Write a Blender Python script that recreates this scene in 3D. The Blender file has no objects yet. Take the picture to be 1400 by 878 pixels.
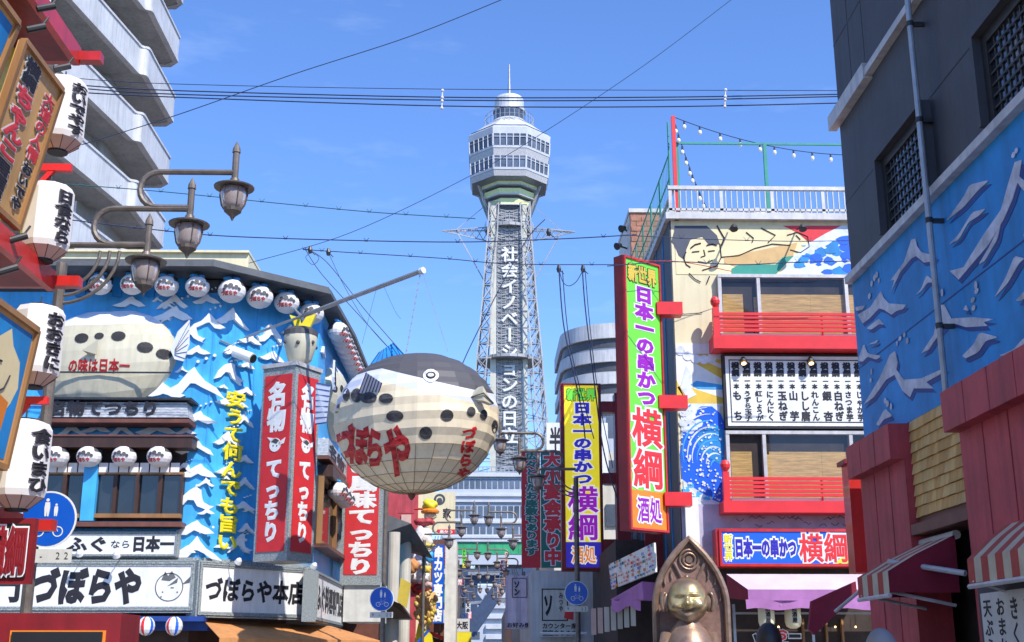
import bpy, bmesh, math, random
from mathutils import Vector, Matrix
from mathutils.bvhtree import BVHTree
from mathutils.geometry import tessellate_polygon
R = math.radians
random.seed(7)
scn = bpy.context.scene
COL = scn.collection

# ------------------------------------------------------------------ camera
F_PX, PITCH, YAW, EYE = 1660.0, R(15.52), R(1.2), 1.6
cam = bpy.data.cameras.new('camera'); co = bpy.data.objects.new('camera', cam); COL.objects.link(co)
co.location = (0, 0, EYE); co.rotation_euler = (R(90) + PITCH, 0, -YAW)
cam.sensor_width = 36; cam.lens = 36 * F_PX / 1400; cam.clip_end = 4000; cam.clip_start = 0.1
scn.camera = co
# ------------------------------------------------------------------ sky and sun
SUN_EL, SUN_AZ = R(47), R(35)          # azimuth: to the right of straight behind the camera
w = bpy.data.worlds.new("World"); scn.world = w; w.use_nodes = True
nt = w.node_tree; nt.nodes.clear()
sky = nt.nodes.new('ShaderNodeTexSky'); sky.sky_type = 'NISHITA'; sky.sun_disc = False
sky.sun_elevation = SUN_EL; sky.sun_rotation = math.pi - SUN_AZ
sky.altitude = 0; sky.air_density = 1.05; sky.dust_density = 0.1; sky.ozone_density = 4.0
tc = nt.nodes.new('ShaderNodeTexCoord'); mp = nt.nodes.new('ShaderNodeMapping'); mp.inputs['Scale'].default_value = (2.2, 3.0, 9.0)
mp.inputs['Rotation'].default_value = (0.15, 0.45, 0.0); mp.inputs['Location'].default_value = (0.35, 0.2, 0.1)
nz = nt.nodes.new('ShaderNodeTexNoise'); nz.inputs['Scale'].default_value = 1.5; nz.inputs['Detail'].default_value = 6; nz.inputs['Roughness'].default_value = 0.6
rp = nt.nodes.new('ShaderNodeValToRGB'); rp.color_ramp.elements[0].position = 0.56; rp.color_ramp.elements[0].color = (0, 0, 0, 1)
rp.color_ramp.elements[1].position = 0.85; rp.color_ramp.elements[1].color = (0.17, 0.17, 0.17, 1)
mx = nt.nodes.new('ShaderNodeMixRGB'); mx.inputs[2].default_value = (7.5, 8.0, 9.0, 1)
bg = nt.nodes.new('ShaderNodeBackground'); bg.inputs[1].default_value = 0.15
hs = nt.nodes.new('ShaderNodeHueSaturation'); hs.inputs['Saturation'].default_value = 1.0; hs.inputs['Value'].default_value = 1.0
ou = nt.nodes.new('ShaderNodeOutputWorld'); L = nt.links.new
L(tc.outputs['Generated'], mp.inputs[0]); L(mp.outputs[0], nz.inputs['Vector']); L(nz.outputs[0], rp.inputs[0])
tn = nt.nodes.new('ShaderNodeMixRGB'); tn.blend_type = 'MULTIPLY'; tn.inputs[0].default_value = 1; tn.inputs[2].default_value = (.67, .84, 1.15, 1); L(sky.outputs[0], tn.inputs[1]); L(tn.outputs[0], hs.inputs['Color']); L(hs.outputs[0], mx.inputs[1]); L(rp.outputs[0], mx.inputs[0]); L(mx.outputs[0], bg.inputs[0]); L(bg.outputs[0], ou.inputs[0])
sl = bpy.data.lights.new('sun', 'SUN'); sl.energy = 3.7; sl.angle = R(0.5); sl.color = (1, 0.95, 0.87)
so = bpy.data.objects.new('sun', sl); COL.objects.link(so)
sdir = Vector((math.sin(SUN_AZ) * math.cos(SUN_EL), -math.cos(SUN_AZ) * math.cos(SUN_EL), math.sin(SUN_EL)))
so.rotation_euler = sdir.to_track_quat('Z', 'Y').to_euler(); so.location = (20, -20, 40)
scn.view_settings.view_transform = 'Standard'; scn.view_settings.look = 'None'; scn.view_settings.gamma = 1
scn.view_settings.exposure = 0.6
scn.render.engine = 'CYCLES'; scn.cycles.max_bounces = 6; scn.cycles.transparent_max_bounces = 16

# ------------------------------------------------------------------ measuring helpers
CAMLOC = Vector((0, 0, EYE))
def ray(px, py):
    dx, dy = (px - 700) / F_PX, (439 - py) / F_PX
    v = Vector((dx, math.cos(PITCH) - dy * math.sin(PITCH), math.sin(PITCH) + dy * math.cos(PITCH)))
    return Matrix.Rotation(-YAW, 3, 'Z') @ v
def P(px, py, y):
    d = ray(px, py); return CAMLOC + d * (y / d.y)
def PZ(px, py, z):
    d = ray(px, py); return CAMLOC + d * ((z - EYE) / d.z)
def PX(px, py, x):
    d = ray(px, py); return CAMLOC + d * (x / d.x)
class Fr:
    """vertical facade frame: a along, b up, c out of the wall"""
    def __init__(s, O, u):
        s.O = Vector((O[0], O[1], 0)); s.u = Vector((u[0], u[1], 0)).normalized(); s.v = Vector((0, 0, 1)); s.n = s.u.cross(s.v)
    def w(s, a, b, c=0): return s.O + s.u * a + s.v * b + s.n * c
    def ab(s, px, py, c=0):
        d = ray(px, py); o = s.O + s.n * c
        t = (o - CAMLOC).dot(s.n) / d.dot(s.n); q = CAMLOC + d * t - s.O
        return q.dot(s.u), q.z
    def rect(s, x0, y0, x1, y1, c=0):
        a0, b1 = s.ab(x0, y0, c); a1, b0 = s.ab(x1, y1, c); return min(a0, a1), min(b0, b1), max(a0, a1), max(b0, b1)
def front(y): return Fr((0, y), (1, 0))
def leftwall(x): return Fr((x, 0), (0, 1))     # faces +x
def rightwall(x): return Fr((x, 0), (0, -1))   # faces -x

# ------------------------------------------------------------------ materials
MATS = {}
def M(name, col, rough=0.6, metal=0.0, var=0.12, scale=3.0, bump=0.0, bscale=None, streak=0.0, emit=0.0, coat=0.0, stretch=None):
    m = bpy.data.materials.new(name); m.use_nodes = True; MATS[name] = m
    nt = m.node_tree; b = nt.nodes['Principled BSDF']; L = nt.links.new
    b.inputs['Roughness'].default_value = rough; b.inputs['Metallic'].default_value = metal
    if coat: b.inputs['Coat Weight'].default_value = coat
    tc = nt.nodes.new('ShaderNodeTexCoord'); src = tc.outputs['Object']
    if stretch:
        mp = nt.nodes.new('ShaderNodeMapping'); mp.inputs['Scale'].default_value = stretch; L(src, mp.inputs[0]); src = mp.outputs[0]
    nz = nt.nodes.new('ShaderNodeTexNoise'); nz.inputs['Scale'].default_value = scale; nz.inputs['Detail'].default_value = 5; nz.inputs['Roughness'].default_value = 0.65
    L(src, nz.inputs['Vector'])
    mr = nt.nodes.new('ShaderNodeMapRange'); mr.inputs[1].default_value = 0.3; mr.inputs[2].default_value = 0.7
    mr.inputs[3].default_value = 1 - var * 1.6; mr.inputs[4].default_value = 1 + var * 0.6; L(nz.outputs[0], mr.inputs[0])
    fac = mr.outputs[0]
    if streak:
        m2 = nt.nodes.new('ShaderNodeMapping'); m2.inputs['Scale'].default_value = (5, 5, 0.35); L(tc.outputs['Object'], m2.inputs[0])
        n2 = nt.nodes.new('ShaderNodeTexNoise'); n2.inputs['Scale'].default_value = 1.6; n2.inputs['Detail'].default_value = 6; L(m2.outputs[0], n2.inputs['Vector'])
        r2 = nt.nodes.new('ShaderNodeMapRange'); r2.inputs[1].default_value = 0.45; r2.inputs[2].default_value = 0.75; r2.inputs[3].default_value = 1; r2.inputs[4].default_value = 1 - streak; L(n2.outputs[0], r2.inputs[0])
        mu = nt.nodes.new('ShaderNodeMath'); mu.operation = 'MULTIPLY'; L(fac, mu.inputs[0]); L(r2.outputs[0], mu.inputs[1]); fac = mu.outputs[0]
    vm = nt.nodes.new('ShaderNodeVectorMath'); vm.operation = 'SCALE'; vm.inputs[0].default_value = col; L(fac, vm.inputs['Scale'])
    L(vm.outputs[0], b.inputs['Base Color'])
    if bump:
        n3 = nt.nodes.new('ShaderNodeTexNoise'); n3.inputs['Scale'].default_value = bscale or scale * 8; n3.inputs['Detail'].default_value = 3; L(src, n3.inputs['Vector'])
        bp = nt.nodes.new('ShaderNodeBump'); bp.inputs['Strength'].default_value = bump; bp.inputs['Distance'].default_value = 0.02; L(n3.outputs[0], bp.inputs['Height']); L(bp.outputs[0], b.inputs['Normal'])
    if emit:
        b.inputs['Emission Color'].default_value = (*col, 1); b.inputs['Emission Strength'].default_value = emit
    return m
M('asphalt', (.05, .05, .052), .9, var=.25, scale=1.2, bump=.5, bscale=60)
M('paving', (.4, .375, .34), .85, var=.2, scale=1.5, bump=.3, bscale=30)
M('kerb', (.35, .34, .33), .8, bump=.2)
M('red', (.62, .025, .02), .35, var=.18, scale=2, streak=.25, coat=.2)
M('deep_red', (.27, .01, .015), .45, var=.2, scale=2, streak=.3)
M('signal_red', (.75, .03, .035), .4, var=.08)
M('banner_red', (.62, .025, .03), .55, var=.1)
M('rose_board', (.5, .06, .075), .6, var=.18, scale=2, streak=.35, bump=.15)
M('white', (.78, .78, .76), .5, var=.05)
M('white_paint', (.8, .8, .78), .55, var=.07, streak=.13)
M('off_white', (.66, .65, .6), .6, var=.1, streak=.15)
M('pale_grey', (.62, .62, .63), .7, var=.1, scale=1, streak=.24, bump=.1)
M('concrete', (.42, .41, .4), .8, var=.15, scale=1, streak=.25, bump=.2)
M('apartment_wall', (.36, .36, .36), .8, var=.1, scale=.6, streak=.15)
M('cream', (.78, .69, .44), .7, var=.07, scale=1, streak=.14)
M('beige', (.62, .57, .47), .7, var=.1, scale=1, streak=.2)
M('black', (.012, .012, .014), .5, var=.2)
M('ink', (.015, .013, .02), .6, var=.1)
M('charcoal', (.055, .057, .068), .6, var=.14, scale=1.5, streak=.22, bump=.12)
M('cable', (.03, .045, .1), .6)
M('teal_cable', (.03, .12, .13), .6)
M('dark_metal', (.06, .06, .062), .45, .6, var=.2, scale=8)
M('post_metal', (.2, .17, .15), .5, .35, var=.25, scale=6, bump=.1)
M('steel', (.42, .43, .45), .4, .6, var=.15, scale=4, streak=.1)
M('pale_steel', (.58, .56, .55), .5, .2, var=.15, scale=4, streak=.2)
M('wave_blue', (.06, .43, .85), .5, var=.16, scale=1.2, streak=.22)
M('mural_blue', (.008, .27, .68), .6, var=.22, scale=1.0, streak=.2)
M('mural_shade', (.012, .055, .27), .6, var=.2, scale=2)
M('mural_white', (.6, .62, .72), .6, var=.3, scale=3)
M('wave_white', (.82, .83, .85), .5, var=.06, scale=3)
M('ribbon_blue', (.03, .32, .72), .5)
M('bright_blue', (.01, .12, .75), .4, var=.05)
M('sign_blue', (.005, .1, .55), .3, var=.06)
M('royal', (.03, .02, .38), .4, var=.05)
M('purple', (.3, .008, .42), .4, var=.05)
M('lime', (.16, .68, .05), .4, var=.05)
M('yellow', (.82, .68, .02), .45, var=.06)
M('orange', (.82, .24, .02), .45, var=.08)
M('orange_cloth', (.62, .27, .09), .8, var=.15, scale=2, streak=.15)
M('gold_paint', (.62, .46, .06), .5, var=.1)
M('wood', (.34, .17, .06), .55, var=.25, scale=3, stretch=(1, 1, .15), bump=.15)
M('board_wood', (.7, .4, .15), .55, var=.22, scale=3, stretch=(1, 1, .15))
M('dark_wood', (.06, .025, .015), .5, var=.3, scale=4, stretch=(1, 1, .2))
M('brown_trim', (.17, .06, .04), .55, var=.2)
M('shingle_a', (.68, .4, .13), .7, var=.22, scale=5, stretch=(1, 1, .2), bump=.25)
M('shingle_b', (.6, .34, .1), .7, var=.22, scale=5, stretch=(1, 1, .2), bump=.25)
M('shingle_c', (.72, .46, .17), .7, var=.22, scale=5, stretch=(1, 1, .2), bump=.25)
M('blind', (.68, .43, .15), .8, var=.3, scale=9, stretch=(.4, 1, 6), bump=.3)
M('interior', (.05, .035, .03), .8, var=.3)
M('roof_grey', (.13, .135, .14), .6, var=.2, scale=2, streak=.2)
M('granite', (.36, .4, .4), .6, var=.55, scale=45)
M('lantern_white', (.78, .74, .72), .7, var=.05, scale=2)
M('lantern_end', (.62, .42, .36), .7, var=.1)
M('fugu_grey', (.075, .07, .075), .6, var=.12)
M('fugu_cream', (.62, .57, .42), .6, var=.1, scale=1.3, streak=.12)
M('fugu_white', (.68, .7, .8), .6, var=.06)
M('purple_cloth', (.42, .17, .4), .8, var=.12, scale=2, streak=.1)
M('pink_cloth', (.6, .5, .6), .8, var=.1, scale=2)
M('maroon_cloth', (.22, .008, .03), .8, var=.15)
M('stripe_red', (.45, .07, .05), .8, var=.15)
M('stripe_cream', (.58, .5, .36), .8, var=.15)
M('brick_face', (.42, .19, .12), .8, var=.25, scale=6, bump=.3)
M('bronze', (.34, .22, .15), .4, .55, var=.3, scale=4, bump=.1)
M('brass', (.5, .37, .16), .3, .7, var=.35, scale=5, bump=.08)
M('niche_stone', (.27, .15, .11), .5, .3, var=.3, scale=5, bump=.2)
M('tower_white', (.62, .63, .66), .5, .1, var=.12, scale=.4, streak=.1)
M('tower_steel', (.42, .42, .42), .5, .2, var=.2, scale=.5)
M('tower_column', (.62, .6, .5), .5, .1, var=.12, scale=.5)
M('tower_lime', (.85, .88, .4), .5, var=.1)
M('tower_dark', (.08, .085, .1), .5, var=.2)
M('tower_panel', (.34, .35, .37), .5, .3, var=.5, scale=1.4)
M('arch_blue', (.06, .09, .16), .5, .2, var=.15)
M('tower_glass', (.12, .15, .19), .12, .3, var=.3, scale=.6)
M('far_window', (.15, .18, .23), .2, .2, var=.4, scale=.3)
M('far_wall', (.5, .54, .6), .8, var=.1, scale=.2)
M('green_panel', (.04, .38, .16), .5, var=.2, scale=.8)
M('banner_green', (.03, .16, .11), .6, var=.12)
M('banner_mauve', (.72, .6, .68), .8, var=.12, scale=3, bump=.2)
M('net_green', (.03, .3, .22), .6)
M('bulb', (.85, .85, .8), .2, var=0)
M('glow', (1, .62, .25), .5, var=0, emit=3.0)
M('skin', (.5, .3, .2), .5, var=.08)
M('hair', (.02, .015, .015), .5)
M('grey_cap', (.25, .24, .25), .8)
M('skin_paint', (.82, .69, .4), .6, var=.06)
M('tan_shade', (.66, .42, .17), .6)
M('mural_grey', (.07, .08, .11), .6)
M('foam', (.72, .77, .86), .6, var=.18, scale=5)
M('mural_yellow', (.75, .5, .06), .6)
M('lilac_wall', (.46, .42, .55), .7, var=.2, scale=2)
M('tile_grey', (.55, .57, .6), .5, var=.3, scale=9, stretch=(1, 1, 3))
def glass_mat():
    m = bpy.data.materials.new('clear_glass'); m.use_nodes = True; MATS['clear_glass'] = m; nt = m.node_tree; nt.nodes.clear()
    a = nt.nodes.new('ShaderNodeBsdfTransparent'); a.inputs[0].default_value = (.88, .88, .88, 1)
    g = nt.nodes.new('ShaderNodeBsdfGlossy'); g.inputs['Roughness'].default_value = .03
    f = nt.nodes.new('ShaderNodeFresnel'); f.inputs[0].default_value = 1.5
    x = nt.nodes.new('ShaderNodeMixShader'); o = nt.nodes.new('ShaderNodeOutputMaterial')
    x.inputs[0].default_value = .05; nt.nodes.remove(f); nt.links.new(a.outputs[0], x.inputs[1]); nt.links.new(g.outputs[0], x.inputs[2]); nt.links.new(x.outputs[0], o.inputs[0])
glass_mat()
def dark_glass():
    m = M('dark_glass', (.02, .022, .028), .06, var=.3, scale=1.5); m.node_tree.nodes['Principled BSDF'].inputs['Specular IOR Level'].default_value = .8
dark_glass()
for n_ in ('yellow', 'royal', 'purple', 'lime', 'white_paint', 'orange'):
    m_ = MATS[n_].copy(); MATS['lit_' + n_] = m_; bs_ = m_.node_tree.nodes['Principled BSDF']; m_.node_tree.links.new(bs_.inputs['Base Color'].links[0].from_socket, bs_.inputs['Emission Color']); bs_.inputs['Emission Strength'].default_value = .42  # emission added so the yellow sign looks sunlit while standing in shade
def frosted():
    m = bpy.data.materials.new('frosted_glass'); m.use_nodes = True; MATS['frosted_glass'] = m
    b = m.node_tree.nodes['Principled BSDF']; b.inputs['Base Color'].default_value = (.5, .42, .4, 1); b.inputs['Roughness'].default_value = .25
    b.inputs['Transmission Weight'].default_value = .35
frosted()
def brick_mat():
    m = M('wall_brick', (.5, .24, .16), .8); nt = m.node_tree; b = nt.nodes['Principled BSDF']
brick_mat()

# ------------------------------------------------------------------ mesh builder
class B:
    def __init__(s, m='white'):
        s.v = []; s.f = []; s.fm = []; s.fs = []; s.mats = []; s.m = m; s.sm = False
    def _mi(s):
        if s.m not in s.mats: s.mats.append(s.m)
        return s.mats.index(s.m)
    def add(s, vs, fs, flip=False):
        o = len(s.v); s.v += [Vector(v) for v in vs]; mi = s._mi()
        for f in fs: s.f.append([i + o for i in f]); s.fm.append(mi); s.fs.append(s.sm)
    def hexa(s, p):   # p: 8 points, bottom 4 ccw then top 4
        s.add(p, [(3, 2, 1, 0), (4, 5, 6, 7), (0, 1, 5, 4), (1, 2, 6, 5), (2, 3, 7, 6), (3, 0, 4, 7)])
    def box(s, fr, a0, b0, a1, b1, c0, c1):
        W = fr.w; s.hexa([W(a0, b0, c1), W(a1, b0, c1), W(a1, b0, c0), W(a0, b0, c0), W(a0, b1, c1), W(a1, b1, c1), W(a1, b1, c0), W(a0, b1, c0)])
    def wbox(s, x0, y0, z0, x1, y1, z1):
        s.hexa([(x0, y0, z0), (x1, y0, z0), (x1, y1, z0), (x0, y1, z0), (x0, y0, z1), (x1, y0, z1), (x1, y1, z1), (x0, y1, z1)])
    def bar(s, p, q, w, h=None, up=(0, 0, 1)):
        p, q = Vector(p), Vector(q); h = h or w; d = (q - p).normalized(); u = Vector(up)
        if abs(d.dot(u)) > .98: u = Vector((0, 1, 0))
        x = d.cross(u).normalized() * w / 2; y = x.cross(d).normalized() * h / 2
        s.hexa([p - x - y, p + x - y, q + x - y, q - x - y, p - x + y, p + x + y, q + x + y, q - x + y])
    def tube(s, pts, r, n=8, cap=True):
        pts = [Vector(p) for p in pts]; rs = r if isinstance(r, (list, tuple)) else [r] * len(pts)
        vs = []; prev = None
        for i, p in enumerate(pts):
            d = (pts[min(i + 1, len(pts) - 1)] - pts[max(i - 1, 0)]).normalized()
            if prev is None:
                prev = d.cross(Vector((0, 0, 1)))
                if prev.length < .05: prev = d.cross(Vector((0, 1, 0)))
            x = (prev - d * prev.dot(d)).normalized(); prev = x; y = d.cross(x)
            for k in range(n):
                t = 2 * math.pi * k / n; vs.append(p + (x * math.cos(t) + y * math.sin(t)) * rs[i])
        fs = []
        for i in range(len(pts) - 1):
            for k in range(n):
                a, b = i * n + k, i * n + (k + 1) % n; fs.append((a, b, b + n, a + n))
        if cap: fs.append(tuple(range(n - 1, -1, -1))); fs.append(tuple((len(pts) - 1) * n + k for k in range(n)))
        s.add(vs, fs)
    def lathe(s, prof, c, n=16, ph=0.0, axis=None):
        c = Vector(c); vs = []; Q = Vector((0, 0, 1)).rotation_difference(Vector(axis)) if axis else None
        for r, z in prof:
            for k in range(n):
                t = 2 * math.pi * k / n + ph; v = Vector((r * math.cos(t), r * math.sin(t), z)); vs.append(c + (Q @ v if Q else v))
        fs = []
        for i in range(len(prof) - 1):
            for k in range(n):
                a, b = i * n + k, i * n + (k + 1) % n; fs.append((a, b, b + n, a + n))
        fs.append(tuple(range(n - 1, -1, -1))); fs.append(tuple((len(prof) - 1) * n + k for k in range(n)))
        s.add(vs, fs)
    def ball(s, c, r, n=12, m=8, sc=(1, 1, 1)):
        c = Vector(c); vs = []
        for i in range(m + 1):
            th = math.pi * i / m
            for k in range(n):
                t = 2 * math.pi * k / n; vs.append(c + Vector((r * sc[0] * math.sin(th) * math.cos(t), r * sc[1] * math.sin(th) * math.sin(t), r * sc[2] * math.cos(th))))
        fs = []
        for i in range(m):
            for k in range(n):
                a, b = i * n + k, i * n + (k + 1) % n; fs.append((a + n, b + n, b, a))
        s.add(vs, fs)
    def prism(s, fr, pts, c0, c1):
        """extruded outline in the frame (a, b); c1 is the outer face"""
        area = sum(pts[i][0] * pts[(i + 1) % len(pts)][1] - pts[(i + 1) % len(pts)][0] * pts[i][1] for i in range(len(pts)))
        if area < 0: pts = pts[::-1]
        n = len(pts); vs = [fr.w(a, b, c1) for a, b in pts] + [fr.w(a, b, c0) for a, b in pts]
        if n > 4 and n < 18:
            tr = []
            for t in tessellate_polygon([[Vector((a, b, 0)) for a, b in pts]]):
                (ax, ay_), (bx, by), (cx, cy) = pts[t[0]], pts[t[1]], pts[t[2]]
                tr.append(tuple(t) if (bx - ax) * (cy - ay_) - (by - ay_) * (cx - ax) > 0 else (t[2], t[1], t[0]))
            caps = tr + [tuple(i + n for i in reversed(t)) for t in tr]
        else: caps = [tuple(range(n)), tuple(range(2 * n - 1, n - 1, -1))]
        s.add(vs, caps + [(i + n, (i + 1) % n + n, (i + 1) % n, i) for i in range(n)])
    def xprism(s, pts, dvec):
        n = len(pts); pts = [Vector(p) for p in pts]; d = Vector(dvec)
        s.add(pts + [p + d for p in pts], [tuple(range(n)), tuple(range(2 * n - 1, n - 1, -1))] + [(i + n, (i + 1) % n + n, (i + 1) % n, i) for i in range(n)])
    def disc(s, fr, a, b, r, c, n=24, th=.003, rb=None):
        s.prism(fr, [(a + r * math.cos(2 * math.pi * k / n), b + (rb or r) * math.sin(2 * math.pi * k / n)) for k in range(n)], c - th, c)
    def ring(s, fr, a, b, r0, r1, c, n=24):
        vs = []
        for k in range(n):
            t = 2 * math.pi * k / n
            vs += [fr.w(a + r0 * math.cos(t), b + r0 * math.sin(t), c), fr.w(a + r1 * math.cos(t), b + r1 * math.sin(t), c)]
        s.add(vs, [(2 * k, 2 * k + 1, (2 * k + 3) % (2 * n), (2 * k + 2) % (2 * n)) for k in range(n)])
    def loft(s, rows, close=False):
        n = len(rows[0]); vs = [p for r in rows for p in r]; fs = []
        for i in range(len(rows) - 1):
            for k in range(n if close else n - 1):
                a, b = i * n + k, i * n + (k + 1) % n; fs.append((a, b, b + n, a + n))
        s.add(vs, fs)
    def obj(s, name, parent=None, off=None):
        me = bpy.data.meshes.new(name); off = Vector(off) if off is not None else Vector()
        if parent is not None:
            p = parent
            while p is not None: off = off + p.location; p = p.parent
        me.from_pydata([v - off for v in s.v], [], s.f); me.update()
        for n in s.mats: me.materials.append(MATS[n])
        me.polygons.foreach_set('material_index', s.fm); me.polygons.foreach_set('use_smooth', s.fs)
        o = bpy.data.objects.new(name, me); COL.objects.link(o)
        if parent is not None: o.parent = parent
        return o

def tag(o, label, cat, group=None):
    o['label'] = label; o['category'] = cat
    if group: o['group'] = group
    return o
def thing(name, label, cat, loc=(0, 0, 0), group=None):
    o = bpy.data.objects.new(name, None); COL.objects.link(o); o.location = loc; o.empty_display_size = .3
    return tag(o, label, cat, group)
def solo(name, b, label, cat, group=None): return tag(b.obj(name), label, cat, group)
def setting(name, b):
    o = b.obj(name); o['kind'] = 'structure'; return o
def kids(o): return [c for c in bpy.data.objects if c.parent == o]
def copy_tree(o, loc=None, label=None, rotz=None, scale=None):
    c = o.copy(); COL.objects.link(c)
    if loc is not None: c.location = loc
    if label: c['label'] = label
    if rotz is not None: c.rotation_euler = (0, 0, rotz)
    if scale is not None: c.scale = scale
    def rec(src, dst):
        for k in KIDS.get(src.name, []):
            d = k.copy(); COL.objects.link(d); d.parent = dst; KIDS.setdefault(d.name, []); KIDS.setdefault(dst.name, []).append(d); rec(k, d)
    rec(o, c)
    return c
KIDS = {}
def index_kids(o):
    ks = kids(o); KIDS[o.name] = ks
    for k in ks: index_kids(k)

# ------------------------------------------------------------------ lettering
GC = {}
def glyph(ch, bold=0.0):
    key = (ch, bold)
    if key in GC: return GC[key]
    c = bpy.data.curves.new("t", "FONT"); c.body = ch; c.size = 1; c.resolution_u = 2; c.bevel_depth = bold; c.bevel_resolution = 0
    o = bpy.data.objects.new("t", c); COL.objects.link(o)
    dg = bpy.context.evaluated_depsgraph_get(); m = bpy.data.meshes.new_from_object(o.evaluated_get(dg))
    vs = [v.co.copy() for v in m.vertices]; fs = [tuple(p.vertices) for p in m.polygons]
    bpy.data.objects.remove(o); bpy.data.curves.remove(c); bpy.data.meshes.remove(m)
    full = ord(ch) > 0x2000
    if vs:
        xs = [v.x for v in vs]; cx = .5 if full else (min(xs) + max(xs)) / 2
    else: cx = .5
    out = []
    zs = max([v.z for v in vs] or [0]) or 1
    for v in vs: out.append(Vector((v.x - cx, v.y - (.38 if full else .345), v.z / zs if bold else 0)))
    GC[key] = (out, fs); return GC[key]
def put(b, W, ch, ca, cb, wa, hb, c, bold=.03, rot=False, slant=0.0, dz=.003):
    vs, fs = glyph(ch, bold); k = 1 if ord(ch) > 0x2000 else 1.0
    pts = []
    for v in vs:
        x, y = v.x, v.y
        if rot: x, y = y, -x
        pts.append(W(ca + x * wa * k + slant * y * wa, cb + y * hb * k, c + v.z * dz))
    b.add(pts, fs)
ROT = 'ー（）〜'
def write(b, W, s, rect, c=0.01, lay='v', mat='ink', bold=.03, outline=None, ow=.07, fill=.98, slant=0.0, dz=.003):
    """rect = a0,b0,a1,b1 in the frame; one cell per character"""
    a0, b0, a1, b1 = rect; n = len(s)
    for pas in ((0, 1) if outline else (1,)):
        b.m = mat if pas else outline
        for i, ch in enumerate(s):
            if ch in ' 　': continue
            if lay == 'v':
                h = (b1 - b0) / n; ca, cb, wa, hb = (a0 + a1) / 2, b1 - (i + .5) * h, (a1 - a0), h
            else:
                wd = (a1 - a0) / n; ca, cb, wa, hb = a0 + (i + .5) * wd, (b0 + b1) / 2, wd, (b1 - b0)
            if ord(ch) < 0x2000: wa = hb * .9 if lay == 'h' else wa
            put(b, W, ch, ca, cb, wa * fill, hb * fill, c + (.004 + dz if outline and pas else 0), bold if pas else bold + ow, rot=(lay == 'v' and ch in ROT), slant=slant, dz=dz)
def sub(rect, u0, v0, u1, v1):
    a0, b0, a1, b1 = rect; return (a0 + (a1 - a0) * u0, b1 - (b1 - b0) * v1, a0 + (a1 - a0) * u1, b1 - (b1 - b0) * v0)
def sign_face(parent, fr, rect, c, facemat, texts, edge=None, ew=.03, th=.02):
    b = B(facemat); b.box(fr, *rect, c - th, c); b.obj('face', parent)
    if edge:
        b = B(edge); a0, b0, a1, b1 = rect
        b.box(fr, a0 - ew, b0 - ew, a1 + ew, b0, c - th, c + .02); b.box(fr, a0 - ew, b1, a1 + ew, b1 + ew, c - th, c + .02)
        b.box(fr, a0 - ew, b0, a0, b1, c - th, c + .02); b.box(fr, a1, b0, a1 + ew, b1, c - th, c + .02); b.obj('frame', parent)
    for t in texts:
        s, r, lay, mat = t[:4]; kw = t[4] if len(t) > 4 else {}
        b = B(mat); write(b, fr.w, s, sub(rect, *r), c + .006, lay, mat, **kw); b.obj('lettering', parent)
ORD = ['first', 'second', 'third', 'fourth', 'fifth', 'sixth', 'seventh', 'eighth', 'ninth', 'tenth', 'eleventh', 'twelfth', 'thirteenth', 'fourteenth', 'fifteenth', 'sixteenth']
# ================================================================== GROUND
b = B('asphalt'); b.add([(-900, -900, 0), (900, -900, 0), (900, 1500, 0), (-900, 1500, 0)], [(0, 1, 2, 3)]); setting('ground', b)
b = B('paving'); b.add([(-14, -30, .004), (14, -30, .004), (14, 30, .004), (-14, 30, .004)], [(0, 1, 2, 3)]); b.add([(-4.6, 30, .004), (4.6, 30, .004), (4.6, 140, .004), (-4.6, 140, .004)], [(0, 1, 2, 3)]); setting('road', b)
b = B('kerb'); b.wbox(-4.6, 31.5, 0, -2.9, 140, .12); setting('pavement', b)
b = B('kerb'); b.wbox(2.6, 25, 0, 3.6, 140, .12); setting('pavement', b)
b = B('kerb'); b.wbox(3.9, 2, 0, 5.0, 17.5, .12); setting('pavement', b)

# ================================================================== PUFFERFISH RESTAURANT
F1 = front(30.0)
a1, _ = F1.ab(292, 500); P1 = Vector((a1, 30.0, 0)); q = P(434, 520, 32.4); P2 = Vector((q.x, 32.4, 0))
F2 = Fr(P1, (P2 - P1)); F3 = leftwall(P2.x); W2 = (P2 - P1).length
ZR = F1.ab(200, 368, .9)[1]
fr_building = thing('restaurant_building', 'blue wave-covered restaurant building with rows of puffer fish lanterns under a grey roof', 'building', (-9, 34, 0))
rb = fr_building
def part(name, b, par): return b.obj(name, par)
b = B('wave_blue')
foot = [Vector((-16, 30, 0)), P1, P2, Vector((P2.x, 46, 0)), Vector((-16, 46, 0))]
b.xprism([p + Vector((0, 0, 3.0)) for p in foot], (0, 0, ZR - 3.0)); part('wall', b, rb)
b = B('dark_wood'); foot2 = [Vector((-16, 30.6, 0)), P1 + Vector((-.3, .6, 0)), P2 + Vector((-.6, .4, 0)), Vector((P2.x - .6, 46, 0)), Vector((-16, 46, 0))]
b.xprism(foot2, (0, 0, 3.0)); part('ground_storey', b, rb)
ze = P(200, 364, 29.0).z
e1, e2, e3 = PZ(292, 364, ze), PZ(452, 402, ze), PZ(486, 462, ze)
ev = [Vector((-17, 29.0, ze)), e1, e2, e3, Vector((e3.x, 46, ze)), Vector((-17, 46, ze))]
b = B('roof_grey'); b.xprism(ev, (0, 0, .12)); r_ = part('roof', b, rb)
b = B('roof_grey'); ins = [(p - Vector((-9, 37, ze))) * .985 + Vector((-9, 37, ze)) for p in ev]; b.xprism([p + Vector((0, 0, .12)) for p in ins], (0, 0, .1)); b.obj('ridge', r_)
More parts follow.
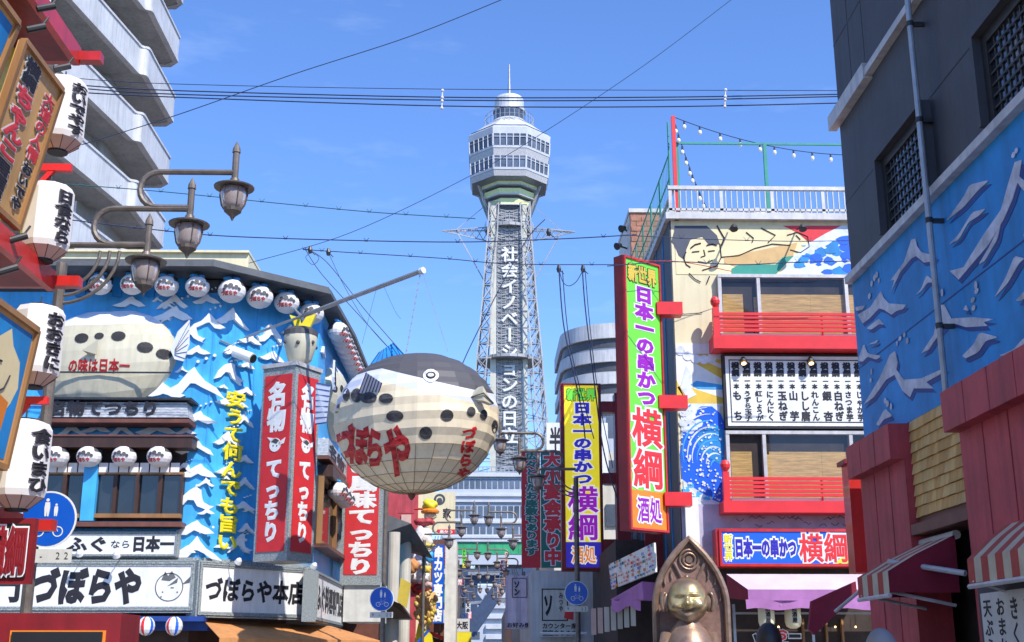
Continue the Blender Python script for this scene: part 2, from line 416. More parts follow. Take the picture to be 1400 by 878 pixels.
b = B('cream'); a0, b0, a_1, b1 = F1.rect(95, 344, 340, 362); b.box(F1, a0 - 5, ze + .24, F1.ab(340, 350, -.5)[0], F1.ab(200, 344, -.5)[1], -4, -.5); b.box(F1, a0 - 5.1, F1.ab(200, 346, -.5)[1], F1.ab(341, 350, -.5)[0], F1.ab(200, 343, -.5)[1], -4.1, -.4)
part('parapet', b, rb)
# charcoal strip painting in the shade of the recess under the eave
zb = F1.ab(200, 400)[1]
b = B('charcoal'); b.box(F1, -16, zb, a1, ZR, .004, .03); b.box(F2, 0, F2.ab(370, 408)[1], W2, ZR, .004, .03); part('recess_shade_band', b, rb)
# hangings of dark blue cloth between the lanterns
for px in (110, 160, 205, 248):
    b = B('mural_blue'); a, z = F1.ab(px, 392, .1); b.box(F1, a - .12, z - .25, a + .12, z + .3, .03, .07); part('valance', b, rb)

def crest(kind, s, j):
    r = random.Random(j)
    base = [[(-1.1, -.42), (-.62, -.12), (-.2, .36), (-.02, .56), (.1, .34), (.42, .0), (.85, -.25), (1.15, -.62), (.72, -.45), (.34, -.26), (.06, -.1), (-.12, -.08), (-.42, -.42), (-.78, -.56)],
            [(-1.2, -.25), (-.6, -.02), (-.15, .3), (.12, .42), (.3, .2), (.72, -.02), (1.1, -.3), (.55, -.34), (.2, -.22), (-.02, -.12), (-.4, -.36), (-.85, -.36)],
            [(-1.1, -.6), (-.75, .02), (-.3, .5), (.08, .66), (.32, .5), (.38, .18), (.5, -.1), (.9, -.28), (1.15, -.3), (.85, -.48), (.9, -.66), (.5, -.5), (.2, -.3), (.0, -.02), (-.3, .0), (-.7, -.4)],
            [(-1.1, -.75), (-.75, -.5), (-.35, .05), (-.08, .6), (.02, .75), (.12, .55), (.3, .3), (.65, .18), (1.1, .28), (.7, .02), (.95, -.05), (.55, -.1), (.2, .05), (-.02, .3), (-.25, -.15), (-.6, -.62)]][3 if kind == 3 else kind % 3]
    fl = -1 if j % 7 == 3 else 1
    return [(x * s * fl * (1 + r.uniform(-.08, .08)), y * s * (1 + r.uniform(-.1, .1))) for x, y in base]
NW = [0]
def crests(fr, lst, parent, mat='wave_white', scl=30 / 1660, dep=.07, shade=None, c=0.004, name='wave_crest', dscale=None):
    for (px, py, wpx, kind) in lst:
        NW[0] += 1; a, z = fr.ab(px, py)
        s = wpx * 1.25 * scl / 2.2 if dscale is None else wpx * dscale / 2.2
        pts = [(a + x, z + y) for x, y in crest(kind, s, NW[0])]
        b = B(mat)
        dd_ = dep + .0006 * (NW[0] % 60); b.prism(fr, pts, c, c + dd_)
        if NW[0] % 2 == 0:
            for k in range(3): b.disc(fr, a + s * (.1 + .3 * k), z + s * (.75 + .12 * ((k * 7) % 3)), s * .06, c + dep + .0004 * k, 8, dep * .9)
        o = b.obj(name, parent)
        if shade:
            b = B(shade); b.prism(fr, [(x + .1 * s, y - .1 * s) for x, y in pts], c - .003, c + .001); b.obj('wave_shade', o) if parent is None else b.obj('wave_shade', o)
crests(F1, [(270, 480, 30, 1), (266, 522, 66, 0), (225, 535, 46, 1), (238, 430, 46, 1), (262, 458, 34, 2), (100, 588, 36, 0), (134, 586, 32, 1), (168, 588, 34, 0), (216, 586, 44, 1), (285, 440, 40, 0),
            (272, 645, 44, 1), (266, 684, 46, 2), (267, 722, 44, 1), (270, 750, 50, 0), (268, 610, 40, 0), (272, 572, 40, 1), (238, 412, 34, 0), (283, 410, 30, 1), (180, 414, 36, 1), (62, 590, 30, 0), (255, 590, 24, 1), (250, 560, 26, 0), (284, 700, 18, 1), (282, 660, 20, 0), (256, 752, 22, 1), (254, 640, 20, 2)], rb)
crests(F2, [(316, 434, 44, 0), (312, 510, 40, 2), (316, 548, 40, 1), (332, 574, 26, 0), (368, 458, 40, 2), (370, 488, 36, 1), (334, 535, 26, 1), (310, 600, 36, 0), (332, 628, 24, 1), (306, 644, 24, 1), (333, 660, 24, 0), (331, 692, 28, 1), (335, 722, 22, 0), (326, 746, 30, 2), (340, 465, 30, 1), (318, 480, 26, 0), (395, 452, 28, 0), (335, 500, 22, 1), (302, 746, 20, 1), (305, 690, 16, 1)], rb)
rr = random.Random(21)
crests(F1, [(rr.uniform(252, 288) if k % 3 else rr.uniform(206, 250), 425 + k * 15 + rr.uniform(-6, 6) if k % 3 else rr.uniform(410, 540), rr.uniform(10, 16), k) for k in range(22) if k % 3 == 0], rb, dep=.05)
crests(F2, [(rr.uniform(298, 340), 440 + k * 21 + rr.uniform(-6, 6), rr.uniform(10, 16), k) for k in range(15) if k % 2 == 0], rb, dep=.05)
crests(F3, [(440, 480, 24, 0), (452, 500, 22, 1), (436, 620, 16, 0), (440, 605, 14, 1), (462, 730, 12, 0), (466, 690, 12, 1), (463, 760, 10, 1)], rb)
# vertical folds of the blue sheet wall
b = B('wave_blue')
for px in (252, 286): a = F1.ab(px, 550)[0]; b.box(F1, a - .012, F1.ab(px, 762)[1], a + .012, zb, .001, .02)
for px in (345, 372): a = F2.ab(px, 550)[0]; b.box(F2, a - .012, F2.ab(px, 762)[1], a + .012, zb, .001, .02)
part('wall_seam', b, rb)
# yellow raised lettering
b = B('gold_paint'); cols = '安うて何んでも旨い'
r = (F2.ab(301, 650, .08)[0], F2.ab(310, 754, .1)[1], F2.ab(330, 650, .08)[0], F2.ab(310, 532, .1)[1])
b2 = B('yellow'); write(b2, F2.w, cols, r, .10, 'v', 'yellow', .045, dz=.03); part('lettering', b2, rb)

# ---- projecting relief puffer fish
def project(o, bvh, d, off, lift=.012, sub_len=.1):
    bm = bmesh.new(); bm.from_mesh(o.data); bmesh.ops.triangulate(bm, faces=bm.faces)
    for _ in range(4):
        es = [e for e in bm.edges if e.calc_length() > sub_len]
        if not es: break
        bmesh.ops.subdivide_edges(bm, edges=es, cuts=1, use_grid_fill=False); bmesh.ops.triangulate(bm, faces=[f for f in bm.faces if len(f.verts) > 3])
    d = Vector(d).normalized(); kill = []
    for v in bm.verts:
        hit = bvh.ray_cast(v.co + off - d * 6, d)
        if hit[0] is None: kill.append(v); continue
        v.co = hit[0] - off - d * lift * .5 + hit[1] * (lift if hit[1].dot(d) < 0 else -lift)
    if kill: bmesh.ops.delete(bm, geom=kill, context='VERTS')
    bm.to_mesh(o.data); bm.free()
def offs(o):
    v = Vector(); p = o.parent
    while p is not None: v = v + p.location; p = p.parent
    return v
def relief_fish(fr, a, z, rx, rz, dep, flip, label, text=None):
    t = thing('puffer_fish_relief', label, 'relief', fr.w(a, z, 0))
    n, m = 20, 11; rows = []
    for i in range(m + 1):
        th = math.pi * i / m; row = []
        for k in range(n // 2 + 1):
            ph = math.pi * k / (n // 2)
            x = -math.cos(ph) * math.sin(th) ** .8; y = math.sin(ph) * math.sin(th); zz = math.cos(th)
            taper = 1 - .22 * max(0, x * flip) ** 2 * (1 if zz < 0 else .2)
            row.append(fr.w(a + rx * x, z + rz * zz * taper + (.12 * rz * max(0, x * flip)), dep * y))
        rows.append(row)
    b = B('fugu_cream')
    for i in range(m):
        b.m = 'fugu_grey' if i < 1 else 'fugu_white' if i < 3 else 'fugu_cream'
        b.loft([rows[i + 1], rows[i]])
    body = b.obj('body', t); bvh = BVHTree.FromPolygons([v for v in b.v], b.f)
    for (u, v, s) in ((-.3, .38, .12), (-.05, .42, .08), (.22, .42, .12), (.6, .22, .13), (.85, .12, .12), (-.65, .3, .1)):
        b = B('fugu_grey'); b.prism(fr, [(a + rx * u * flip + s * rz * 1.1 * math.cos(k * .524), z + rz * v + s * rz * .8 * math.sin(k * .524)) for k in range(12)], 2.0, 2.01); o = b.obj('spot', t); project(o, bvh, -fr.n, offs(o))
    if text:
        b = B('banner_red'); write(b, fr.w, text[0], (a + rx * text[1], z - rz * text[2] - .11, a + rx * text[3], z - rz * text[2] + .26), 2, 'h', 'banner_red', .03)
        o = b.obj('lettering', t); project(o, bvh, -fr.n, offs(o))
    tx = a + rx * 1.0 * flip
    b = B('fugu_white'); pts = [(tx - .1 * flip, z + .2 * rz), (tx + .05 * flip, z + .55 * rz), (tx + .32 * flip, z + .78 * rz), (tx + .36 * flip, z + .3 * rz), (tx + .25 * flip, z - .02 * rz), (tx + .02 * flip, z + .02 * rz)]
    b.prism(fr, pts, .25, .31); tl = b.obj('tail', t)
    b = B('fugu_grey')
    for k in range(6):
        b.bar(fr.w(tx + .02 * flip, z + (.1 + .02 * k) * rz, .318), fr.w(tx + .33 * flip, z + (.02 + .14 * k) * rz, .318), .02, .008)
    b.obj('fin_ray', tl)
    b = B('fugu_cream'); fa = a - rx * .15 * flip; b.xprism([fr.w(fa, z + .05, dep * .98), fr.w(fa - .15, z + .15, dep * 1.2), fr.w(fa + .22, z + .42, dep * 1.25), fr.w(fa + .2, z + .05, dep * 1.15)], fr.n * .03); b.obj('fin', t)
    b = B('dark_metal'); zz = z - .3 * rz; b.box(fr, a - rx * .98, zz, a + rx * 1.02, zz + .04, dep + .02, dep + .05); b.obj('rail', t)
    return t
ca, cz = F1.ab(146, 496); relief_fish(F1, ca, cz, 1.75, 1.35, .55, 1, 'large cream puffer fish relief on the blue front wall behind the white lanterns', ('の味は日本一', -.45, .2, .42))
ca, cz = F3.ab(452, 548); relief_fish(F3, ca + .6, cz, 2.0, 1.05, .5, -1, 'cream puffer fish relief half hidden behind the red pillar sign on the side wall')

# ---- small puffer lanterns
def small_lantern():
    t = thing('puffer_lantern', 'x', 'lantern', (0, 0, 0)); r = .29
    n, m = 16, 10; b = B('lantern_white'); b.sm = True
    def pt(th, ph, k=1.0): return Vector((r * 1.05 * math.sin(th) * math.sin(ph) * k, -r * math.sin(th) * math.cos(ph) * k, r * .92 * math.cos(th) * k))
    for i in range(m):
        for k in range(n):
            ph0, ph1 = 2 * math.pi * k / n, 2 * math.pi * (k + 1) / n; th0, th1 = math.pi * i / m, math.pi * (i + 1) / m
            back = math.cos((ph0 + ph1) / 2) < -.1
            b.m = 'fugu_grey' if (i < 2 or (i < 4 and math.sin((ph0 + ph1) / 2 - .6) > .35) or (back and i < 5)) else 'lantern_white' if i < 7 else 'lantern_white'
            b.add([pt(th0, ph0), pt(th0, ph1), pt(th1, ph1), pt(th1, ph0)], [(3, 2, 1, 0)])
    b.obj('body', t)
    b = B('fugu_grey')
    for u, v, s in ((-.45, .1, .05), (-.1, .18, .06), (.32, .08, .05), (.55, -.05, .04), (-.6, -.15, .035), (.1, -.02, .03)):
        c = pt(math.pi / 2 - v, u, 1.0); ex = pt(math.pi / 2 - v, u + .1) - c; ex.normalize(); ey = pt(math.pi / 2 - v - .1, u) - c; ey.normalize(); nn = c.normalized() * .006
        b.add([c + nn + ex * s * math.cos(k * .785) + ey * s * math.sin(k * .785) for k in range(8)], [tuple(range(8))])
    b.obj('spot', t)
    b = B('banner_red'); vs = []
    def wrapw(a, bb, c): ph = a / r; th = math.pi / 2 - bb / r; return pt(th, ph, 1.0 + .02 + c * .01)
    write(b, wrapw, 'づぼらや', (-.27, -.2, .13, -.07), 0, 'h', 'banner_red', .05)
    b.obj('lettering', t)
    b = B('ribbon_blue'); b.ball((-.1, 0, r * .95), .08, 8, 5, (1.4, .8, .7)); b.ball((.08, 0, r * .95), .07, 8, 5, (1.3, .8, .7)); b.obj('ribbon', t)
    b = B('cable'); b.tube([(0, 0, r * .9), (0, 0, r * 1.5)], .012, 5); b.obj('hook', t)
    return t
SL = small_lantern(); index_kids(SL); first = [True]
def place_sl(p, rz, label, group, sc=1):
    if first[0]: o = SL; first[0] = False; o.location = p; o.rotation_euler = (0, 0, rz); o.scale = (sc,) * 3; o['label'] = label
    else: o = copy_tree(SL, p, label, rz, (sc,) * 3)
    o['group'] = group
for i, (px, py, s) in enumerate([(137, 389, 1), (181, 389, 1), (228, 391, 1), (270, 392, 1)]):
    a, z = F1.ab(px, py, .55); place_sl(F1.w(a, z, .55), (-.2 + .15 * i), f'{ORD[i]} puffer fish lantern from the left in the row under the front roof eave', 'puffer lanterns under the roof eave')
for i, (px, py, s) in enumerate([(317, 398, 1.15), (355, 406, 1.15), (392, 414, 1.1), (426, 429, 1.1)]):
    a, z = F2.ab(px, py, .5); place_sl(F2.w(a, z, .5), .2, f'{ORD[i]} larger puffer fish lantern from the left under the angled corner eave', 'puffer lanterns under the roof eave', s)
for i in range(10):
    yy = 33.4 + i * .72; z = F2.w(0, F2.ab(426, 429, .5)[1], 0).z
    place_sl(Vector((P2.x + .38, yy, z)), 1.2, f'{ORD[i]} puffer fish lantern from the corner along the side-street eave', 'puffer lanterns under the roof eave', 1.05)

# ---- window bay under the tiled ticket sign
def rectbox(b, fr, x0, y0, x1, y1, c0, c1, cc=None):
    r = fr.rect(x0, y0, x1, y1, c1 if cc is None else cc); b.box(fr, *r, c0, c1); return r
t = thing('tiled_sign', 'grey tiled awning sign with black brushed letters above the restaurant window bay', 'sign', F1.w(F1.ab(160, 575)[0], F1.ab(160, 575)[1], 0))
b = B('tile_grey'); r = F1.rect(58, 548, 258, 571, .7)
for k in range(6):
    z0 = r[1] + (r[3] - r[1]) * k / 6; b.box(F1, r[0], z0, r[2] - .02 * k, z0 + (r[3] - r[1]) / 6 - .012, 0, .72 - k * .02)
b.obj('tile_row', t)
b = B('dark_metal'); r2 = F1.rect(50, 543, 262, 547, .75); b.box(F1, *r2, 0, .78); b.obj('top_edge', t)
b = B('brown_trim'); r2 = F1.rect(40, 572, 258, 578, .75); b.box(F1, *r2, 0, .75); b.obj('bottom_edge', t)
b = B('ink'); rr = (F1.ab(66, 560, .72)[0], r[1] + .02, F1.ab(218, 560, .72)[0], r[3] + .02); write(b, F1.w, '名物てつちり', rr, .74, 'h', 'ink', .05); b.obj('lettering', t)
b = B('dark_wood'); rectbox(b, F1, 52, 597, 262, 612, 0, .6); b.m = 'brown_trim'; rectbox(b, F1, 50, 594, 264, 597, 0, .63); part('window_eave', b, rb)
t = thing
b = B('interior'); wr = F1.rect(54, 612, 248, 712, .1); b.box(F1, *wr, 0.003, .05); part('window_recess', b, rb)
for i, (x0, x1) in enumerate(((56, 117), (128, 246))):
    r = F1.rect(x0, 645, x1, 708, .25); fw = B('wood')
    bx = lambda a0, b0, a1, b1: fw.box(F1, a0, b0, a1, b1, .05, .25)
    bx(r[0], r[1], r[2], r[1] + .1); bx(r[0], r[3] - .06, r[2], r[3]); nb = 2 if i == 0 else 4
    fw.m = 'dark_wood'
    for k in range(nb + 1): a = r[0] + (r[2] - r[0]) * k / nb; fw.box(F1, max(r[0], a - .05), r[1] + .1, min(r[2], a + .05), r[3] - .06, .05, .24)
    wf = fw.obj('window', rb); g = B('dark_glass'); g.box(F1, r[0] + .02, r[1] + .08, r[2] - .02, r[3] - .04, .13, .14); g.obj('pane', wf)
    if i: g = B('glow'); a, z = F1.ab(163, 684, .12); g.box(F1, a - .03, z - .06, a + .03, z + .2, .10, .128); 
b = B('lantern_white')
for x0 in range(66, 246, 14): r = F1.rect(x0, 633, x0 + 11, 646, .26); b.box(F1, *r, .25, .27)
part('noren_strip', b, rb)
b = B('bright_blue'); b.m = 'wave_blue'; rectbox(b, F1, 118, 612, 127, 712, .05, .3); part('post', b, rb)
b = B('brown_trim'); rectbox(b, F1, 48, 713, 248, 720, 0, .45); part('sill', b, rb)
for i, px in enumerate((78, 122, 170, 218)):
    a, z = F1.ab(px, 624, .45); place_sl(F1.w(a, z, .45), -.1, f'{ORD[i]} puffer fish lantern from the left in the row above the dark windows', 'puffer lanterns above the windows')

# ---- framed white sign boards
def framed(name, label, fr, px, c, texts, depth=.25, fish=None, bw=.13):
    x0, y0, x1, y1 = px; r = fr.rect(x0, y0, x1, y1, c); t = thing(name, label, 'sign', fr.w((r[0] + r[2]) / 2, r[1], c / 2))
    b = B('granite'); a0, b0, a1, b1 = r
    for k, (o, cc) in enumerate(((0, c), (bw * .38, c + .03), (bw * .72, c + .015))):
        w_ = bw * .3
        b.box(fr, a0 + o, b0 + o, a1 - o, b0 + o + w_, 0, cc); b.box(fr, a0 + o, b1 - o - w_, a1 - o, b1 - o, 0, cc)
        b.box(fr, a0 + o, b0 + o + w_, a0 + o + w_, b1 - o - w_, 0, cc); b.box(fr, a1 - o - w_, b0 + o + w_, a1 - o, b1 - o - w_, 0, cc)
    b.obj('frame', t)
    b = B('dark_metal'); b.box(fr, a0 + .01, b0 + .01, a1 - .01, b1 - .01, 0, c - .035); b.obj('backing', t)
    f = (a0 + bw, b0 + bw, a1 - bw, b1 - bw); b = B('white_paint'); b.box(fr, *f, c - .03, c - .01); b.obj('face', t)
    for s, u, mat, kw in texts:
        b = B(mat); write(b, fr.w, s, sub(f, *u), c - .002, 'h', mat, **kw); b.obj('lettering', t)
    if fish:
        u0, v0, u1, v1 = sub(f, *fish); cx, cy = (u0 + u1) / 2, (v0 + v1) / 2; R_ = (v1 - v0) / 2
        b = B('roof_grey'); n = 20
        b.ring(fr, cx, cy - .05 * R_, R_ * .78, R_ * .84, c - .004, 24)
        b.prism(fr, [(cx - .5 * R_, cy + .35 * R_), (cx - .3 * R_, cy + .85 * R_), (cx - .1 * R_, cy + .6 * R_), (cx + .1 * R_, cy + .9 * R_), (cx + .35 * R_, cy + .5 * R_), (cx, cy + .3 * R_)], c - .008, c - .004)
        b.prism(fr, [(cx - .1 * R_, cy), (cx + .5 * R_, cy + .5 * R_), (cx + .45 * R_, cy + .2 * R_)], c - .008, c - .003)
        b.prism(fr, [(cx + .75 * R_, cy + .1 * R_), (cx + 1.25 * R_, cy + .6 * R_), (cx + 1.2 * R_, cy + .2 * R_)], c - .008, c - .004)
        for k in range(5): b.disc(fr, cx + R_ * .5 * math.cos(k * 1.3), cy - R_ * .35 + R_ * .3 * math.sin(k * 2.1), R_ * .05, c - .004, 6)
        b.obj('emblem', t)
    return t, r
framed('sign_board', 'narrow white sign board beneath the dark window bay in the stone-look frame', F1, (-10, 726, 242, 762), .3, [('ふぐ', (.4, .1, .63, .9), 'ink', dict(bold=.04)), ('なら', (.64, .28, .755, .72), 'ink', dict(bold=.01)), ('日本一', (.76, .08, .995, .88), 'ink', dict(bold=.05))], bw=.07)
framed('sign_board', 'wide white restaurant sign board with big brushed letters and a fish emblem', F1, (-60, 765, 266, 838), .4, [('専門', (.02, .1, .27, .9), 'ink', dict(bold=.05)), ('づぼらや', (.31, .04, .79, .96), 'ink', dict(bold=.06, slant=.08))], fish=(.83, .08, .985, .92), bw=.14)
s2, r2 = framed('sign_board', 'white restaurant sign board at the angled corner under the red pillar', F2, (272, 766, 424, 848), .4, [('づぼらや本店', (.03, .22, .97, .78), 'ink', dict(bold=.04, slant=.06))], bw=.13)
framed('sign_board', 'foreshortened white sign board on the side street above the orange awning', F3, (434, 780, 468, 858), .35, [('ふぐ料理専門店', (.01, .15, .99, .85), 'ink', dict(bold=.04))], bw=.12)
# base under the signs
b = B('granite'); zt = F1.ab(100, 762, .1)[1]; b.box(F1, -16, 2.72, a1, zt, .003, .12); b.box(F2, 0.02, 2.72, W2, zt, .003, .12); part('fascia', b, rb)
# floodlights
def flood(p, d=(.0, -.5, -.2), label='', name='floodlight'):
    t = thing(name, label, 'light', p, 'small floodlights on the signs'); p = Vector(p); e = p + Vector(d)
    b = B('steel'); b.tube([p, e], .012, 5); b.obj('arm', t); b = B('white'); dd = Vector((-d[0], -d[1], -.5)).normalized(); b.lathe([(.03, -.05), (.07, .0), (.09, .09), (.085, .1)], e, 10, axis=dd); b.obj('lamp_head', t); return t
for i, (fr, px, py, lb) in enumerate([(F1, 116, 760, 'left one over the wide white sign board'), (F1, 166, 762, 'right one over the wide white sign board'), (F2, 312, 770, 'over the left part of the corner sign board'), (F2, 415, 776, 'over the right end of the corner sign board')]):
    a, z = fr.ab(px, py, .4); p = fr.w(a, z, .4); flood(p, fr.n * .45 + Vector((0, 0, .05)), 'small white floodlight on a thin arm, ' + lb)
# spotlight on the wall
a, z = F2.ab(326, 480, .3); t = thing('wall_spotlight', 'white cylindrical spotlight on a bracket on the blue wave wall', 'light', F2.w(a, z, 0))
b = B('white'); b.tube([F2.w(a, z, .15), F2.w(a + .2, z - .22, .65)], .14, 14); b.obj('body', t); b = B('black'); e = F2.w(a + .204, z - .225, .66); b.tube([e, e + Vector((.02, -.01, -.01))], .11, 14); b.obj('lens', t); b = B('steel'); b.tube([F2.w(a, z + .1, 0), F2.w(a, z + .05, .3)], .03, 6); b.tube([F2.w(a - .4, z + .25, .05), F2.w(a + .4, z + .1, .05)], .025, 6); b.obj('bracket', t)

# ---- red corner pillar
al = R(29); C0 = P(399, 620, 28.9); uL = Vector((math.cos(al), -math.sin(al), 0)); wP = 1.0
FL = Fr(C0 - uL * wP, uL); FRr = Fr(C0, (math.sin(al), math.cos(al)))
zt, zbm = FL.ab(398, 500)[1], FL.ab(398, 766)[1]
t = thing('pillar_sign', 'red two-sided pillar sign with white letters at the restaurant corner', 'sign', (C0.x, C0.y + .4, zbm))
b = B('granite'); b.box(FL, 0, zbm, wP, zt, -wP, 0); b.obj('housing', t)
b = B('pale_steel'); b.box(FL, -.04, zt, wP + .04, zt + .1, -wP - .04, .04); b.obj('cap', t)
for fr, lb in ((FL, 'left'), (FRr, 'right')):
    f = (.09, zbm + .22, wP - .09, zt - .2) if fr is FL else (.11, zbm + .22, wP - .11, zt - .2)
    b = B('banner_red'); b.box(fr, *f, .002, .02); fc = b.obj('face', t)
    for s, v0, v1, u in (('名物', .04, .33, .16), ('てっちり', .48, .95, .2)):
        b = B('white_paint'); write(b, fr.w, s, sub(f, u, v0, 1 - u, v1), .026, 'v', 'white_paint', .06); b.obj('lettering', fc)
    b = B('white_paint'); cx, cy = .5, f[3] - (f[3] - f[1]) * .405; b.disc(fr, cx, cy, .17, .03, 16, .01); b.prism(fr, [(cx - .1, cy + .05), (cx - .25, cy + .2), (cx - .02, cy + .16)], .02, .03); b.prism(fr, [(cx + .1, cy + .05), (cx + .3, cy + .16), (cx + .26, cy + .02), (cx + .12, cy - .02)], .02, .03)
    b.m = 'fugu_grey'; b.prism(fr, [(cx - .12, cy + .08), (cx, cy + .16), (cx + .12, cy + .1), (cx + .04, cy + .02)], .02, .034); b.disc(fr, cx - .05, cy - .02, .02, .035, 8); b.disc(fr, cx + .06, cy - .03, .02, .035, 8); b.obj('emblem', fc)
t = thing('fish_ornament', 'cream upright fish ornament with a yellow bow on top of the red pillar sign', 'ornament', (C0.x, C0.y + .55, zt + .1)); o = Vector((C0.x - .0, C0.y + .5, zt + .1))
b = B('fugu_cream'); b.sm = True; b.lathe([(.2, 0), (.3, .15), (.4, .5), (.42, .75), (.36, .85)], o, 18); b.obj('body', t)
b = B('fugu_grey'); b.lathe([(.43, .74), (.42, .86), (.3, .95), (.1, 1.0)], o, 18)
for k in range(5): b.ball(o + Vector((.4 * math.sin(k - 2), -.4 * math.cos(k - 2), .5 + .05 * (k % 2))), .05, 8, 5)
b.obj('cap', t)
b = B('yellow'); b.xprism([o + Vector(v) for v in ((-.12, -.05, .9), (-.3, -.05, 1.3), (-.05, -.05, 1.22), (0, -.05, 1.05), (.12, -.05, 1.25), (.36, -.05, 1.32), (.2, -.05, .92))], (0, .16, 0)); b.obj('bow', t)

# ---- side wall details
b = B('tile_grey'); zz0, zz1 = F3.ab(440, 585, .5), F3.ab(440, 612, .5)
sa, sb = 32.9, 40.5; zt_, zl_ = F3.ab(441, 588, .3)[1], F3.ab(441, 613, .3)[1]
t = thing('tiled_sign', 'foreshortened tiled awning sign on the side street wall with brown lower edge', 'sign', F3.w(sa, zl_, 0))
b.box(F3, sa, zl_, sb + 4, zt_, 0, .3); b.obj('tile_row', t); b = B('brown_trim'); b.box(F3, sa, zl_ - .1, sb + 4, zl_ - .003, 0, .34); b.obj('bottom_edge', t)
b = B('ink'); write(b, F3.w, '名物てつちり', (sa + .2, zl_ + .03, sb + 3.6, zt_ - .03), .31, 'h', 'ink', .05); b.obj('lettering', t)
za = F3.ab(444, 634, .4)[1]; b = B('dark_wood'); b.box(F3, sa + .3, za - .1, sb + 4, za + .22, 0, .42); part('window_eave', b, rb)
for i in range(7):
    place_sl(Vector((P2.x + .42, 34.4 + i * .95, za - .34)), 1.25, f'{ORD[i]} puffer fish lantern from the corner in the lower side-street row', 'puffer lanterns above the side windows')
zw0, zw1 = F3.ab(436, 745, .1)[1], za - .1
b = B('interior'); b.box(F3, sa + .1, zw0, sb + 2.5, zw1, .003, .05); part('window_recess', b, rb)
for k in range(3):
    a = sa + .2 + k * (sb + 2.2 - sa) / 3; fw = B('wood'); wd = (sb + 2.2 - sa) / 3 - .2
    fw.box(F3, a, zw0, a + wd, zw0 + .1, .05, .2); fw.box(F3, a, zw1 - .1, a + wd, zw1, .05, .2); fw.box(F3, a, zw0 + .1, a + .08, zw1 - .1, .05, .2); fw.box(F3, a + wd - .08, zw0 + .1, a + wd, zw1 - .1, .05, .2)
    wf = fw.obj('window', rb); g = B('dark_glass'); g.box(F3, a + .05, zw0 + .05, a + wd - .05, zw1 - .05, .1, .11); g.obj('pane', wf)
b = B('brown_trim'); b.box(F3, sa, zw0 - .1, sb + 3, zw0, 0, .4); part('sill', b, rb)
# ---- fishing-pole boom
tip = P(575, 371, 26.2); root = P(318, 468, 31.0)
t = thing('boom_pole', 'long grey metal boom pole reaching out from the blue wall over the street', 'pole', root)
b = B('steel'); mid = root.lerp(tip, .42); b.tube([root, mid], .035, 10); b.tube([mid, tip], .055, 12); b.obj('pole', t)
b = B('white'); b.tube([tip, tip + (tip - root).normalized() * .1], .075, 12); b.obj('end_cap', t)
b = B('steel'); b.tube([root + Vector((0, .5, 0)), root], .06, 8); b.tube([P(400, 420, 31.8), root.lerp(tip, .4)], .035, 8); b.obj('bracket', t)

# ---- big hanging puffer fish lantern
th_ = R(45); hd = Vector((math.sin(th_), -math.cos(th_), 0)); sd = Vector((hd.y, -hd.x, 0)) * -1   # sd: fish's right-to-left
FC = P(565, 577, 26.0); Lh, Wh, Hh = 2.02, 1.68, 1.47
t = thing('puffer_fish_lantern', 'giant hanging paper puffer fish lantern with dark back and cream ribbed belly', 'lantern', FC)
def fpt(th, ph, k=1.0):
    st = math.sin(th); X = math.cos(ph) * st; Y = math.sin(ph) * st; Z = math.cos(th)
    sx = math.copysign(abs(X) ** .92, X); X2 = sx * (1 - .05 * (X > 0) * abs(Z)); squeeze = 1 - .28 * max(0, -X) ** 2
    Zs = Z * (1.0 + (.06 if Z < 0 else 0)) * squeeze + .06 * X * X
    return Vector((X2 * Lh * k, Y * Wh * k * squeeze, Zs * Hh * k))
def tow(v): return FC + hd * v.x + sd * v.y + Vector((0, 0, v.z))
def fugu_shader():
    m = M('fugu_body', (.84, .7, .48), .55, var=.1, scale=1.5, streak=.12); nt = m.node_tree; L = nt.links.new; bs = nt.nodes['Principled BSDF']
    old = bs.inputs['Base Color'].links[0].from_socket
    tc = nt.nodes.new('ShaderNodeTexCoord'); at = nt.nodes.new('ShaderNodeAttribute'); at.attribute_name = 'fishpos'; sp = nt.nodes.new('ShaderNodeSeparateXYZ'); L(at.outputs['Vector'], sp.inputs[0])
    def math_(op, a, b):
        n = nt.nodes.new('ShaderNodeMath'); n.operation = op
        for i, s in enumerate((a, b)):
            if isinstance(s, (int, float)): n.inputs[i].default_value = s
            else: L(s, n.inputs[i])
        return n.outputs[0]
    X, Z = sp.outputs[0], sp.outputs[2]; one = math_('SUBTRACT', 1, X)
    d = math_('MINIMUM', math_('ADD', .26, math_('MULTIPLY', one, .45)), .62)
    wv = math_('MINIMUM', math_('ADD', .08, math_('MULTIPLY', one, .45)), .38)
    wv = math_('SUBTRACT', wv, math_('MULTIPLY', math_('MAXIMUM', math_('SUBTRACT', 0, X), 0), .55))
    cd = math_('GREATER_THAN', Z, d); cw = math_('GREATER_THAN', Z, wv)
    def mixc(f, a, c):
        n = nt.nodes.new('ShaderNodeMixRGB'); L(f, n.inputs[0]); L(a, n.inputs[1]); n.inputs[2].default_value = (*c, 1); return n.outputs[0]
    c = mixc(cw, old, (.66, .68, .8)); c = mixc(cd, c, (.085, .08, .085)); L(c, bs.inputs['Base Color'])
fugu_shader()
N, Mm = 24, 15; b = B('fugu_body')
vs, loc = [], []
for i in range(Mm + 1):
    for k in range(N): v = fpt(math.pi * i / Mm, 2 * math.pi * k / N); vs.append(tow(v)); loc.append((v.x / Lh, v.y / Wh, v.z / Hh))
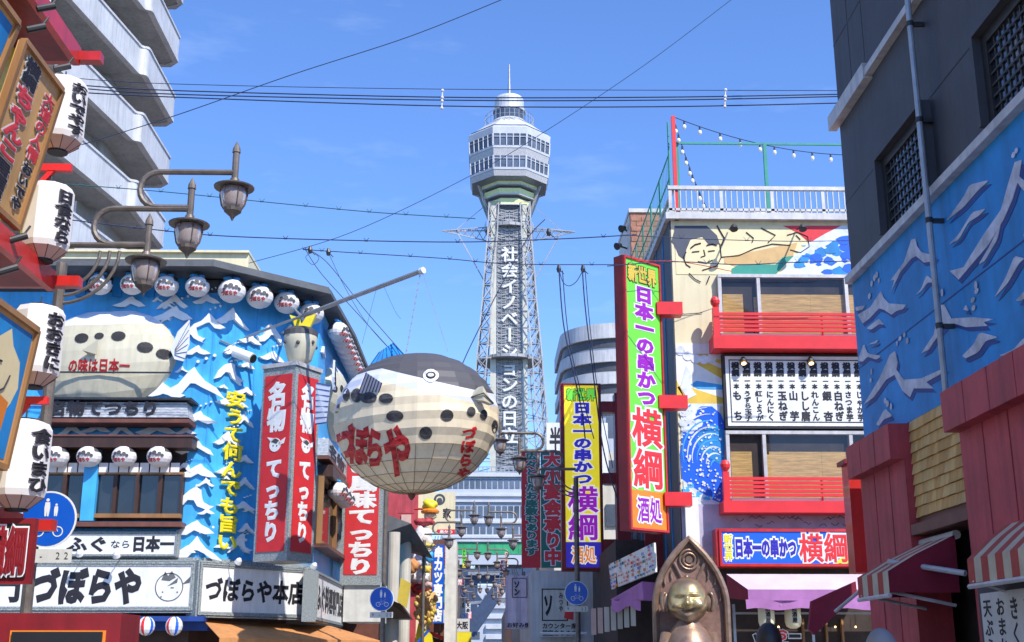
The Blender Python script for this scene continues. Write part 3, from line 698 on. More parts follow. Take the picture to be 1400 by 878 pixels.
# ribs sag inwards between hoops: add a mid ring slightly inside
rows = []
for i in range(Mm + 1):
    rows.append([fpt(math.pi * i / Mm, 2 * math.pi * k / N) for k in range(N)])
    if i < Mm: rows.append([(fpt(math.pi * i / Mm, 2 * math.pi * k / N) + fpt(math.pi * (i + 1) / Mm, 2 * math.pi * k / N)) * .5 * .992 for k in range(N)])
flat = [p for r_ in rows for p in r_]; b.loft([[tow(p) for p in r_] for r_ in rows[::-1]], True)
body = b.obj('body', t); att = body.data.attributes.new('fishpos', 'FLOAT_VECTOR', 'POINT')
fl = [p for r_ in rows[::-1] for p in r_]
for i, p in enumerate(fl): att.data[i].vector = (p.x / Lh, p.y / Wh, p.z / Hh)
bvh = BVHTree.FromPolygons(b.v, b.f)
M('net_cord', (.3, .22, .14), .7)
b = B('net_cord')
for k in range(N): b.tube([tow(fpt(math.pi * i / Mm, 2 * math.pi * k / N, 1.003)) for i in range(10, Mm + 1)], .006, 4, False)
for i in (10, 11, 12, 13, 14): b.tube([tow(fpt(math.pi * i / Mm, 2 * math.pi * k / N, 1.003)) for k in range(N + 1)], .006, 4, False)
b.obj('net', t)
FB = front(22.0)   # flat stencil plane the printed marks are wrapped onto the body from
dirv = lambda px, py: ray(px, py)
def wrap(b, name, par=t, lift=.012, sl=.1):
    """lay a flat print drawn at the lantern's near side onto the body"""
    o = b.obj(name, par); off = offs(o); bm = bmesh.new(); bm.from_mesh(o.data); bmesh.ops.triangulate(bm, faces=bm.faces)
    for _ in range(4):
        es = [e for e in bm.edges if e.calc_length() > sl]
        if not es: break
        bmesh.ops.subdivide_edges(bm, edges=es, cuts=1); bmesh.ops.triangulate(bm, faces=[f for f in bm.faces if len(f.verts) > 3])
    kill = []
    for v in bm.verts:
        wv = v.co + off; d = (wv - CAMLOC).normalized(); h = bvh.ray_cast(CAMLOC, d)
        if h[0] is None: kill.append(v); continue
        nn = h[1] if h[1].dot(d) < 0 else -h[1]; v.co = h[0] + nn * lift - off
    bmesh.ops.delete(bm, geom=kill, context='VERTS'); bm.to_mesh(o.data); bm.free(); return o
def fbq(px, py): return FB.ab(px, py)
for (px, py, rx, ry) in ((504, 544, 12, 8), (488, 541, 8, 10), (528, 545, 10, 7), (540, 569, 12, 8), (582, 592, 9, 9), (611, 568, 9, 8.5), (644, 563, 6, 7), (661, 567, 5, 7), (474, 540, 5, 9), (676, 583, 4, 9), (461, 556, 4, 9)):
    a, z = fbq(px, py); k = 22 / 1660; b = B('fugu_grey'); b.disc(FB, a, z, rx * k, 0, 14, .002, rb=ry * k); wrap(b, 'spot')
a, z = fbq(589, 514); k = 22 / 1660; b = B('white_paint'); b.disc(FB, a, z, 11 * k, 0, 20, .002, rb=9 * k); e = wrap(b, 'eye', lift=.016); b = B('ink'); b.disc(FB, a, z, 7 * k, 0, 16, .002, rb=5 * k); wrap(b, 'iris', e, .03); b = B('white_paint'); b.disc(FB, a, z, 4.5 * k, 0, 14, .002, rb=3 * k); wrap(b, 'pupil', e, .034)
b = B('banner_red'); a0, z0 = fbq(459, 632); a_, z_ = fbq(562, 583)
FT = lambda a, bb, c: FB.w(a, bb - (a - a0) * .16, c)
W0 = (a_ - a0) / 4
for i, ch in enumerate('づぼらや'):
    aa = a0 + (0, .7, 1.55, 2.55)[i] * W0; ww = (.95, 1.05, 1.05, 1.5)[i] * W0
    b1_ = B('banner_red'); write(b1_, FT, ch, (aa, z0 - (.1 if i == 3 else 0), aa + ww, z_ + .1 + (.12 if i == 3 else 0)), 0, 'h', 'banner_red', .055); wrap(b1_, 'lettering')
b = B('banner_red'); a0, z0 = fbq(632, 657); a_, z_ = fbq(651, 583); FT2 = lambda a, bb, c: FB.w(a + (bb - z0) * .12, bb, c)
write(b, FT2, 'づぼらや', (a0 - .12, z0, a_ - .1, z_), 0, 'v', 'signal_red', .05); wrap(b, 'lettering')
# mouth
b = B('fugu_cream'); mp_ = [tow(fpt(R(72), R(d_), 1.0)) for d_ in (-16, -8, 0, 8, 16)]
m0 = [P(635, 546, 24.6), P(655, 530, 24.4), P(670, 548, 24.6)]
hit = bvh.ray_cast(CAMLOC, ray(655, 545).normalized()); mc = hit[0]
b.xprism([mc + Vector((-.3, 0, -.02)), mc + Vector((-.02, -.1, .22)), mc + Vector((.2, .12, -.12)), mc + Vector((0, -.06, -.08))], hd * .14); mo = b.obj('mouth', t)
b = B('fugu_grey'); b.tube([mc + Vector((-.3, -.02, -.01)) + hd * .14, mc + Vector((-.02, -.1, .07)) + hd * .16, mc + Vector((.2, .1, -.1)) + hd * .14], .015, 5); b.obj('lip_line', mo)
# fins
def finpart(name, pts, nrm, stripes, base='fugu_white', edge='mural_shade'):
    pts = [Vector(p) for p in pts]; nrm = Vector(nrm).normalized() * .03; b = B(base); b.xprism(pts, nrm); f = b.obj(name, t)
    b = B(edge); A, Bq, Cq, D = pts[:4]
    for k in range(stripes + 1):
        u = k / stripes
        for s_ in (nrm * 1.15, nrm * -.15): b.tube([A.lerp(Bq, u) + s_, D.lerp(Cq, u) + s_], .011, 4)
    b.obj('fin_ray', f); return f
fwd = ray(505, 527).normalized()
hp = bvh.ray_cast(CAMLOC, ray(492, 532).normalized())[0]; hq = bvh.ray_cast(CAMLOC, ray(512, 547).normalized())[0]
dd = hp.y
finpart('side_fin', [P(491, 537, dd - .05), P(514, 549, dd - .1), P(522, 524, dd - .55), P(501, 510, dd - .5)], (0, -1, 0), 6)
back = FC + Vector((0, 0, Hh)) - hd * .9
finpart('back_fin', [P(507, 499, 27.0), P(552, 485, 27.0), P(537, 470, 27.2), P(519, 482, 27.1)], (0, -1, .2), 6, 'mural_blue', 'mural_shade')
tb = FC - hd * (Lh * .97)
finpart('tail', [P(452, 528, 27.4), P(446, 578, 27.4), P(431, 580, 27.6), P(432, 524, 27.6)], (0, -1, 0), 7, 'fugu_white')
b = B('brown_trim'); b.lathe([(.02, -.12), (.07, -.05), (.09, .02)], FC + Vector((0, 0, -Hh * 1.07)), 10); b.obj('bottom_knot', t)
t = thing('hanging_chain', 'thin steel chain holding the puffer fish lantern from the tip of the boom', 'chain', tip)
def chainy(b, p, q, n):
    for i in range(n):
        a = p.lerp(q, i / n); c = p.lerp(q, (i + .75) / n); b.bar(a, c, .03 if i % 2 else .012)
b = B('steel'); chainy(b, tip, tow(fpt(R(8), R(180))), 26); b.obj('chain', t)
b = B('steel'); b.tube([tip + Vector((.05, 0, -.05)), P(612, 480, 25.4)], .008, 4); b.obj('wire', t)

# ---- red banner box sign farther down the side
y0 = 37.0; FS = front(y0); r = FS.rect(475, 628, 515, 786, 0)
t = thing('banner_sign', 'tall red vertical box sign with white letters below the hanging lantern', 'sign', FS.w(r[0], r[1], 0))
b = B('granite'); b.box(FS, r[0] - .1, r[1] - .3, r[2] + .12, r[3] + .2, -.5, -.005); b.obj('housing', t)
sign_face(t, FS, r, .01, 'banner_red', [('の風味てっちり', (.08, 0, .92, 1), 'v', 'white_paint', dict(bold=.06))])
b = B('off_white'); rr = FS.rect(470, 796, 520, 850, 0); b.box(FS, *rr, -2.2, -.1); solo('air_duct', b, 'white boxy duct below the tall red banner sign', 'duct')
# ---- orange awning and tricolour lanterns
def awning(name, label, pts_top, pts_bot, mat, drop, val=None, valh=.0):
    t = thing(name, label, 'awning', pts_top[0]); b = B(mat); T_, Bt = [Vector(p) for p in pts_top], [Vector(p) for p in pts_bot]
    b.add([Bt[0], Bt[1], T_[1], T_[0]], [(0, 1, 2, 3)]); b.add([p + Vector((0, 0, -.02)) for p in (Bt[0], Bt[1], T_[1], T_[0])], [(3, 2, 1, 0)]); b.obj('canopy', t)
    b = B(val or mat); b.hexa([Bt[0] + Vector((0, 0, -drop)), Bt[1] + Vector((0, 0, -drop)), Bt[1] + Vector((0, .02, -drop)), Bt[0] + Vector((0, .02, -drop)), Bt[0], Bt[1], Bt[1] + Vector((0, .02, 0)), Bt[0] + Vector((0, .02, 0))]); b.obj('valance', t)
    b = B('steel'); b.tube([Bt[0] + Vector((0, .05, -.03)), Bt[1] + Vector((0, .05, -.03))], .025, 6); b.obj('front_bar', t)
    return t
awning('awning', 'orange cloth awning below the corner sign board of the restaurant', [P(278, 848, 30.0), P(452, 856, 34)], [P(300, 872, 28.6), P(520, 876, 33)], 'orange_cloth', .25)
b = B('mural_shade'); r = F1.rect(130, 843, 282, 850, .2); b.box(F1, *r, 0, .5); r = F1.rect(130, 850, 282, 862, .2); b.box(F1, *r, -.3, .1); part('valance', b, rb)
for i, px in enumerate((168, 200, 238)):
    a, z = F1.ab(px, 856, .8); t = thing('paper_lantern', ('left', 'middle', 'right')[i] + ' one of three small round red, white and blue lanterns under the wide sign', 'lantern', F1.w(a, z, .8), 'round tricolour lanterns')
    o = F1.w(a, z, .8); b = B('white_paint'); b.sm = True; nn = 16
    for k in range(nn):
        b.m = ('signal_red', 'white_paint', 'white_paint', 'bright_blue', 'white_paint', 'white_paint')[(k + i) % 6]
        for j in range(8):
            f = lambda jj, kk: o + Vector((.2 * math.sin(math.pi * jj / 8) * math.cos(2 * math.pi * kk / nn), .2 * math.sin(math.pi * jj / 8) * math.sin(2 * math.pi * kk / nn), .22 * math.cos(math.pi * jj / 8)))
            b.add([f(j, k), f(j + 1, k), f(j + 1, k + 1), f(j, k + 1)], [(0, 1, 2, 3)])
    b.obj('shade', t); b = B('black'); b.lathe([(.06, 0), (.06, .03)], o + Vector((0, 0, .2)), 10); b.obj('cap', t)
# ================================================================== OBSERVATION TOWER
TY = 204.0; TX = P(696, 400, TY).x
def tz(py): return P(696, py, TY).z
def trad(px0, px1, py): return (P(px1, py, TY).x - P(px0, py, TY).x) / 2
tower = thing('observation_tower', 'tall grey lattice observation tower with an octagonal glazed deck and vertical white lettering', 'tower', (TX, TY, 0))
OC = math.pi / 8
def octa(prof, b, n=8): b.lathe([(r / math.cos(math.pi / n), z) for r, z in prof], (TX, TY, 0), n, OC if n == 8 else math.pi / 4)
b = B('steel'); b.tube([(TX, TY, tz(134)), (TX, TY, tz(88))], [.32, .12], 8); part('spire', b, tower)
b = B('tower_white'); b.sm = False; rD = trad(676, 716, 140); b.lathe([(rD, tz(153)), (rD, tz(139)), (rD * .92, tz(135.5)), (rD * .4, tz(133)), (.1, tz(133))], (TX, TY, 0), 24); part('cap_drum', b, tower)
b = B('tower_glass'); b.lathe([(rD * 1.04, tz(168)), (rD * 1.04, tz(155))], (TX, TY, 0), 24); b.m = 'tower_white'; b.lathe([(rD * 1.12, tz(155)), (rD * 1.12, tz(153))], (TX, TY, 0), 24); b.lathe([(rD * 1.3, tz(172)), (rD * 1.1, tz(168))], (TX, TY, 0), 24); part('lookout_ring', b, tower)
rr_ = 3.95 * 1.0 * trad(663, 729, 165) / 3.95; b = B('steel')
for k in range(32): t_ = 2 * math.pi * k / 32; b.bar((TX + rr_ * math.cos(t_), TY + rr_ * math.sin(t_), tz(178)), (TX + rr_ * math.cos(t_), TY + rr_ * math.sin(t_), tz(162)), .08)
for z in (tz(162), tz(168)): b.tube([(TX + rr_ * math.cos(2 * math.pi * k / 24), TY + rr_ * math.sin(2 * math.pi * k / 24), z) for k in range(25)], .05, 4)
part('railing', b, tower)
z1, z2, z3, z4, z5, z6, z7 = tz(190), tz(199.5), tz(216), tz(229), tz(233), tz(243), tz(250)
# flat radius such that the silhouette is 120 px wide
RW = trad(637, 757, 195); apo = RW * math.cos(OC)
fo = lambda k: k * apo
nz_ = lambda py: P(696, py, TY - apo).z
b = B('tower_white'); octa([(rD * 1.3, tz(173)), (fo(.99), nz_(173) + .05), (fo(.99), nz_(173) - .1)], b); part('deck_roof', b, tower)
core = B('tower_glass'); octa([(fo(.86), tz(252)), (fo(.93), tz(192))], core); part('glazing', core, tower)
def band(name, r0, zt, r1, zb, mat, th=.35):
    b = B(mat); octa([(fo(r1) - th, zb), (fo(r1), zb), (fo(r0), zt), (fo(r0) - th, zt)], b); return part(name, b, tower)
zA = tz(185)
# heights measured on the near face
nz_ = lambda py: (lambda v: v.z)(P(696, py, TY - apo))
band('fascia', 1.0, nz_(173), .985, nz_(182), 'tower_white'); band('fascia', .975, nz_(198), .97, nz_(201), 'tower_white'); band('fascia', .96, nz_(201.2), .93, nz_(211), 'pale_steel')
band('fascia', .945, nz_(227), .94, nz_(230), 'tower_white'); band('fascia', .93, nz_(230.2), .9, nz_(238), 'pale_steel'); band('fascia', .89, nz_(238.2), .66, nz_(238.2) - .25, 'steel')
for (top, bot, rt, rb_) in ((182, 198, .985, .97), (211, 227, .95, .935)):
    for s in range(8):
        an = -math.pi / 2 + s * math.pi / 4; fn = Vector((math.cos(an), math.sin(an), 0)); tg = Vector((-fn.y, fn.x, 0)); half = math.tan(OC)
        if fn.y > .5: continue
        fb = B('tower_white'); c_ = Vector((TX, TY, 0))
        pt = lambda u, z, k, o=0: c_ + fn * (fo(k) + o) + tg * (fo(k) * half * u) + Vector((0, 0, z))
        zt_, zb_ = nz_(top), nz_(bot)
        for k in range(6):
            u = -1 + k / 2.5; fb.bar(pt(u * .97, zb_, rb_), pt(u * .97, zt_, rt), .16)
        fb.bar(pt(-1, zt_ - (zt_ - zb_) * .25, rt - .004), pt(1, zt_ - (zt_ - zb_) * .25, rt - .004), .1)
        fr_ = fb.obj('window', tower); g = B('far_window')
        g.add([pt(-1, zb_, rb_, -.1), pt(1, zb_, rb_, -.1), pt(1, zt_, rt, -.1), pt(-1, zt_, rt, -.1)], [(0, 1, 2, 3)]); g.obj('pane', fr_)
# stepped neck with pale green rings
b = B('tower_dark'); rz_ = lambda r, py: P(696, py, TY - r).z
octa([(fo(.44), rz_(fo(.44), 286)), (fo(.52), rz_(fo(.52), 262)), (fo(.62), rz_(fo(.62), 241))], b); part('neck', b, tower)
for py, px0, px1 in ((247, 656, 738), (260.5, 661, 734), (274.5, 666, 729)):
    r = trad(px0, px1, py) * math.cos(OC) * 1.0; b = B('tower_lime'); octa([(r * .8, rz_(r, py + 3)), (r * .97, rz_(r, py + 3)), (r, rz_(r, py - 3.5)), (r * .8, rz_(r, py - 3.5))], b); part('ring', b, tower)
    b = B('tower_white'); octa([(r * .8, rz_(r, py + 5)), (r * .99, rz_(r, py + 5)), (r * .985, rz_(r, py + 3.2)), (r * .8, rz_(r, py + 3.2))], b); part('ring', b, tower)
b = B('tower_steel')
for s in range(8):
    an = -math.pi / 2 + (s + .5) * math.pi / 4; fn = Vector((math.cos(an), math.sin(an), 0))
    if abs(fn.x) > .8: b.bar(Vector((TX, TY, tz(300))) + fn * trad(668, 726, 300), Vector((TX, TY, tz(242))) + fn * trad(645, 750, 242), .35)
part('neck_strut', b, tower)
# splayed lattice legs
lv = [(286, 667, 726), (330, 665, 728), (380, 661, 733), (420, 658, 736), (460, 655, 741), (500, 652, 746), (540, 650, 750), (585, 646, 755), (640, 641, 762), (720, 632, 775)]
corners = []
for py, x0, x1 in lv:
    z = tz(py); r = trad(x0, x1, py) * .93; corners.append([Vector((TX + sx * r, TY + sy * r, z)) for sx, sy in ((-1, -1), (1, -1), (1, 1), (-1, 1))])
for c in range(4):
    b = B('tower_steel'); w_ = 1.05
    for i in range(len(corners) - 1):
        p, q = corners[i][c], corners[i + 1][c]; inw = Vector((TX - p.x, 0, 0)).normalized(); iny = Vector((0, TY - p.y, 0)).normalized()
        ch = [(Vector(), Vector()), (inw * w_ * 1.6, inw * w_ * 1.6), (iny * w_, iny * w_)]
        for o1, o2 in ch: b.bar(p + o1, q + o2, .2)
        n = max(2, int((p - q).length / 2.2))
        for k in range(n):
            A, Z = p.lerp(q, k / n), p.lerp(q, (k + 1) / n)
            b.bar(A, Z + inw * w_ * 1.6, .11); b.bar(A + inw * w_ * 1.6, Z, .09); b.bar(A, A + inw * w_ * 1.6, .11); b.bar(A, Z + iny * w_, .1)
    part('leg', b, tower)
b = B('tower_steel')
for i in range(len(corners) - 1):
    for c in range(4):
        p, q, p2, q2 = corners[i][c], corners[i][(c + 1) % 4], corners[i + 1][c], corners[i + 1][(c + 1) % 4]
        n = 2
        if c == 0:
            for P_, Q_, sx in ((p, p2, -1), (q, q2, 1)):
                e_ = lambda v: Vector((TX + sx * trad(672, 720, 420), v.y, v.z)); M_ = P_.lerp(Q_, .5)
                b.bar(P_, e_(M_), .13); b.bar(e_(M_), Q_, .13); b.bar(P_, e_(P_), .16); b.bar(M_, e_(M_), .1)
            continue
        b.bar(p, q, .22)
        for k in range(n):
            A, C_ = p.lerp(p2, k / n), p.lerp(p2, (k + 1) / n); Bq, D = q.lerp(q2, k / n), q.lerp(q2, (k + 1) / n)
            b.bar(A, D, .13); b.bar(Bq, C_, .13); b.bar(A, Bq, .13)
part('bracing', b, tower)
# lift shaft with lettered panel
hw = trad(672, 720, 420); zs0, zs1 = tz(700), tz(288)
ftw = Fr((TX, TY - hw), (1, 0)); b = B('tower_panel'); b.box(ftw, -hw * .72, zs0, hw * .72, zs1, -hw * 1.6, -.05); part('lift_shaft', b, tower)
for sx in (-1, 1):
    b = B('tower_column'); b.box(ftw, sx * hw * .9 - .5, zs0, sx * hw * .9 + .3 if sx > 0 else sx * hw * .9 + .5, zs1, -1.0, .25)
    part('shaft_column', b, tower)
b = B('tower_steel')
for k in range(90):
    z = zs0 + (zs1 - zs0) * k / 90; b.box(ftw, -hw * .72, z, hw * .72, z + .12, -.05, .05)
for k in range(7): a = -hw * .66 + hw * 1.32 * k / 6; b.box(ftw, a - .05, zs0, a + .05, zs1, -.05, .07)
for k in range(60):
    z = zs0 + (zs1 - zs0) * k / 60; d_ = (zs1 - zs0) / 60
    b.bar(ftw.w(-hw * .7, z, .1), ftw.w(hw * .7, z + d_, .1), .1); b.bar(ftw.w(hw * .7, z, .1), ftw.w(-hw * .7, z + d_, .1), .1)
part('shaft_grille', b, tower)
b = B('white_paint'); z0_, z1_ = P(695, 622, TY - hw).z, P(695, 338, TY - hw).z; hh = (z1_ - z0_) / 13
write(b, ftw.w, '社会イノベーションの日立', (-1.5, z0_ + hh * .6, 1.5, z1_), .3, 'v', 'white_paint', .04, dz=.12); part('lettering', b, tower)
# service platforms
for py in (318, 497):
    i0 = 1 if py == 318 else 5; r = trad(lv[i0][1], lv[i0][2], py) * (.92 if py == 497 else 1.05); b = B('tower_steel'); z = tz(py)
    b.lathe([(r, z), (r, z + .5)], (TX, TY, 0), 16); 
    for k in range(24): t_ = 2 * math.pi * k / 24; b.bar((TX + r * math.cos(t_), TY + r * math.sin(t_), z), (TX + r * math.cos(t_), TY + r * math.sin(t_), z + 1.6), .08)
    part('platform', b, tower)
for sx in (-1, 1):      # side booms
    b = B('tower_steel'); z = tz(319); xe = P(605 if sx < 0 else 786, 318, TY).x; x0 = TX + sx * 3.4
    tipb = Vector((xe, TY - 1, z))
    for o in ((0, -1, .8), (0, 1, .8), (0, 0, -1.6)): b.bar(Vector((x0, TY, z)) + Vector(o), tipb, .16)
    b.bar((x0, TY, z + 6), tipb.lerp(Vector((x0, TY, z)), .25), .1); b.bar((x0 + sx * .4, TY, z - 10), tipb.lerp(Vector((x0, TY, z)), .3), .16)
    for k in range(7):
        A = Vector((x0, TY, z)).lerp(tipb, k / 7); s_ = 1 - k / 7; C2 = Vector((x0, TY, z)).lerp(tipb, (k + 1) / 7)
        b.bar(A + Vector((0, -1, .8)) * s_, C2 + Vector((0, 0, -1.6)) * (1 - (k + 1) / 7), .09); b.bar(A + Vector((0, 0, -1.6)) * s_, C2 + Vector((0, -1, .8)) * (1 - (k + 1) / 7), .09)
    part('side_boom', b, tower)
# arch base straddling the street
b = B('arch_blue'); zt = tz(700); 
for sx in (-1, 1):
    for sy in (-1, 1):
        b.bar((TX + sx * 8.0, TY + sy * 7, zt), (TX + sx * 11.5, TY + sy * 11, 0), 1.6)
for sy in (-1, 1): b.bar((TX - 9, TY + sy * 8, zt), (TX + 9, TY + sy * 8, zt), 1.4)
part('base_leg', b, tower)

# ================================================================== FAR BUILDINGS
CB = front(150.0)
t = thing('office_block', 'pale blue-grey office block with window rows and a green strip beneath the tower', 'building', CB.w(CB.ab(660, 860)[0], 0, -5))
r = CB.rect(604, 652, 722, 772); b = B('far_wall'); b.box(CB, r[0], r[1], r[2] + 9, r[3], -8, 0); b.m = 'tower_white'; b.box(CB, r[0] - .3, r[3], r[2] + 9, r[3] + .5, -8, .4); b.obj('wall', t)
for (y0_, y1_, n, m_) in ((655, 668, 14, 'far_window'), (692, 708, 13, 'far_window'), (720, 730, 12, 'far_window'), (742, 758, 10, 'green_panel')):
    for k in range(n):
        x0_ = 612 + k * 108 / n; q = CB.rect(x0_, y0_, x0_ + 108 / n * (.78 if m_ == 'far_window' else .96), y1_); g = B(m_); g.box(CB, *q, 0, .06); g.obj('window' if m_ == 'far_window' else 'panel', t)
b = B('tower_white')
for py in (676, 684, 713, 733, 738): q = CB.rect(606, py, 720, py + 3); b.box(CB, q[0], q[1], q[2] + 9, q[3], 0, .3)
b.obj('ledge', t)
b = B('steel')
for k in range(18): p = CB.ab(612 + k * 6, 650); b.bar(CB.w(p[0], p[1] - 1, -1), CB.w(p[0], p[1] + 1.2, -1), .12)
for dz in (0, .6, 1.2): p, q = CB.ab(610, 650), CB.ab(716, 650); b.bar(CB.w(p[0], p[1] + dz, -1), CB.w(q[0], q[1] + dz, -1), .1)
b.obj('roof_railing', t)
# steel truss bridge-like frame with a diagonal
t = thing('steel_gateway', 'dark blue steel frame with a long diagonal beam across the end of the street', 'frame', CB.w(CB.ab(660, 860)[0], 0, 6)); G = front(138.0)
def gp(px, py, c=0): a, z = G.ab(px, py); return G.w(a, z, c)
b = B('arch_blue'); b.bar(gp(606, 788), gp(722, 788), .9, 1.6); b.obj('cross_beam', t)
b = B('arch_blue'); b.bar(gp(694, 788), gp(640, 866), 1.5, 1.5, (0, 1, 0)); b.bar(gp(638, 800), gp(668, 838), .7, .7, (0, 1, 0)); b.bar(gp(606, 862), gp(640, 862), .8, .8); b.obj('diagonal', t)
b = B('steel'); b.bar(gp(640, 785, .9), gp(690, 785, .9), .35); b.bar(gp(640, 825, .3), gp(700, 820, .3), .3); b.obj('light_strip', t)
for x_ in (606, 722): b = B('arch_blue'); b.bar(gp(x_, 770), Vector((gp(x_, 800).x, 138, 0)), 1.2); b.obj('column', t)
b = B('far_window'); r = CB.rect(604, 772, 722, 792); b.box(CB, r[0], r[1], r[2] + 9, r[3], -9, -2); r = CB.rect(604, 792, 652, 866); b.m = 'arch_blue'; b.box(CB, *r, -9, -2); b.m = 'tower_dark'; b.obj('dark_glazing', t)
# low grey far building seen through
FB2 = front(260.0); t = thing('far_building', 'low pale far building with balconies seen under the dark blue steel frame', 'building', FB2.w(0, 0, -5)); r = FB2.rect(630, 800, 720, 878); b = B('far_wall'); b.box(FB2, r[0], 0, r[2], r[3], -10, 0); b.obj('wall', t)
for k in range(5): q = FB2.rect(664, 812 + k * 14, 700, 818 + k * 14); g = B('tower_white'); g.box(FB2, *q, 0, .8); g.obj('balcony', t)
for k in range(4): q = FB2.rect(636, 816 + k * 16, 656, 826 + k * 16); g = B('far_window'); g.box(FB2, *q, 0, .1); g.obj('window', t)
# grey round-fronted block at right
KX = P(850, 500, 92).x; kz = lambda py: P(815, py, 92.5).z
t = thing('curved_apartment_block', 'grey round-fronted apartment block with curved balconies behind the yellow sign', 'building', (KX, 95, 0)); rk = P(850, 500, 92).x - P(770, 500, 92).x
def arc(b, r, z0_, z1_, cx=KX, cy=92 + 4): 
    n = 20; pts = [(cx + r * math.cos(math.pi + k * math.pi / n * .5), cy + r * math.sin(math.pi + k * math.pi / n * .5)) for k in range(n + 1)] + [(cx + 14, cy - r), (cx + 14, cy + 8), (cx - r, cy + 8)]
    b.xprism([Vector((x, y, z0_)) for x, y in pts], (0, 0, z1_ - z0_))
b = B('far_wall'); arc(b, rk * .93, 0, kz(452)); b.obj('wall', t)
for k, (ya, yb) in enumerate(((446, 466), (482, 498), (512, 528), (542, 558))):
    b = B('pale_grey'); arc(b, rk, kz(yb), kz(ya)); b.obj('balcony' if k else 'parapet', t)
    b = B('tower_dark'); arc(b, rk * .95, kz(yb + 12), kz(yb)); b.obj('window_strip', t)

# ================================================================== GREY APARTMENT BLOCK (LEFT)
zr = PZ(240, 173, 0) if False else None
Z0 = 1.6 + .4583 * 50
tr = [PZ(98, 0, Z0), PZ(184, 94, Z0), PZ(190, 100, Z0), PZ(200, 103, Z0), PZ(206, 113, Z0), PZ(240, 173, Z0)]
print('APT', [(round(p.x, 1), round(p.y, 1)) for p in tr])
tr = [tr[0]] + [.5 * ((2 * p1) + (p2 - p0) * u + (2 * p0 - 5 * p1 + 4 * p2 - p3) * u ** 2 + (3 * p1 - p0 - 3 * p2 + p3) * u ** 3) for p0, p1, p2, p3 in zip([tr[0].lerp(tr[1], .93), tr[1], tr[2], tr[3]], tr[1:5], tr[2:6], [tr[3], tr[4], tr[4].lerp(tr[5], .1), tr[4].lerp(tr[5], .2)]) for u in (0, .25, .5, .75) if p1 is not tr[4]] + tr[4:]
d0 = (tr[1] - tr[0]).normalized(); start = tr[0] - d0 * 14
prof = [start] + tr[:]
end = tr[-1]; dE = (tr[-1] - tr[-2]).normalized(); prof[-1] = end - dE * .5; prof += [end + Vector((-.45, -.05, 0)), Vector((end.x - 9, end.y, Z0))]
back_ = [Vector((start.x - 9, start.y, Z0))]
t = thing('apartment_block', 'tall grey apartment block with stacked curved balconies rising behind the restaurant', 'building', (end.x - 6, 40, 0))
inner = [Vector((p.x - 1.5, p.y, 0)) for p in prof[:-2]] + [Vector((end.x - 2.2, end.y - 1.5, 0)), Vector((end.x - 9, end.y - 1.5, 0)), Vector((start.x - 9, start.y, 0))]
b = B('apartment_wall'); b.xprism(inner, (0, 0, 52)); b.obj('wall', t)
for k in range(-5, 8):
    z = Z0 + 2.93 * k
    b = B('pale_grey')
    def strip(off, h0, h1, th):
        rows = [[Vector((p.x + off, p.y + (off if i >= len(prof) - 2 else 0), z + h)) for i, p in enumerate(prof)] for h in (h0, h1)]
        rin = [[q - Vector((th, (th if i >= len(prof) - 2 else 0), 0)) for i, q in enumerate(r_)] for r_ in rows]
        b.loft([rows[0], rows[1]]); b.loft([rows[1], rin[1]]); b.loft([rin[1], rin[0]]); b.loft([rin[0], rows[0]])
    strip(0, 0, 1.15, .15); strip(.05, 1.153, 1.25, .26); strip(.03, -.03, .14, .24)
    fl = [Vector((p.x - .1, p.y, z + .02)) for p in prof] + [Vector((start.x - 6, start.y, z + .02))]
    b.m = 'concrete'; b.xprism(fl, (0, 0, .15))
    b.obj('balcony', t)
    for yy in (34, 38.5, 43.0):
        if k > -4:
            b = B('white'); xx = end.x - 1.2 - (.8 if yy < 44 else 0); b.wbox(xx - .6, yy, z + .2, xx + .55, yy + .06, z + 2.4); b.obj('divider', t)
            b = B('dark_glass'); b.wbox(xx - .72 + .0, yy + .8, z + .2, xx - .6, yy + 3.2, z + 2.2); b.obj('window', t)

# ================================================================== NEAR RED SHOP (LEFT)
SX = P(26, 560, 11.5).x; LW = leftwall(SX)
t = shop = thing('red_shop_front', 'near red and yellow shop front with overhanging red ledges at the left edge', 'building', (SX - 2, 8, 0))
b = B('dark_wood'); b.wbox(SX - 5, 2, 0, SX - .9, 11.5, 9.2); b.obj('wall', t)
# coloured backing panels
def pa(px, py, c=0): return LW.ab(px, py, c)
za_, zbm, zc_ = P(76, 385, 11.4).z, P(31, 718, 11.2).z, P(110, 78, 11.5).z
b = B('yellow'); b.box(LW, 2, zbm + .2, 11.3, za_ - .1, -.9, -.3); b.box(LW, 2, za_ + .2, 11.3, zc_ - .1, -.9, -.3); b.obj('yellow_panel', t)
b = B('banner_red'); rr = [LW.w(a, z, -.29) for a, z in ((8.3, za_ + 1.2), (11.2, za_ + 1.2), (11.2, za_ + 1.7), (8.3, za_ + 1.9))]; b.xprism(rr, (.02, 0, 0)); b.m = 'white'
for k in range(3): b.xprism([LW.w(8.2 + .5 * k, za_ + .9 - .1 * k, -.295 + .001 * k), LW.w(8.7 + .5 * k, za_ + .5, -.295 + .001 * k), LW.w(8.75 + .5 * k, za_ + .55, -.295 + .001 * k), LW.w(8.3 + .5 * k, za_ + .98 - .1 * k, -.295 + .001 * k)], (.02, 0, 0))
b.obj('painted_band', t)
b = B('board_wood')
b.box(LW, 4, za_ + 1.9, 9.9, zc_ - .3, -.3, -.15); b.obj('wood_panel', t)
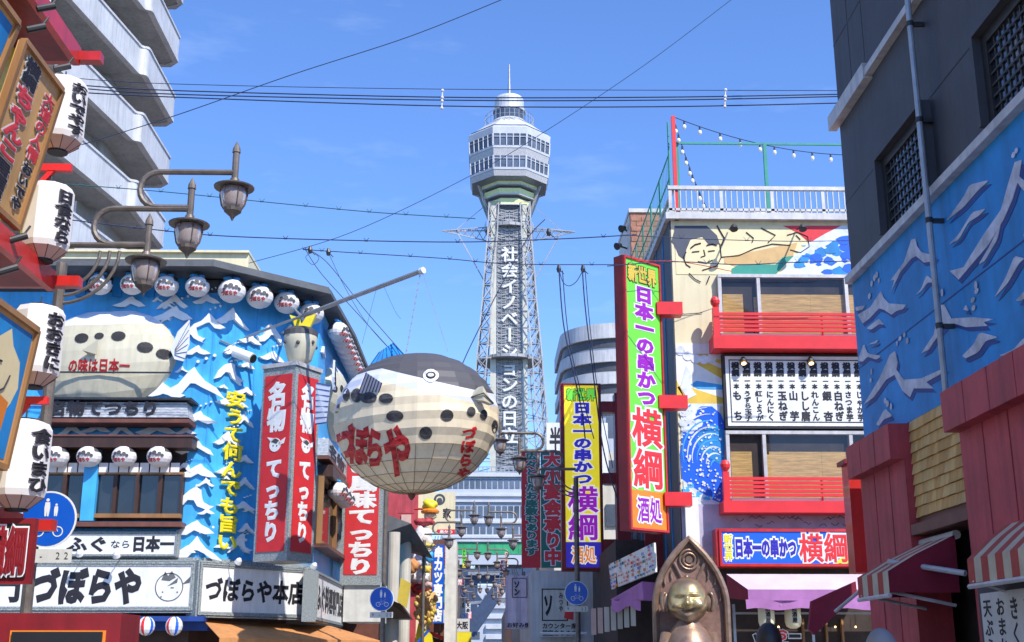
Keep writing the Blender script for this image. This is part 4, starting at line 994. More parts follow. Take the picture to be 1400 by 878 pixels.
for nm, z, h, cc, ye in (('ledge', zc_, .1, P(110, 78, 11.5).x - SX, 11.5), ('ledge', za_, .1, P(76, 383, 11.4).x - SX, 11.4), ('ledge', zbm, .1, P(31, 716, 11.2).x - SX, 11.2)):
    b = B('red'); b.box(LW, 2, z - h, ye, z + h, cc - .07, cc); b.m = 'deep_red'; b.box(LW, 2, z - h * .6, ye - .02, z + h * .6, -.95, cc - .07); b.obj('ledge', t)
pass
for z, px1, yy in ((zc_, 141, 11.55), (za_, 112, 11.45), (zbm, 74, 11.25)):
    b = B('red'); xe = P(px1, 400, yy).x; py = {0: 78}.get(0); xe = {zc_: P(141, 78, yy).x, za_: P(112, 385, yy).x, zbm: P(76, 722, yy).x}[z]
    b.wbox(SX - .4, yy - .09, z - .05, xe, yy + .03, z + .05); b.obj('beam_end', t)
for z, py, px1, yy in ((P(95, 230, 11.0).z, 230, 98, 11.0), (P(60, 548, 11.0).z, 548, 66, 11.0)):
    b = B('signal_red'); xe = P(px1, py, yy).x; b.wbox(SX - .4, yy - .03, z - .035, xe, yy + .03, z + .035); b.bar((xe - .18, yy, z - .03), (SX - .05, yy, z - .45), .05); b.obj('bracket', t)
# tilted hanging boards
def board(name, label, TR, BR, wd, facemat, fn, parts_fn, th=.05):
    t = thing(name, label, 'sign', (TR + BR) / 2); v = (TR - BR); Hh_ = v.length; v.normalize(); u = Vector((0, 1, 0)); n = u.cross(v).normalized()
    o = BR - u * wd; Wf = lambda a, b_, c=0: o + u * a + v * b_ + n * c
    b = B(facemat); b.hexa([Wf(0, 0, 0), Wf(wd, 0, 0), Wf(wd, 0, -th), Wf(0, 0, -th), Wf(0, Hh_, 0), Wf(wd, Hh_, 0), Wf(wd, Hh_, -th), Wf(0, Hh_, -th)]); b.obj('panel', t)
    b = B('wood'); e = .035
    for A, C_ in (((0, 0), (wd, 0)), ((wd, 0), (wd, Hh_)), ((wd, Hh_), (0, Hh_)), ((0, Hh_), (0, 0))): b.bar(Wf(*A), Wf(*C_), .06, .05)
    b.obj('frame', t); parts_fn(t, Wf, wd, Hh_); return t
def txt1(t, Wf, wd, H):
    kw = dict(outline='white_paint', ow=.05, dz=.002)
    for s, rc, m_, bo in (('横綱', (.12, H * .78, .42, H * .96), 'ink', .05), ('ちゃんこ', (.1, H * .3, .48, H * .77), 'signal_red', .07), ('居酒屋', (.12, H * .02, .44, H * .29), 'ink', .06), ('大道の人情', (.6, H * .42, .84, H * .9), 'signal_red', .04), ('おいでや', (.6, H * .08, .82, H * .4), 'ink', .05)):
        b = B(m_); rc = (rc[0] * wd / .9, rc[1], rc[2] * wd / .9, rc[3]); write(b, Wf, s, rc, .01, 'v', m_, bo, **kw); b.obj('lettering', t)
board('hanging_board', 'tilted brown wooden board with red and black letters hanging by the top lantern', P(84, 124, 10.4), P(24, 312, 10.4), .95, 'board_wood', None, txt1)
def txt2(t, Wf, wd, H):
    b = B('mural_blue'); b.add([Wf(.06, .06, .004), Wf(wd - .06, .06, .004), Wf(wd - .06, H - .06, .004), Wf(.06, H - .06, .004)], [(0, 1, 2, 3)]); b.obj('painting', t)
    b = B('skin_paint'); pts = [(.1, .3), (wd * .5, .2), (wd * .8, .5), (wd * .88, H * .55), (wd * .8, H * .72), (wd * .6, H * .8), (wd * .5, H * .9), (wd * .3, H * .8), (.12, H * .85)]; b.add([Wf(x, y, .008) for x, y in pts], [tuple(range(len(pts)))])
    b.m = 'orange'; pts = [(.1, .1), (wd * .7, .1), (wd * .75, .5), (.1, .6)]; b.add([Wf(x, y, .012) for x, y in pts], [(0, 1, 2, 3)]); b.m = 'ink'
    b.tube([Wf(wd * .3, H * .5, .012), Wf(wd * .5, H * .46, .012), Wf(wd * .6, H * .5, .012), Wf(wd * .66, H * .6, .012)], .008, 4); b.tube([Wf(wd * .3, H * .65, .012), Wf(wd * .45, H * .66, .012)], .008, 4); b.obj('figure', t)
board('hanging_board', 'tilted framed board with a pale yellow painted figure on blue beside the third lantern', P(50, 452, 10.0), P(6, 640, 10.0), 1.0, 'board_wood', None, txt2)
board('hanging_board', 'topmost tilted framed board at the left edge with a dark blue painting', P(24, 32, 9.0), P(-24, 150, 9.0), .9, 'board_wood', None, lambda t, Wf, wd, H: (lambda b: (b.add([Wf(.06, .06, .004), Wf(wd - .06, .06, .004), Wf(wd - .06, H - .06, .004), Wf(.06, H - .06, .004)], [(0, 1, 2, 3)]), b.obj('painting', t)))(B('mural_blue')))
# tall paper lanterns
def tall_lantern(p, s, label, txt):
    t = thing('paper_lantern', label, 'lantern', p, 'tall white paper lanterns in a column'); h, r = .39 * s, .235 * s; n = 10
    b = B('lantern_end'); b.lathe([(r * .42, -h), (r * .93, -h * .74)], p, n, .2); b.m = 'lantern_white'; b.lathe([(r * .93, -h * .74), (r, -h * .6), (r, h * .78), (r * .86, h * .93), (r * .5, h)], p, n, .2); b.obj('shade', t)
    b = B('black'); b.lathe([(r * .42, -h * 1.05), (r * .42, -h)], p, 16); b.lathe([(r * .4, h), (r * .4, h * 1.04)], p, 16); b.obj('ring', t)
    b = B('brown_trim')
    for k in range(n): a_ = 2 * math.pi * k / n + .2; b.tube([p + Vector((r * .42 * math.cos(a_), r * .42 * math.sin(a_), -h)), p + Vector((r * .94 * math.cos(a_), r * .94 * math.sin(a_), -h * .74))], .004, 4)
    b.obj('rib', t)
    ang0 = R(-28)
    def Wl(a, z, c=0): th = ang0 + a / r; rr = (r + .006 + c) * (1 if True else 1); return p + Vector((rr * math.cos(th), rr * math.sin(th), z))
    b = B('ink'); write(b, Wl, txt, (-.11 * s, -h * .68, .11 * s, h * .76), 0, 'v', 'ink', .055); b.obj('lettering', t)
    b = B('cable'); b.tube([p + Vector((0, 0, h)), p + Vector((0, 0, h * 1.25))], .008, 5); b.obj('hook', t)
tall_lantern(P(84, 158, 11.0), .97, 'topmost of the four tall white paper lanterns below the red beam', 'おいでやす')
tall_lantern(P(64, 304, 11.0), .97, 'second tall white paper lantern from the top beside the lamp post arms', '日食なら')
tall_lantern(P(50, 473, 10.9), .97, 'third tall white paper lantern from the top in front of the grey pole', 'おおきに')
tall_lantern(P(29, 635, 10.6), .99, 'lowest of the four tall white paper lanterns above the round blue sign', '食いまひ')
# small black spotlights under ledges
for i, (px, py, d, lb) in enumerate(((62, 36, 9.6, 'left under the highest red ledge'), (96, 90, 10.9, 'by the tip of the highest red ledge'), (75, 8, 9.8, 'at the top edge above the red ledge'), (37, 322, 10.3, 'beside the second tall lantern'), (24, 365, 9.4, 'under the middle red ledge'))):
    p = P(px, py, d); t = thing('spotlight', 'small black spotlight ' + lb, 'light', p, 'small black spotlights on the red shop'); b = B('dark_metal'); b.tube([p, p + Vector((-.13, -.06, -.07))], .032, 10); b.obj('lamp_head', t); b = B('black'); b.tube([p + Vector((.02, 0, .09)), p + Vector((-.02, -.02, 0))], .01, 5); b.obj('bracket', t)
# dark box sign and orange box sign at the bottom left
Y9 = front(10.6); t = thing('box_sign', 'dark box sign with two red white-edged characters at the lower left edge', 'sign', Y9.w(*Y9.ab(10, 790)))
r = Y9.rect(-40, 716, 33, 790, .0); b = B('deep_red'); b.box(Y9, r[0] - .03, r[1] - .05, r[2] + .04, r[3] + .05, -.1, -.02); b.obj('housing', t); sign_face(t, Y9, r, .0, 'black', [('横綱', (.3, .05, 1.0, .95), 'h', 'deep_red', dict(bold=.06, outline='white', ow=.04))])
Y8 = front(9.0); r = Y8.rect(14, 862, 132, 1010, 0); t = thing('box_sign', 'orange box sign in a dark red frame at the bottom left corner', 'sign', Y8.w(r[0], r[1]))
b = B('deep_red'); b.box(Y8, r[0] - .12, r[1] - .1, r[2] + .1, r[3] + .12, -.5, -.01); b.obj('housing', t); sign_face(t, Y8, r, .0, 'orange', [('横綱', (.16, .08, .45, .5), 'v', 'ink', dict(bold=.05, outline='white')), ('21', (.5, .02, 1, .42), 'h', 'yellow', dict(bold=.07, outline='ink'))]); b = B('black'); b.box(Y8, r[0] + .02, r[3] - .1, r[2] - .02, r[3] - .01, 0, .02); b.obj('top_strip', t)

# ================================================================== STREET LAMPS
def lamp_post(x, y, sgn, label):
    t = thing('street_lamp', label, 'street lamp', (x, y, 0), 'three-armed street lamps along the street'); o = Vector((x, y, 0)); X = lambda d: x + sgn * d
    top = 5.95; b = B('post_metal'); b.tube([o, o + Vector((0, 0, top))], .062, 12); b.lathe([(.12, 0), (.12, .5), (.07, .6)], o, 12); b.obj('pole', t)
    L3 = [(1.9, 6.91), (1.41, 6.45), (.95, 6.0)]     # (distance out, shade height)
    for i, (d, z) in enumerate(L3):
        za = z + .17; b = B('post_metal'); inn = d - 1.02 if i < 2 else 0; rr = .22
        if i < 2:
            pts = [Vector((X(d), y, za)), Vector((X(inn + .15), y, za))] + [Vector((X(inn + .15 - rr * math.sin(math.pi * k / 10)), y, za - rr + rr * math.cos(math.pi * k / 10))) for k in range(11)] + [Vector((X(inn + .55), y, za - 2 * rr))]
        else: pts = [Vector((X(d), y, za)), o + Vector((0, 0, za))]
        b.tube(pts, .036, 8); b.obj('arm', t)
        c = Vector((X(d), y, z)); b = B('post_metal'); b.tube([c, c + Vector((0, 0, .42))], .04, 10); b.lathe([(.05, .42), (.045, .47), (.005, .56)], c, 10); b.lathe([(.23, -.03), (.235, -.015), (.12, .03), (.06, .05), (.05, .09)], c, 20); lm = b.obj('lamp_head', t)
        b = B('frosted_glass'); b.sm = True; b.lathe([(.15, -.04), (.155, -.12), (.13, -.24), (.1, -.29)], c, 16); b.obj('lamp_shade', lm)
        b = B('post_metal'); b.lathe([(.11, -.28), (.1, -.32), (.03, -.38), (.008, -.43)], c, 12)
        for k in range(6): a_ = math.pi * k / 3; b.tube([c + Vector((r_ * math.cos(a_), r_ * math.sin(a_), zz)) for r_, zz in ((.155, -.03), (.162, -.12), (.137, -.24), (.105, -.29))], .007, 4)
        b.obj('cage', lm)
    for k in range(3):
        b = B('post_metal'); rx = .42 + .11 * k; pts = [Vector((X(rx * math.cos(q_) + .0), y, 6.1 - .06 * 0 - (.45 + .09 * k) * math.sin(q_))) for q_ in [i_ * math.pi / 2 / 8 for i_ in range(9)]]; b.tube(pts, .02, 6); b.obj('brace', t)
    return t
LPX = P(60, 600, 13.3).x
lampL = lamp_post(LPX, 13.3, 1, 'near left street lamp with three lanterns in front of the restaurant roof'); lampR = lamp_post(P(788, 700, 30.3).x, 30.3, -1, 'near right street lamp standing before the yellow vertical sign')
index_kids(lampL); index_kids(lampR)
sxl = P(523, 860, 30.0).x + .1; sxr = lampR.location.x
for i, yy in enumerate((47, 64, 81, 98)):
    copy_tree(lampL, (sxl, yy, 0), f'{ORD[i]} left-hand street lamp beyond the hanging puffer lantern')
for i, yy in enumerate((47.5, 64.5, 81.5, 98.5)):
    copy_tree(lampR, (sxr - .25, yy, 0), f'{ORD[i]} right-hand street lamp beyond the yellow vertical sign')
b = B('post_metal'); pz = P(523, 640, 30).z; b.tube([(sxl - .1, 30, 0), (sxl - .1, 30, pz + .9)], .055, 10); b.lathe([(.11, 0), (.11, .4), (.06, .5)], (sxl - .1, 30, 0), 10); sp = solo('sign_pole', b, 'plain grey pole carrying the middle round blue sign by the restaurant', 'pole')
# round blue signs
def walk_sign(px, py, y, rad, label, plate='9 - 22'):
    f = front(y); a, z = f.ab(px, py); t = thing('round_sign', label, 'sign', f.w(a, z, 0), 'round blue pedestrian and bicycle signs')
    b = B('white'); b.disc(f, a, z, rad, 0, 36, .012); b.m = 'steel'; b.disc(f, a, z, rad * .98, -.012, 36, .01); b.obj('rim', t); b = B('sign_blue'); b.disc(f, a, z, rad * .94, .004, 36, .003); b.obj('face', t)
    b = B('white'); k = rad / .3; S = lambda x, y_: (a + x * k, z + y_ * k)
    def fig(x, y_, h): 
        b.disc(f, *S(x, y_ + h * .42), h * .09 * k, .008, 10); b.prism(f, [S(x - h * .12, y_ + h * .3), S(x + h * .12, y_ + h * .3), S(x + h * .15, y_), S(x + h * .1, y_ - h * .45), S(x + h * .02, y_ - h * .45), S(x, y_ - h * .1), S(x - h * .03, y_ - h * .45), S(x - h * .11, y_ - h * .45), S(x - h * .15, y_)], .004, .008)
    fig(-.02, .12, .2); fig(.075, .095, .14)
    for x in (-.085, .115): b.ring(f, *S(x, -.13), .045 * k, .056 * k, .008, 20)
    for p_, q_ in (((-.085, -.13), (-.02, -.05)), ((-.02, -.05), (.075, -.05)), ((.075, -.05), (.115, -.13)), ((-.02, -.05), (.03, -.13)), ((.03, -.13), (.075, -.05)), ((.03, -.13), (-.085, -.13)), ((.07, -.02), (.1, -.02)), ((-.04, -.025), (0, -.025))): b.bar(f.w(*S(*p_), .006), f.w(*S(*q_), .006), .012 * k, .004)
    b.obj('pictogram', t)
    b = B('off_white'); w_ = rad * .95; b.box(f, a - w_, z - rad * 1.52, a + w_, z - rad * 1.05, -.01, .0); pl = b.obj('plate', t); b = B('ink'); write(b, f.w, '9 - 22', (a - w_ * .9, z - rad * 1.46, a + w_ * .95, z - rad * 1.1), .003, 'h', 'ink', .0); b.obj('lettering', pl)
    b = B('steel'); b.bar(f.w(a - .0, z, -.03), f.w(a, z, -.09), .3, .03); b.obj('clamp', t)
walk_sign(66, 710, 13.15, .3, 'largest round blue sign at the left beside the lowest tall lantern'); walk_sign(522, 819, 29.85, .29, 'round blue sign with white pictogram left of centre below the hanging fish'); walk_sign(788, 811, 30.15, .29, 'round blue sign on the right lamp post below the yellow sign')
# ================================================================== SKEWER RESTAURANT (RIGHT)
FY = front(24.0); xc = FY.ab(922, 440)[0]; SWy = rightwall(xc); XR_ = 12.0
Y = lambda x0, y0, x1, y1, c=0: FY.rect(x0, y0, x1, y1, c)
zy = lambda py, c=0: FY.ab(1050, py, c)[1]; ay = lambda px, py=450, c=0: FY.ab(px, py, c)[0]
yb_ = thing('skewer_restaurant', 'cream mural-painted restaurant building with two red balconies and a wide menu board', 'building', (xc + 4, 28, 0))
ztop = zy(303)
b = B('cream'); b.wbox(xc, 24, 3.4, XR_, 33, ztop); b.obj('wall', yb_)
b = B('interior'); b.wbox(xc + .3, 24.4, 0, XR_, 33, 3.4); b.obj('ground_storey', yb_)
b = B('charcoal'); b.box(SWy, -33, 3.4, -24.0, ztop, .0, .03); b.m = 'mural_blue'
for k in range(9):
    a = -33 + k; b.box(SWy, a, 3.4, a + .04, ztop, .03, .05)
b.obj('side_cladding', yb_)
b = B('pale_steel'); b.box(FY, xc - .12, ztop, XR_, ztop + .14, -9, .15); b.obj('parapet_cap', yb_)
# painted mural: one flat painted sheet of shapes
def paint(par, fr, name, col, pts, c): b = B(col); q = [fr.ab(*p) for p in pts]; b.prism(fr, q, c - .004, c); return b.obj(name, par)
mu = B('skin_paint'); r = Y(922, 308, 1200, 377); mu.box(FY, r[0], r[1], XR_, r[3], 0, .01); mural = mu.obj('mural', yb_)
def paints(name, lst, par=None):
    b = B()
    for i, (col, c, pts) in enumerate(lst): b.m = col; b.prism(FY, [FY.ab(*p) for p in pts], c - .004, c)
    return b.obj(name, par or yb_)
paints('painted_sun', [('signal_red', .016, [(1070, 309), (1180, 309), (1180, 340), (1128, 334), (1104, 330), (1090, 318)]), ('wave_blue', .016, [(1095, 336), (1128, 334), (1180, 338), (1180, 345), (1120, 346)])], mural)
paints('painted_hair', [('mural_grey', .016, [(922, 309), (966, 309), (980, 322), (984, 334), (970, 336), (960, 324), (944, 328), (938, 342), (936, 356), (928, 350), (922, 336)]), ('mural_grey', .017, [(924, 309), (918, 330), (926, 338)])], mural)
paints('painted_belt', [('tan_shade', .016, [(990, 352), (1020, 346), (1060, 338), (1090, 332), (1084, 350), (1050, 362), (1004, 364), (990, 360)]), ('net_green', .018, [(1000, 368), (1010, 362), (1060, 362), (1070, 352), (1085, 350), (1060, 376), (1000, 376)])], mural)
b = B('ink')
def line(pts, w=.022, c=.02):
    q = [FY.ab(*p) for p in pts]; b.tube([FY.w(a, z, c) for a, z in q], w / 2, 4)
line([(944, 340), (950, 335), (958, 333)], .03); line([(966, 336), (974, 334), (980, 336)], .03); line([(946, 345), (956, 344)]); line([(968, 344), (977, 343)]); line([(962, 342), (964, 350), (958, 352)]); line([(954, 358), (966, 360), (974, 356)]); line([(938, 345), (934, 352), (938, 362), (944, 366)]); line([(984, 334), (986, 352), (980, 364), (960, 370)]); line([(986, 352), (1010, 350), (1032, 340), (1056, 334), (1080, 336)]); line([(1020, 318), (1030, 326), (1028, 332)]); line([(1040, 312), (1060, 322), (1050, 332)]); line([(1076, 322), (1090, 318), (1104, 324), (1106, 338), (1094, 346), (1080, 342)]); line([(1088, 322), (1094, 328)]); line([(942, 374), (950, 382), (958, 386)]); line([(970, 378), (966, 388)]); line([(924, 424), (935, 430), (960, 428)], .015); line([(980, 309), (990, 326), (986, 336)], .03)
b.obj('painted_line', mural)
# foam and wave colours painted at right
def wave_patch(px0, py0, px1, py1, nb, seed, name, par, hi=.02):
    r = random.Random(seed); b = B('foam'); rc = Y(px0, py0, px1, py1); b.box(FY, *rc, .010, hi)
    W_, H_ = rc[2] - rc[0], rc[3] - rc[1]
    for k in range(nb):
        b.m = ('mural_blue', 'bright_blue', 'mural_shade', 'bright_blue')[k % 4]; cx, cy = rc[0] + W_ * r.uniform(.05, .95), rc[1] + H_ * r.uniform(.05, .95); sz = min(W_, H_) * r.uniform(.05, .16); n = 9
        pts = []
        for i in range(n): t_ = 2 * math.pi * i / n; rad = sz * (r.uniform(.35, 1.15)); pts.append((min(rc[2], max(rc[0], cx + rad * 1.5 * math.cos(t_))), min(rc[3], max(rc[1], cy + rad * .8 * math.sin(t_)))))
        b.prism(FY, pts, hi, hi + .003 + k * .0002)
    b.m = 'foam'
    for k in range(nb * 4):
        cx, cy = rc[0] + W_ * r.uniform(.02, .98), rc[1] + H_ * r.uniform(.02, .98); b.disc(FY, cx, cy, r.uniform(.012, .035), hi + .02, 6, .003)
    return b.obj(name, par)
pts = [(1066, 376), (1080, 356), (1104, 334), (1128, 320), (1150, 309), (1200, 309), (1200, 376)]
b = B('foam'); b.prism(FY, [FY.ab(*p) for p in pts], .012, .02); rr = random.Random(3)
for k in range(46):
    px, py = rr.uniform(1082, 1180), rr.uniform(322, 374)
    if py < 376 - (px - 1062) * .62: continue
    b.m = 'bright_blue' if k % 3 else 'mural_blue'; a, z = FY.ab(px, py); s_ = rr.uniform(.05, .15); b.prism(FY, [(a + s_ * 1.5 * rr.uniform(.4, 1.1) * math.cos(i * .785), z + s_ * rr.uniform(.4, 1) * math.sin(i * .785)) for i in range(8)], .02, .023 + k * .0002)
b.obj('painted_wave', mural)
# lower-left mural: rays, rope and curling blue wave
b = B('white_paint'); rc = Y(924, 470, 990, 556); b.box(FY, xc, rc[1], ay(990), rc[3], 0, .012)
b.m = 'mural_yellow'
for p in ([(926, 500), (942, 492), (990, 520), (990, 506), (950, 488)], [(926, 530), (932, 526), (990, 545), (990, 552), (940, 552)], [(950, 484), (990, 500), (990, 490), (966, 484)], [(925, 552), (925, 520), (934, 540)]): b.prism(FY, [FY.ab(*q) for q in p], .012, .016)
b.m = 'wave_blue'; b.prism(FY, [FY.ab(*q) for q in ((944, 526), (952, 521), (990, 527), (990, 533), (954, 532))], .012, .018)
b.m = 'foam'
for k, (px, py) in enumerate(((930, 480), (940, 487), (951, 491), (962, 492), (973, 490), (984, 486))): a, z = FY.ab(px, py); b.disc(FY, a, z, .1, .024 + .001 * k, 12)
for p in ([(938, 500), (946, 514), (942, 528), (952, 540), (940, 546), (930, 530), (934, 514)],): b.prism(FY, [FY.ab(*q) for q in p], .012, .022)
b.obj('painted_rays', yb_)
b = B('foam'); rc = Y(930, 552, 991, 700); b.box(FY, *rc, .010, .02); b.m = 'bright_blue'
b.prism(FY, [FY.ab(*p) for p in ((932, 655), (930, 620), (934, 585), (944, 566), (958, 556), (973, 556), (985, 566), (990, 578), (990, 690), (975, 684), (950, 668))], .02, .024)
b.m = 'mural_blue'; b.prism(FY, [FY.ab(*p) for p in ((950, 600), (962, 584), (978, 580), (990, 590), (990, 640), (972, 628), (958, 618))], .024, .027)
rr = random.Random(11)
for k in range(11):
    cx, cy = FY.ab(980 - k * 1.2, 640 - k * 3); ra = .12 + .075 * k; n = 12; a0_ = 60 + k * 4; b.m = 'foam' if k % 3 else 'wave_blue'
    for i in range(n):
        t0, t1 = R(a0_ + 110 * i / n), R(a0_ + 110 * (i + 1) / n); w0 = .008 + .022 * math.sin(math.pi * i / n); w1 = .008 + .022 * math.sin(math.pi * (i + 1) / n)
        q = [(cx + r_ * math.cos(t_), cy + r_ * 1.2 * math.sin(t_)) for r_, t_ in ((ra, t0), (ra + w0, t0), (ra + w1, t1), (ra, t1))]
        if all(rc[0] < p[0] < ay(989) and rc[1] < p[1] < rc[3] for p in q): b.add([FY.w(x, y_, .030 + .0004 * k) for x, y_ in q], [(3, 2, 1, 0)])
b.m = 'foam'
for k in range(170):
    u, v = rr.random(), rr.random() ** .7; px, py = 931 + 58 * u, 556 + 130 * v; a, z = FY.ab(px, py)
    b.disc(FY, a, z, rr.uniform(.008, .03), .036 + .00005 * k, 6, .003)
for k in range(16):
    px, py = 933 + rr.random() * 22, 560 + rr.random() * 30; a, z = FY.ab(px, py); s_ = rr.uniform(.04, .1); b.m = 'foam'; b.disc(FY, a, z, s_, .028 + .0003 * k, 8)
b.m = 'wave_blue'
for k in range(10):
    px, py = 934 + rr.random() * 50, 662 + rr.random() * 34; a, z = FY.ab(px, py); s_ = rr.uniform(.04, .1); b.prism(FY, [(a + s_ * 1.4 * math.cos(t_ * .785) * rr.uniform(.5, 1.1), z + s_ * .6 * math.sin(t_ * .785)) for t_ in range(8)], .02, .026 + .0003 * k)
b.obj('painted_wave', yb_)
b = B('lilac_wall'); r = Y(930, 700, 1200, 724); b.box(FY, xc, zy(760), XR_, zy(690), .0, .03); b.obj('lilac_band', yb_)
b = B('ink'); rr = random.Random(4)
for k in range(16):
    px = rr.uniform(995, 1165); py = rr.uniform(706, 720); a, z = FY.ab(px, py); b.tube([FY.w(a + .05 * i, z + .03 * math.sin(i * 2 + k), .035) for i in range(4)], .006, 4)
b.obj('painted_twig', yb_)
b = B('white_paint'); r = Y(936, 680, 958, 770, .1); b.box(FY, r[0], 0, r[2], r[3], 0, .12); b.obj('pilaster', yb_)
# windows, balconies
def wband(y0_, y1_, x0_, divs):
    fr_ = B('pale_steel'); z0_, z1_ = zy(y1_, .05), zy(y0_, .05); a0_ = ay(x0_, (y0_ + y1_) / 2, .05); a1_ = XR_ - .5
    fr_.box(FY, a0_, z1_ - .07, a1_, z1_, .03, .16); fr_.box(FY, a0_, z0_, a1_, z0_ + .05, .03, .16)
    ds = [a0_] + [ay(d, (y0_ + y1_) / 2, .05) for d in divs] + [a1_]
    for d in ds: fr_.box(FY, d, z0_ + .05, d + .07, z1_ - .07, .03, .15)
    bk = B('interior'); bk.box(FY, a0_, z0_, a1_, z1_, .011, .03); bk.obj('window_recess', yb_)
    wf = fr_.obj('window', yb_)
    for i in range(len(ds) - 1):
        g = B('clear_glass'); g.add([FY.w(ds[i] + .07, z0_ + .05, .13), FY.w(ds[i + 1], z0_ + .05, .13), FY.w(ds[i + 1], z1_ - .07, .13), FY.w(ds[i] + .07, z1_ - .07, .13)], [(0, 1, 2, 3)]); g.obj('pane', wf)
    a = a0_ + .1; i = 0
    while a < a1_ - .3:
        wd = (.42, .13, 1.05, 1.0)[i % 4] if i else .42; wd = min(wd, a1_ - a - .1)
        bl = B('blind'); h = z1_ - (z1_ - z0_) * (.28 if i % 4 != 1 else .32); bl.box(FY, a, z0_, a + wd, h, .035 + .004 * (i % 2), .05 + .004 * (i % 2)); bl.obj('blind', yb_); a += wd + (.22 if i % 4 in (0, 3) else .0); i += 1
wband(377, 470, 982, (1035, 1155)); wband(590, 690, 993, (1043, 1162))
def balcony(yr0, yr1, yb1, x0_):
    c = .5; z0_, z1_, z2_ = zy(yb1, c), zy(yr1, c), zy(yr0, c); a0_ = ay(x0_, yb1, c); a1_ = XR_ - .4
    b = B('signal_red'); b.box(FY, a0_ - .08, z0_, a1_, z1_, .03, c + .04); bo = b.obj('balcony', yb_)
    n = 5
    for k in range(n):
        z = z1_ + .07 + (z2_ - z1_ - .07) * (k + .6) / n; b = B('signal_red'); b.box(FY, a0_, z - .028, a1_, z + .028, c - .06, c - .005); b.box(FY, a0_, z - .028, a0_ + .05, z + .028, .05, c - .06); b.obj('rail', bo)
    b = B('white'); b.box(FY, a0_ + .1, z1_ + .003, a1_, z1_ + .07, c - .15, c - .09); b.obj('drip_edge', bo)
    b = B('signal_red'); b.box(FY, a0_ - .06, z1_, a0_ + .06, z2_ + .1, c - .11, c + .02); b.lathe([(.02, .1), (.05, .12), (.09, .18), (.1, .24), (.07, .31), (.01, .34)], FY.w(a0_, z2_, c - .04), 12); b.obj('post', bo)
    for px in (1123,):
        b = B('signal_red'); a = ay(px, yr0, c); b.box(FY, a, z1_, a + .03, z2_, c - .09, c - .062); b.obj('baluster', bo)
balcony(427, 459, 477, 981); balcony(652, 685, 701, 995)
# floodlights on the parapet and menu board
for i, (px, py, c, lb) in enumerate(((1003, 310, .5, 'left one above the painted mural'), (1097, 310, .5, 'right one above the painted mural'), (1016, 492, .35, 'left one over the menu board'), (1108, 492, .35, 'right one over the menu board'))):
    a, z = FY.ab(px, py, c); p = FY.w(a, z, c); t = thing('floodlight', 'small dark floodlight, ' + lb, 'light', p, 'small dark floodlights of the skewer restaurant'); b = B('dark_metal'); b.lathe([(.03, -.06), (.08, .02), (.085, .08)], p, 10, axis=(0, -.4, -.9)); b.obj('lamp_head', t); b = B('dark_metal'); b.bar(p, FY.w(a, z + .1, .05), .025); b.obj('arm', t)
    if i > 1: b = B('glow'); b.lathe([(.05, 0), (.05, .01)], p + Vector((0, -.045, -.085)), 10, axis=(0, -.4, -.9)); b.obj('bulb', t)
# menu board
r = Y(991, 487, 1200, 583, .2); r = (r[0], r[1], XR_ - .9, r[3]); rv = Y(991, 487, 1184, 583, .2)
t = thing('menu_board', 'wide white menu board of twelve vertical columns between the two red balconies', 'sign', FY.w(r[0], r[1]))
b = B('ink'); b.box(FY, r[0] - .05, r[1] - .05, r[2] + .05, r[3] + .05, .03, .19); b.obj('housing', t); b = B('white_paint'); b.box(FY, *r, .19, .2); b.obj('face', t)
b = B('ink'); e = .07; q = (r[0] + e, r[1] + e, r[2] - e, r[3] - e)
for z in (q[1], q[3] - .02): b.box(FY, q[0], z, q[2], z + .02, .2, .205)
for a in (q[0], q[2] - .02): b.box(FY, a, q[1] + .02, a + .02, q[3] - .02, .2, .205)
b.obj('border', t)
items = ['もち', 'うずら玉子', '紅しょうが', 'にんにく', '玉ねぎ', '山芋', 'しし唐', 'れんこん', '銀杏', '白ねぎ', 'さつま芋', 'じゃが芋', 'なすび', 'エリンギ', 'いか', 'たこ', 'えび', 'きす']
x0_, wcol = ay(999, 530, .2), (ay(1184, 530, .2) - ay(999, 530, .2)) / 12.1; H_ = q[3] - q[1]
for i, s_ in enumerate(items):
    a = x0_ + i * wcol
    if a + wcol > q[2]: break
    b = B('ink'); write(b, FY.w, '串カツ' if False else '横綱', (a + .03, q[3] - H_ * .27, a + wcol * .84, q[3] - H_ * .04), .206, 'v', 'ink', .06)
    write(b, FY.w, '一本', (a + .06, q[3] - H_ * .47, a + wcol * .76, q[3] - H_ * .3), .206, 'v', 'ink', .05)
    hh = H_ * .48; n = len(s_); w_ = wcol * (.84 if n < 4 else .66)
    if n == 2: s_ = s_[0] + '　' + s_[1]
    write(b, FY.w, s_, (a + .03, q[1] + .03, a + .03 + w_, q[1] + .03 + hh), .206, 'v', 'ink', .04); b.obj('lettering', t)
